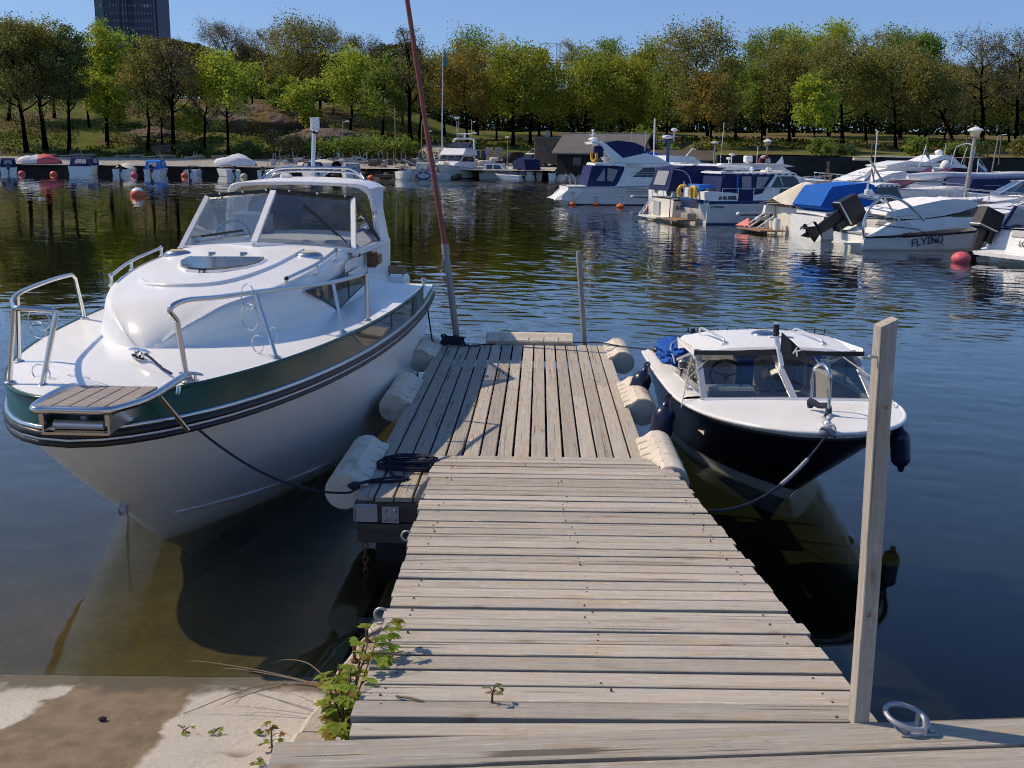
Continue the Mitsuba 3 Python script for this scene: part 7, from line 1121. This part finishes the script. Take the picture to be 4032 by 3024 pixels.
b = motorboat('plum_window_cruiser', 'white cruiser with plum tinted wrap windscreen in front of the cream screened cruiser', 21.6, 47.5, W_ + .16, 8.5, 2.9, .95, [(.05, .95), (.1, 1.35), (.35, 1.5), (.55, 1.55), (.75, 1.2), (.95, 1.1), (.95, .95)], [], roof=([(.30, 1.85), (.42, 1.95), (.52, 1.92), (.40, 1.82)], 'm_greycloth')); b.plate('windscreen_pane', [(4.4, -1.1, 1.85), (4.4, -.05, 1.9), (6.3, -.05, 1.3), (5.9, -1.0, 1.25)], 'm_plum', .03); b.plate('windscreen_pane', [(4.4, 1.1, 1.85), (4.4, .05, 1.9), (6.3, .05, 1.3), (5.9, 1.0, 1.25)], 'm_plum', .03); b.tube('radar_mast', [(5.2, -.2, 1.8), (5.9, -.2, 2.75)], .05, 'm_galv', 7); b.add('scanner', cbox((6.3, -.2, 2.8), (.85, .18, .12), .04), 'm_lampcream', label='pale yellow radar bar on a raked mast'); b.tube('aerial', [(5.6, -.3, 1.6), (5.62, -.3, 4.0)], .025, 'm_lampwhite', 6)
b = motorboat('navy_cover_yacht', 'large boat under navy covers with a long white rolled awning along its top', 28.0, 51.5, W_ + .08, 10.5, 3.3, 1.1, [(.05, 1.1), (.06, 1.5), (.6, 1.6), (.9, 1.4), (.95, 1.1)], [], canopy=([(.04, 1.1), (.05, 1.9), (.3, 2.05), (.62, 1.95), (.64, 1.1)], 'm_navy'), hull='m_navyhull'); k = b.add('rolled_awning', tube(curve([(.4, -1.35, 1.95), (2.4, -1.4, 2.15), (4.4, -1.4, 2.08), (6.8, -1.35, 2.1), (8.6, -1.0, 1.98)], 6), .16, 10), 'm_whitecloth', True)
b = motorboat('screen_cruiser', 'white day cruiser with raked grey windscreen panes left of the tall marina lamp', 25.2, 44.5, W_ + .2, 8.0, 2.8, .95, [(.05, .95), (.1, 1.3), (.5, 1.45), (.75, 1.2), (.95, 1.1), (.95, .95)], [], roof=([(.25, 1.95), (.32, 2.03), (.5, 2.0), (.48, 1.92)], 'm_gel')); b.screen(5.0, 1.4, 1.98, 1.15, .95, 1.0, 'm_vinyl', 1.2, 'm_gel', .3)
b = motorboat('fender_cruiser', 'low white boat with dark raked screens and rolled fenders along its rail', 24.0, 39.0, W_ + .22, 8.5, 2.7, .9, [(.05, .9), (.1, 1.2), (.5, 1.35), (.75, 1.1), (.95, 1.0), (.95, .9)], [], hull='m_gel'); b.screen(5.2, 1.3, 1.85, 1.1, .9, .9, 'm_vinyl', 1.0, 'm_gel', .3); b.add('rail_fender', J(*[tube([(1.0 + .55 * i, -1.05, 1.5), (1.4 + .55 * i, -1.05, 1.5)], .12, 9) for i in range(6)]), 'm_whitecloth', 40)
b = motorboat('grey_roof_cruiser', 'white cruiser with long grey roof and roof gear behind the navy canopy boat', 7.6, 55.5, HD, 10.5, 3.2, 1.1, [(.05, 1.1), (.1, 1.7), (.2, 2.3), (.62, 2.35), (.75, 1.7), (.95, 1.5), (.95, 1.1)], [[(.2, 1.75), (.24, 2.2), (.42, 2.22), (.42, 1.75)], [(.44, 1.75), (.44, 2.22), (.6, 2.22), (.68, 1.75)]], roof=([(.12, 2.32), (.14, 2.45), (.62, 2.52), (.68, 2.4), (.62, 2.34)], 'm_white2')); b.add('roof_chair', J(cbox((5.0, 0, 2.75), (.4, .4, .35), .05), tube([(5.0, 0, 2.5), (5.0, 0, 2.6)], .1, 6)), 'm_gel'); b.add('roof_flag', hullof([(6.6, 0, 2.5), (7.1, 0, 2.5), (7.0, .02, 2.95), (6.9, -.02, 2.5)]), 'm_whitecloth')
b = motorboat('bimini_boat', 'white boat under a bright blue bimini behind the flybridge yacht', 6.2, 72, HD, 9.0, 3.0, 1.1, [(.05, 1.1), (.1, 1.6), (.35, 1.8), (.6, 2.0), (.72, 1.5), (.95, 1.4), (.95, 1.1)], [[(.3, 1.4), (.33, 1.7), (.55, 1.85), (.62, 1.45)]], canopy=([(.05, 2.85), (.1, 3.05), (.25, 3.2), (.36, 3.12), (.42, 2.95), (.25, 3.05), (.1, 2.92)], 'm_bluelt')); b.tube('bimini_frame', [(1.0, -1.2, 1.2), (.7, -1.2, 3.0)], .02, 'm_alu', 5); b.tube('bimini_frame', [(2.8, -1.2, 1.5), (3.3, -1.2, 3.05)], .02, 'm_alu', 5)
b = motorboat('trawler_yacht', 'dark windowed cabin boat carrying a blue grey mast with radar dome', 7.4, 66.5, HD, 9.5, 3.1, 1.2, [(.05, 1.2), (.15, 1.7), (.3, 2.5), (.5, 2.5), (.6, 1.8), (.95, 1.6), (.95, 1.2)], [[(.32, 1.8), (.34, 2.3), (.48, 2.3), (.54, 1.8)]]); mk = b.tube('mast', [(2.3, -.2, 1.7), (2.25, -.2, 4.0)], .11, 'm_bluehull', 8); b.add('radome', revolve([(0, 3.95), (.32, 3.97), (.33, 4.14), (0, 4.2)], 14, (2.2, -.2, 0)), 'm_lampwhite', True, mk); b.add('dome', J(tube([(2.6, -.3, 3.8), (2.6, -.3, 4.4)], .03, 6), ball((2.6, -.3, 4.5), (.22, .22, .1), 7)), 'm_lampwhite', True, mk); b.add('crosstree', J(box((2.1, -.2, 3.8), (1.3, .1, .08)), box((2.5, -.2, 3.3), (.5, .1, .08))), 'm_bluehull', False, mk); b.tube('foremast', [(1.5, .2, 1.7), (1.45, .2, 5.2)], .05, 'm_lampwhite', 7); b.add('tied_sail', hullof([(.6, 0, 2.6), (1.0, 0, 3.7), (1.2, .1, 3.4), (.8, .1, 2.5)]), 'm_twig')
b = motorboat('white_flybridge', 'small white flybridge boat with crooked mast in front of the long shed', 10.8, 84, HD + .3, 8.5, 3.0, 1.3, [(.1, 1.3), (.12, 2.3), (.5, 2.5), (.65, 1.9), (.95, 1.6), (.95, 1.3)], [[(.18, 1.6), (.18, 2.1), (.35, 2.15), (.35, 1.6)], [(.38, 1.6), (.38, 2.15), (.5, 2.2), (.58, 1.65)]], roof=([(.08, 2.45), (.1, 3.0), (.4, 2.95), (.5, 2.5)], 'm_gel')); b.tube('crook_mast', [(3.2, 0, 2.6), (4.2, 0, 3.6), (4.5, 0, 3.5)], .06, 'm_lampwhite', 6)
b = motorboat('saloon_cruiser', 'white cruiser with black arched windows left of the small flybridge boat', 7.5, 78, HD + .2, 8.5, 2.9, 1.2, [(.1, 1.2), (.14, 2.0), (.45, 2.3), (.7, 1.6), (.95, 1.5), (.95, 1.2)], [[(.2, 1.5), (.24, 1.95), (.36, 2.05), (.36, 1.5)], [(.39, 1.5), (.39, 2.05), (.5, 2.0), (.6, 1.5)]])
b = motorboat('pilot_boat', 'white pilot house boat with roof aerials right of the small flybridge boat', 12.5, 76, HD + .1, 8.0, 2.8, 1.15, [(.1, 1.15), (.2, 1.9), (.28, 2.3), (.6, 2.35), (.68, 1.7), (.95, 1.5), (.95, 1.15)], [[(.29, 1.7), (.31, 2.2), (.44, 2.2), (.44, 1.7)], [(.46, 1.7), (.46, 2.2), (.58, 2.2), (.63, 1.7)]]); b.tube('aerial', [(3.5, 0, 2.3), (3.5, 0, 3.1)], .04, 'm_lampwhite', 5); b.add('horn', ball((3.5, 0, 3.1), (.25, .25, .07), 6), 'm_lampwhite', True)
b = motorboat('small_wooden_boat', 'little wooden boat with bright blue canopy moored by the far right wall', 36.6, 88, -W_ / 2 - .1, 5.0, 2.0, .7, [(.3, .7), (.35, .9), (.7, .95), (.9, .7)], [], hull='m_teak', canopy=([(.12, .7), (.16, 1.75), (.5, 1.8), (.58, .9)], 'm_bluelt'), rail=False); b = motorboat('green_cover_boat', 'boat with pale green grey hood beside the little wooden boat', 40.4, 88.5, -W_ / 2, 5.5, 2.2, .8, [(.3, .8), (.35, 1.0), (.7, 1.0), (.9, .8)], [], canopy=([(.12, .8), (.2, 2.1), (.5, 2.1), (.6, .95)], 'm_palegreen'), rail=False)
b = motorboat('white_dory', 'small white boat lying left of the plum covered yacht', 33.2, 96, -W_ / 2, 5.0, 2.0, .8, [(.3, .8), (.35, 1.1), (.6, 1.1), (.8, .8)], [], rail=False); b = motorboat('bow_rail_cruiser', 'white cruiser bow with steel rail behind the cream tarpaulin', 22.5, 54, W_ + .1, 9.0, 3.0, 1.1, [(.05, 1.1), (.1, 1.5), (.45, 1.65), (.7, 1.35), (.95, 1.25), (.95, 1.1)], [[(.3, 1.25), (.32, 1.5), (.5, 1.55), (.56, 1.25)]])
k = solo('signal_flag_staff', tube([(24.6, 56, 1.2), (24.6, 56, 2.9)], .03, 6), 'm_lampwhite', 'white staff carrying a blue and white flag near the right edge', 'flag', smooth=True); part(k, 'flag', grid([[(24.6 + .45 * t, 56 + .1 * math.sin(5 * t), 2.85 - .35 * s - .5 * t) for s in (0, .5, 1)] for t in np.linspace(0, 1, 7)]), 'm_whitecloth', True); part(k, 'flag_stripe', grid([[(24.6 + .45 * t, 55.97 + .1 * math.sin(5 * t), 2.85 - .35 * s - .5 * t) for s in (.55, 1)] for t in np.linspace(0, 1, 7)]), 'm_flagblue', True)
k = solo('flag_staff', tube([(23.0, 60, 2.4), (23.3, 60, 3.6)], .025, 6), 'm_lampwhite', 'leaning flag staff with a pale limp flag above the sport cruiser', 'flag', smooth=True); part(k, 'flag', grid([[(23.28 + .3 * t + .05 * s, 60 + .06 * math.sin(7 * t), 3.5 - .35 * s - .5 * t) for s in (0, 1)] for t in np.linspace(0, 1, 6)]), 'm_flaggreen', True)
solo('marina_mast', tube([(16.3, 50, 1.0), (16.32, 50, 3.6)], .035, 7), 'm_lampwhite', 'single slim white mast beside the pale yellow radar bar', 'mast', smooth=True) if False else None
# mooring booms and buoys
def boom(lab, p, r, fx):
    k = thing('mooring_boom', lab, 'mooring boom', 'mooring booms between the boats'); p, r = V(p) * 1.0, V(r) * 1.0; part(k, 'beam', tube([p, r], .07, 8), 'm_galv', True); d = (r - p) / np.linalg.norm(r - p)
    c = p + d * fx; part(k, 'float', X(cbox((0, 0, .08), (1.2, .5, .45), .06), M(math.atan2(d[1], d[0]), (c[0], c[1], 0))), 'm_black')
    for s in (-.4, .4): part(k, 'strut', beam(c + d * s + V([0, 0, .3 - c[2]]), c + d * s, .08, .08, (0, 1, 0)), 'm_galv')
    part(k, 'end_cap', ball(p, .10, 6), 'm_lampwhite', True)
boom('mooring boom along the blue and white cruiser', (9.15, 42.6, .52), (18.3, 44.4, .55), .95); boom('mooring boom along the flybridge yacht', (6.6, 58.6, .62), (18.4, 60.5, .6), 1.6); boom('mooring boom beside the tarpaulin cruiser', (9.3, 39.8, .5), (18.3, 41.6, .55), 3.2)
def buoy(lab, x, y, r, mat, stem=0.0, top=None, flat=.8):
    k = thing('mooring_buoy', lab, 'buoy', 'mooring buoys on the water'); part(k, 'body', ball((x, y, .12 * flat), (r, r, r * flat), 10), mat, True)
    if stem: part(k, 'stem', tube([(x, y, .1), (x, y, stem)], .04, 7), 'm_galv', True); part(k, 'bracket', box((x, y, stem), (.35, .12, .06)), 'm_galv')
    if top: part(k, 'cap', ball((x, y, .12 * flat + r * flat * .12), (r * .93, r * .93, r * flat * .95), 10), top, True)
buoy('orange buoy on a stem under the yacht stern quarter', 3.4, 61.0, .20, 'm_orange', .75, flat=.62); buoy('orange buoy on a stem near the yacht mooring boom end', 5.95, 58.6, .25, 'm_orange', .62, flat=.62); buoy('dim orange buoy tucked against the yacht hull', 4.75, 61.0, .19, 'm_orange', .5, flat=.62); buoy('small orange buoy on the boom beside the yacht portholes', 7.5, 58.9, .12, 'm_orange', .5)
buoy('round pinkish buoy floating beside the day cruiser platform', 12.35, 28.55, .26, 'm_pink', flat=.75); buoy('lone red and white ball buoy on the open water at left', -23.6, 65.5, .46, 'm_orange', top='m_fenderwhite', flat=.9)
solo('floating_bottle', X(J(ball((0, 0, .03), (.14, .05, .05), 6), tube([(.1, 0, .04), (.2, 0, .05)], .025, 6)), M(.4, (-27.2, 60, 0))), 'm_lampwhite', 'small white bottle like float drifting on the left water', 'float', smooth=True); solo('floating_stick', cbox((-21.6, 66, .05), (.5, .15, .1), .03), 'm_black', 'small dark piece of driftwood right of the lone ball buoy', 'driftwood')
k = thing('lifebuoy', 'red and white lifebuoy hung on the lamp post behind the blue cruiser', 'lifebuoy')
for i in range(8): part(k, 'segment', tube([(17.72 + .34 * math.cos(t), 74.85, 2.55 + .42 * math.sin(t)) for t in np.linspace(i * .785, (i + 1) * .785, 6)], .11, 9), 'm_red' if i % 2 else 'm_fenderwhite', True)
# ------------------------------------------------------------------ small boats along the far shore
def dayboat(lab, x, y, yaw, L=5.5, B=2.1, fb=.75, hull='m_gel', canopy=None, cover=None, screen=True, ob='m_black', open_=False, name='day_boat', cm=None):
    b = Boat(name, lab, x, y, yaw, L, 'motorboat', 'small boats along the far wharf'); b.shape(B, fb * 1.4, fb, L * .17, .9, .6, .55, .95); b.hull(hull, 14)
    if cover: b.add('cover', grid([[(L * a, s * w * B / 2, fb * (1 + .4 * max(0, a - .5)) + hh * (1 - s * s) + .03) for s in np.linspace(-1, 1, 7)] for a, w, hh in ((-.01, .9, .25), (.2, .97, .55), (.5, .98, .7), (.75, .75, .5), (.97, .12, .12))]), cover, True)
    else:
        b.deck('m_gel', 0, .45, .01); b.add('gunwale', J([tube([b.pos(u, np.float64(1), sd, -.06, .02) for u in np.linspace(.4, 1, 8)], .06, 6) for sd in (-1, 1)]), 'm_gel', True); b.add('sole', box((L * .3, 0, fb * .5), (L * .58, B * .85, .06)), 'm_greycloth'); b.add('console', cbox((L * .5, 0, fb * .95), (.3, B * .7, fb * .6), .05), 'm_gel'); b.add('seat', cbox((L * .22, 0, fb * .85), (.45, B * .7, .35), .06), 'm_tanseat')
    if screen: b.screen(L * .55, fb * 1.15, fb * 1.15 + .5, B * .42, B * .36, .25, 'm_vinyl', .6, 'm_alu', .15)
    if canopy:
        b.prism('canopy', [(.05 * L, fb + .05), (.12 * L, fb + .95), (.22 * L, fb + 1.12), (.48 * L, fb + 1.1), (.58 * L, fb + .62), (.55 * L, fb + .1)], lambda a, z: B * .45 - .12 * max(0, z - fb), canopy); b.plate('clear_panel', [(.055 * L - .02, -B * .24, fb + .35), (.055 * L - .02, B * .24, fb + .35), (.115 * L - .02, B * .2, fb + .85), (.115 * L - .02, -B * .2, fb + .85)], 'm_greycloth', .03)
        for sd in (-1, 1): b.side('clear_panel', [(.2 * L, fb + .4), (.22 * L, fb + .95), (.44 * L, fb + .95), (.48 * L, fb + .4)], lambda a, z: B * .45 - .12 * max(0, z - fb), 'm_greycloth', sd, .02)
    if ob: b.outboard(0, fb * .85, .15, ob, .95)
    return b
H = -math.pi / 2
dayboat('dark blue canopied boat cut off by the left edge', -61.5, 127.6, 2.0, 5.2, 2.0, canopy='m_navy'); dayboat('tall boat with black canopy and blue roof edge beside a red buoy', -52.4, 126.6, 1.7, 7.0, 2.9, 1.0, canopy='m_navy', ob=None)
dayboat('boat under a cream cover right of the black canopied boat', -47.4, 126.4, 1.65, 5.2, 2.2, cover='m_creamcloth', screen=False); dayboat('small boat with bright blue canopy and two outboards', -43.6, 126.2, 1.6, 5.2, 2.1, canopy='m_bluelt'); dayboat('little grey open boat with windscreen right of the blue canopied one', -39.3, 127.2, 1.6, 4.4, 1.7, .65)
dayboat('white open boat with tan deck seen at an angle', -34.0, 127.0, 2.2, 4.8, 1.9); dayboat('white open boat with windscreen next to the tan decked one', -30.3, 126.8, 1.3, 4.6, 1.9); dayboat('white boat with black canopy and small ladder at its stern', -23.8, 127.0, 2.1, 5.4, 2.1, canopy='m_navy'); dayboat('white boat with smoky canopy and open stern left of an orange buoy', -19.4, 126.6, 1.9, 5.2, 2.1, canopy='m_greycloth')
dayboat('boat with orange tan cover behind the cruiser hardtop', -13.7, 132.0, 1.9, 5.6, 2.2, cover='m_orangecloth', screen=False); dayboat('dark boat hull just behind the cruiser steel arch', -13.9, 129.5, 1.7, 5.4, 2.2, .8, 'm_navyhull', ob=None); dayboat('pale green white boat with clutter on deck near the shore stones', -11.5 - 2.0, 126.5, H + .3, 4.8, 2.0, .8, 'm_gel'); 
b = dayboat('grey boat with black sprayhood and blue rimmed transom', -10.9, 125.3, 1.55, 5.0, 2.2, .9, 'm_white2', canopy='m_greycloth', ob=None); b.add('transom_rim', tube([(-.04, .85 * math.cos(t), .45 + .38 * math.sin(t)) for t in np.linspace(0, 6.28, 25)[:-1]], .09, 6, True), 'm_bluehull', True); b.tube('stern_pole', [(-.3, .1, .1), (0, -.2, 1.4)], .05, 'm_galv', 6)
k = thing('work_barge', 'rusty flat work barge with crane post and yellow mast', 'barge'); part(k, 'hull', hullof([(-11.0, 131, 0), (-7.6, 131, 0), (-11.4, 131, .75), (-7.2, 131, .75), (-11.4, 135, .75), (-7.2, 135, .75), (-11, 135, 0), (-7.6, 135, 0)]), 'm_rust'); part(k, 'deckhouse', cbox((-8.6, 133, 1.2), (2.2, 1.6, .9), .05), 'm_polegrey'); part(k, 'mast', tube([(-10.4, 132, .7), (-10.4, 132, 2.9)], .13, 8), 'm_yellow', 40); part(k, 'hoop', J(*[tube(curve([(x, 131.4, .7), (x, 131.4, 1.3), (x + .4, 131.4, 1.3), (x + .4, 131.4, .7)], 4), .05, 6) for x in (-9.9, -9.4)]), 'm_galv', True); part(k, 'bollard', tube([(-7.7, 132, .7), (-7.7, 132, 1.5)], .2, 8), 'm_red', 40)
solo('landing_stage', J(box((-14.5, 127.5, .32), (5.0, 1.2, .3)), box((-9.0, 127.8, .25), (3.8, 1.2, .3))), 'm_roofbrown', 'low brown landing stage between the small far boats', 'landing stage')
# flybridge boat facing the camera
b = Boat('bow_on_flybridge', 'white flybridge boat facing the camera beside the flagpole', -6.2, 137.8, H - .28, 11, 'yacht'); b.shape(3.9, 1.75, 1.25, 1.5, .88, .5, .6, .95); b.hull('m_hullgel', 22, boot=(.08, 'm_navyhull')); b.deck('m_gel', dz=.02); b.rub(.05, 'm_paintgrey'); wfb2 = lambda x, z: 1.62 - .1 * max(0, z - 1.5) - .35 * max(0, (x - 5) / 4)
b.prism('deckhouse', [(1.2, 1.3), (1.4, 2.9), (6.0, 2.9), (7.0, 2.15), (8.6, 1.85), (8.9, 1.5)], wfb2, 'm_gel'); b.prism('flybridge', [(.8, 2.92), (.8, 3.5), (2, 3.7), (5.0, 3.75), (6.4, 2.95)], lambda x, z: 1.6 - .2 * max(0, z - 3), 'm_gel')
for y in (-.95, 0, .95): b.plate('windscreen_pane', [(6.98 + .06, y - .44, 2.2), (6.98 + .06, y + .44, 2.2), (6.08 + .06, y + .42, 2.82), (6.08 + .06, y - .42, 2.82)], 'm_tint', .04)
for sd in (-1, 1): b.side('side_window', [(2.0, 2.1), (2.1, 2.75), (5.7, 2.75), (6.3, 2.15)], wfb2, 'm_tint', sd, .03)
b.tube('arch', [(1.8, -1.5, 3.5), (1.5, -1.4, 4.6), (1.4, -1.1, 4.95), (1.4, 0, 5.0), (1.4, 1.1, 4.95), (1.5, 1.4, 4.6), (1.8, 1.5, 3.5)], .13, 'm_gel', 8, None, True); b.add('bridge_screen', hullof([(3.9, -1.3, 3.74), (3.9, 1.3, 3.74), (2.2, -1.3, 4.55), (2.2, 1.3, 4.55), (2.1, -1.3, 3.74), (2.1, 1.3, 3.74)]), 'm_tint'); b.add('radar', J(cbox((1.4, .1, 5.6), (.3, 1.9, .16), .05), tube([(1.4, .1, 5.0), (1.4, .1, 5.55)], .16, 8)), 'm_lampwhite'); b.tube('aerial', [(1.5, -.9, 5), (1.5, -.95, 7.2)], .03, 'm_lampwhite', 5); b.tube('aerial', [(1.5, 1.0, 5), (1.5, 1.05, 7.4)], .03, 'm_lampwhite', 5)
b.rail([(5.5, -1.8, 1.45), (7.5, -1.6, 1.55), (9.5, -.9, 1.68), (10.7, -.2, 1.75), (10.7, .2, 1.75), (9.5, .9, 1.68), (7.5, 1.6, 1.55), (5.5, 1.8, 1.45)], .6, .025)
for sd in (-1, 1):
    for x in (6.4, 7.6): b.side('porthole', [(x + .22 * math.cos(t), 1.05 + .14 * math.sin(t)) for t in np.linspace(0, 6.28, 11)[:-1]], lambda a, z: 1.86 - .12 * max(0, a - 5.2), 'm_tint', sd, .03)
b.add('deck_dinghy', hullof([(8.2, -.6, 1.85), (8.2, .6, 1.85), (9.6, 0, 1.9), (8.4, 0, 2.15), (9.3, 0, 2.05)]), 'm_creamcloth')
motorboat('aluminium_boat', 'low grey white cabin boat right of the bow-on flybridge boat', -4.3, 133.0, -.15, 7.5, 2.5, .85, [(.05, .85), (.08, 1.9), (.36, 1.95), (.45, 1.2), (.95, 1.05), (.95, .85)], [[(.12, 1.25), (.12, 1.75), (.22, 1.75), (.22, 1.25)], [(.24, 1.25), (.24, 1.75), (.34, 1.75), (.38, 1.25)]], hull='m_white2', rail=False)
dayboat('white boat with pinkish tarpaulin peak beside the blue canopied cruiser', .6, 131.5, 1.2, 6.0, 2.3, .85, cover='m_creamcloth', screen=False); b = motorboat('blue_hood_cruiser', 'white cruiser with royal blue hood and dark outboard at the far quay', 2.4, 131.0, 2.1, 7.5, 2.7, 1.0, [(.05, 1.0), (.1, 1.3), (.45, 1.6), (.7, 1.3), (.95, 1.1), (.95, 1.0)], [], canopy=([(.02, 1.0), (.08, 2.5), (.3, 2.7), (.42, 2.1), (.45, 1.3)], 'm_navy'), ob=True); b.screen(4.2, 1.6, 2.3, 1.1, .9, .6, 'm_vinyl', .9, 'm_alu', .2)
dayboat('white boat under a pale green cover left of the yacht', 5.2, 129.0, 1.3, 6.5, 2.4, .9, cover='m_palegreen', screen=False); dayboat('white boat with bright blue cover and leaning poles left of the yacht', 7.4, 127.0, 1.4, 6.0, 2.3, .9, cover='m_bluelt', screen=False); dayboat('low white dinghy with outboard under the blue hooded cruiser', .9, 127.0, 2.6, 3.8, 1.5, .5, screen=False); dayboat('white tender near the bow-on flybridge boat', -8.4, 127.3, H - .2, 3.4, 1.5, .55, screen=False, ob=None)
for lab, x, y, m in (('orange red buoy in front of the black canopied boat', -53.6, 122, 'm_orange'), ('pale orange buoy left of the black canopied boat', -57.3, 122, 'm_pink'), ('small orange buoy under the little grey open boat', -39.0, 124, 'm_orange'), ('orange buoy right of the smoky canopied boat', -17.1, 125, 'm_orange'), ('pink buoy by the twin outboards of the blue canopied boat', -44.6, 123, 'm_pink'), ('pale buoy beside the angled white open boats', -32, 124, 'm_lampcream')): buoy(lab, x, y, .42, m, flat=.9)
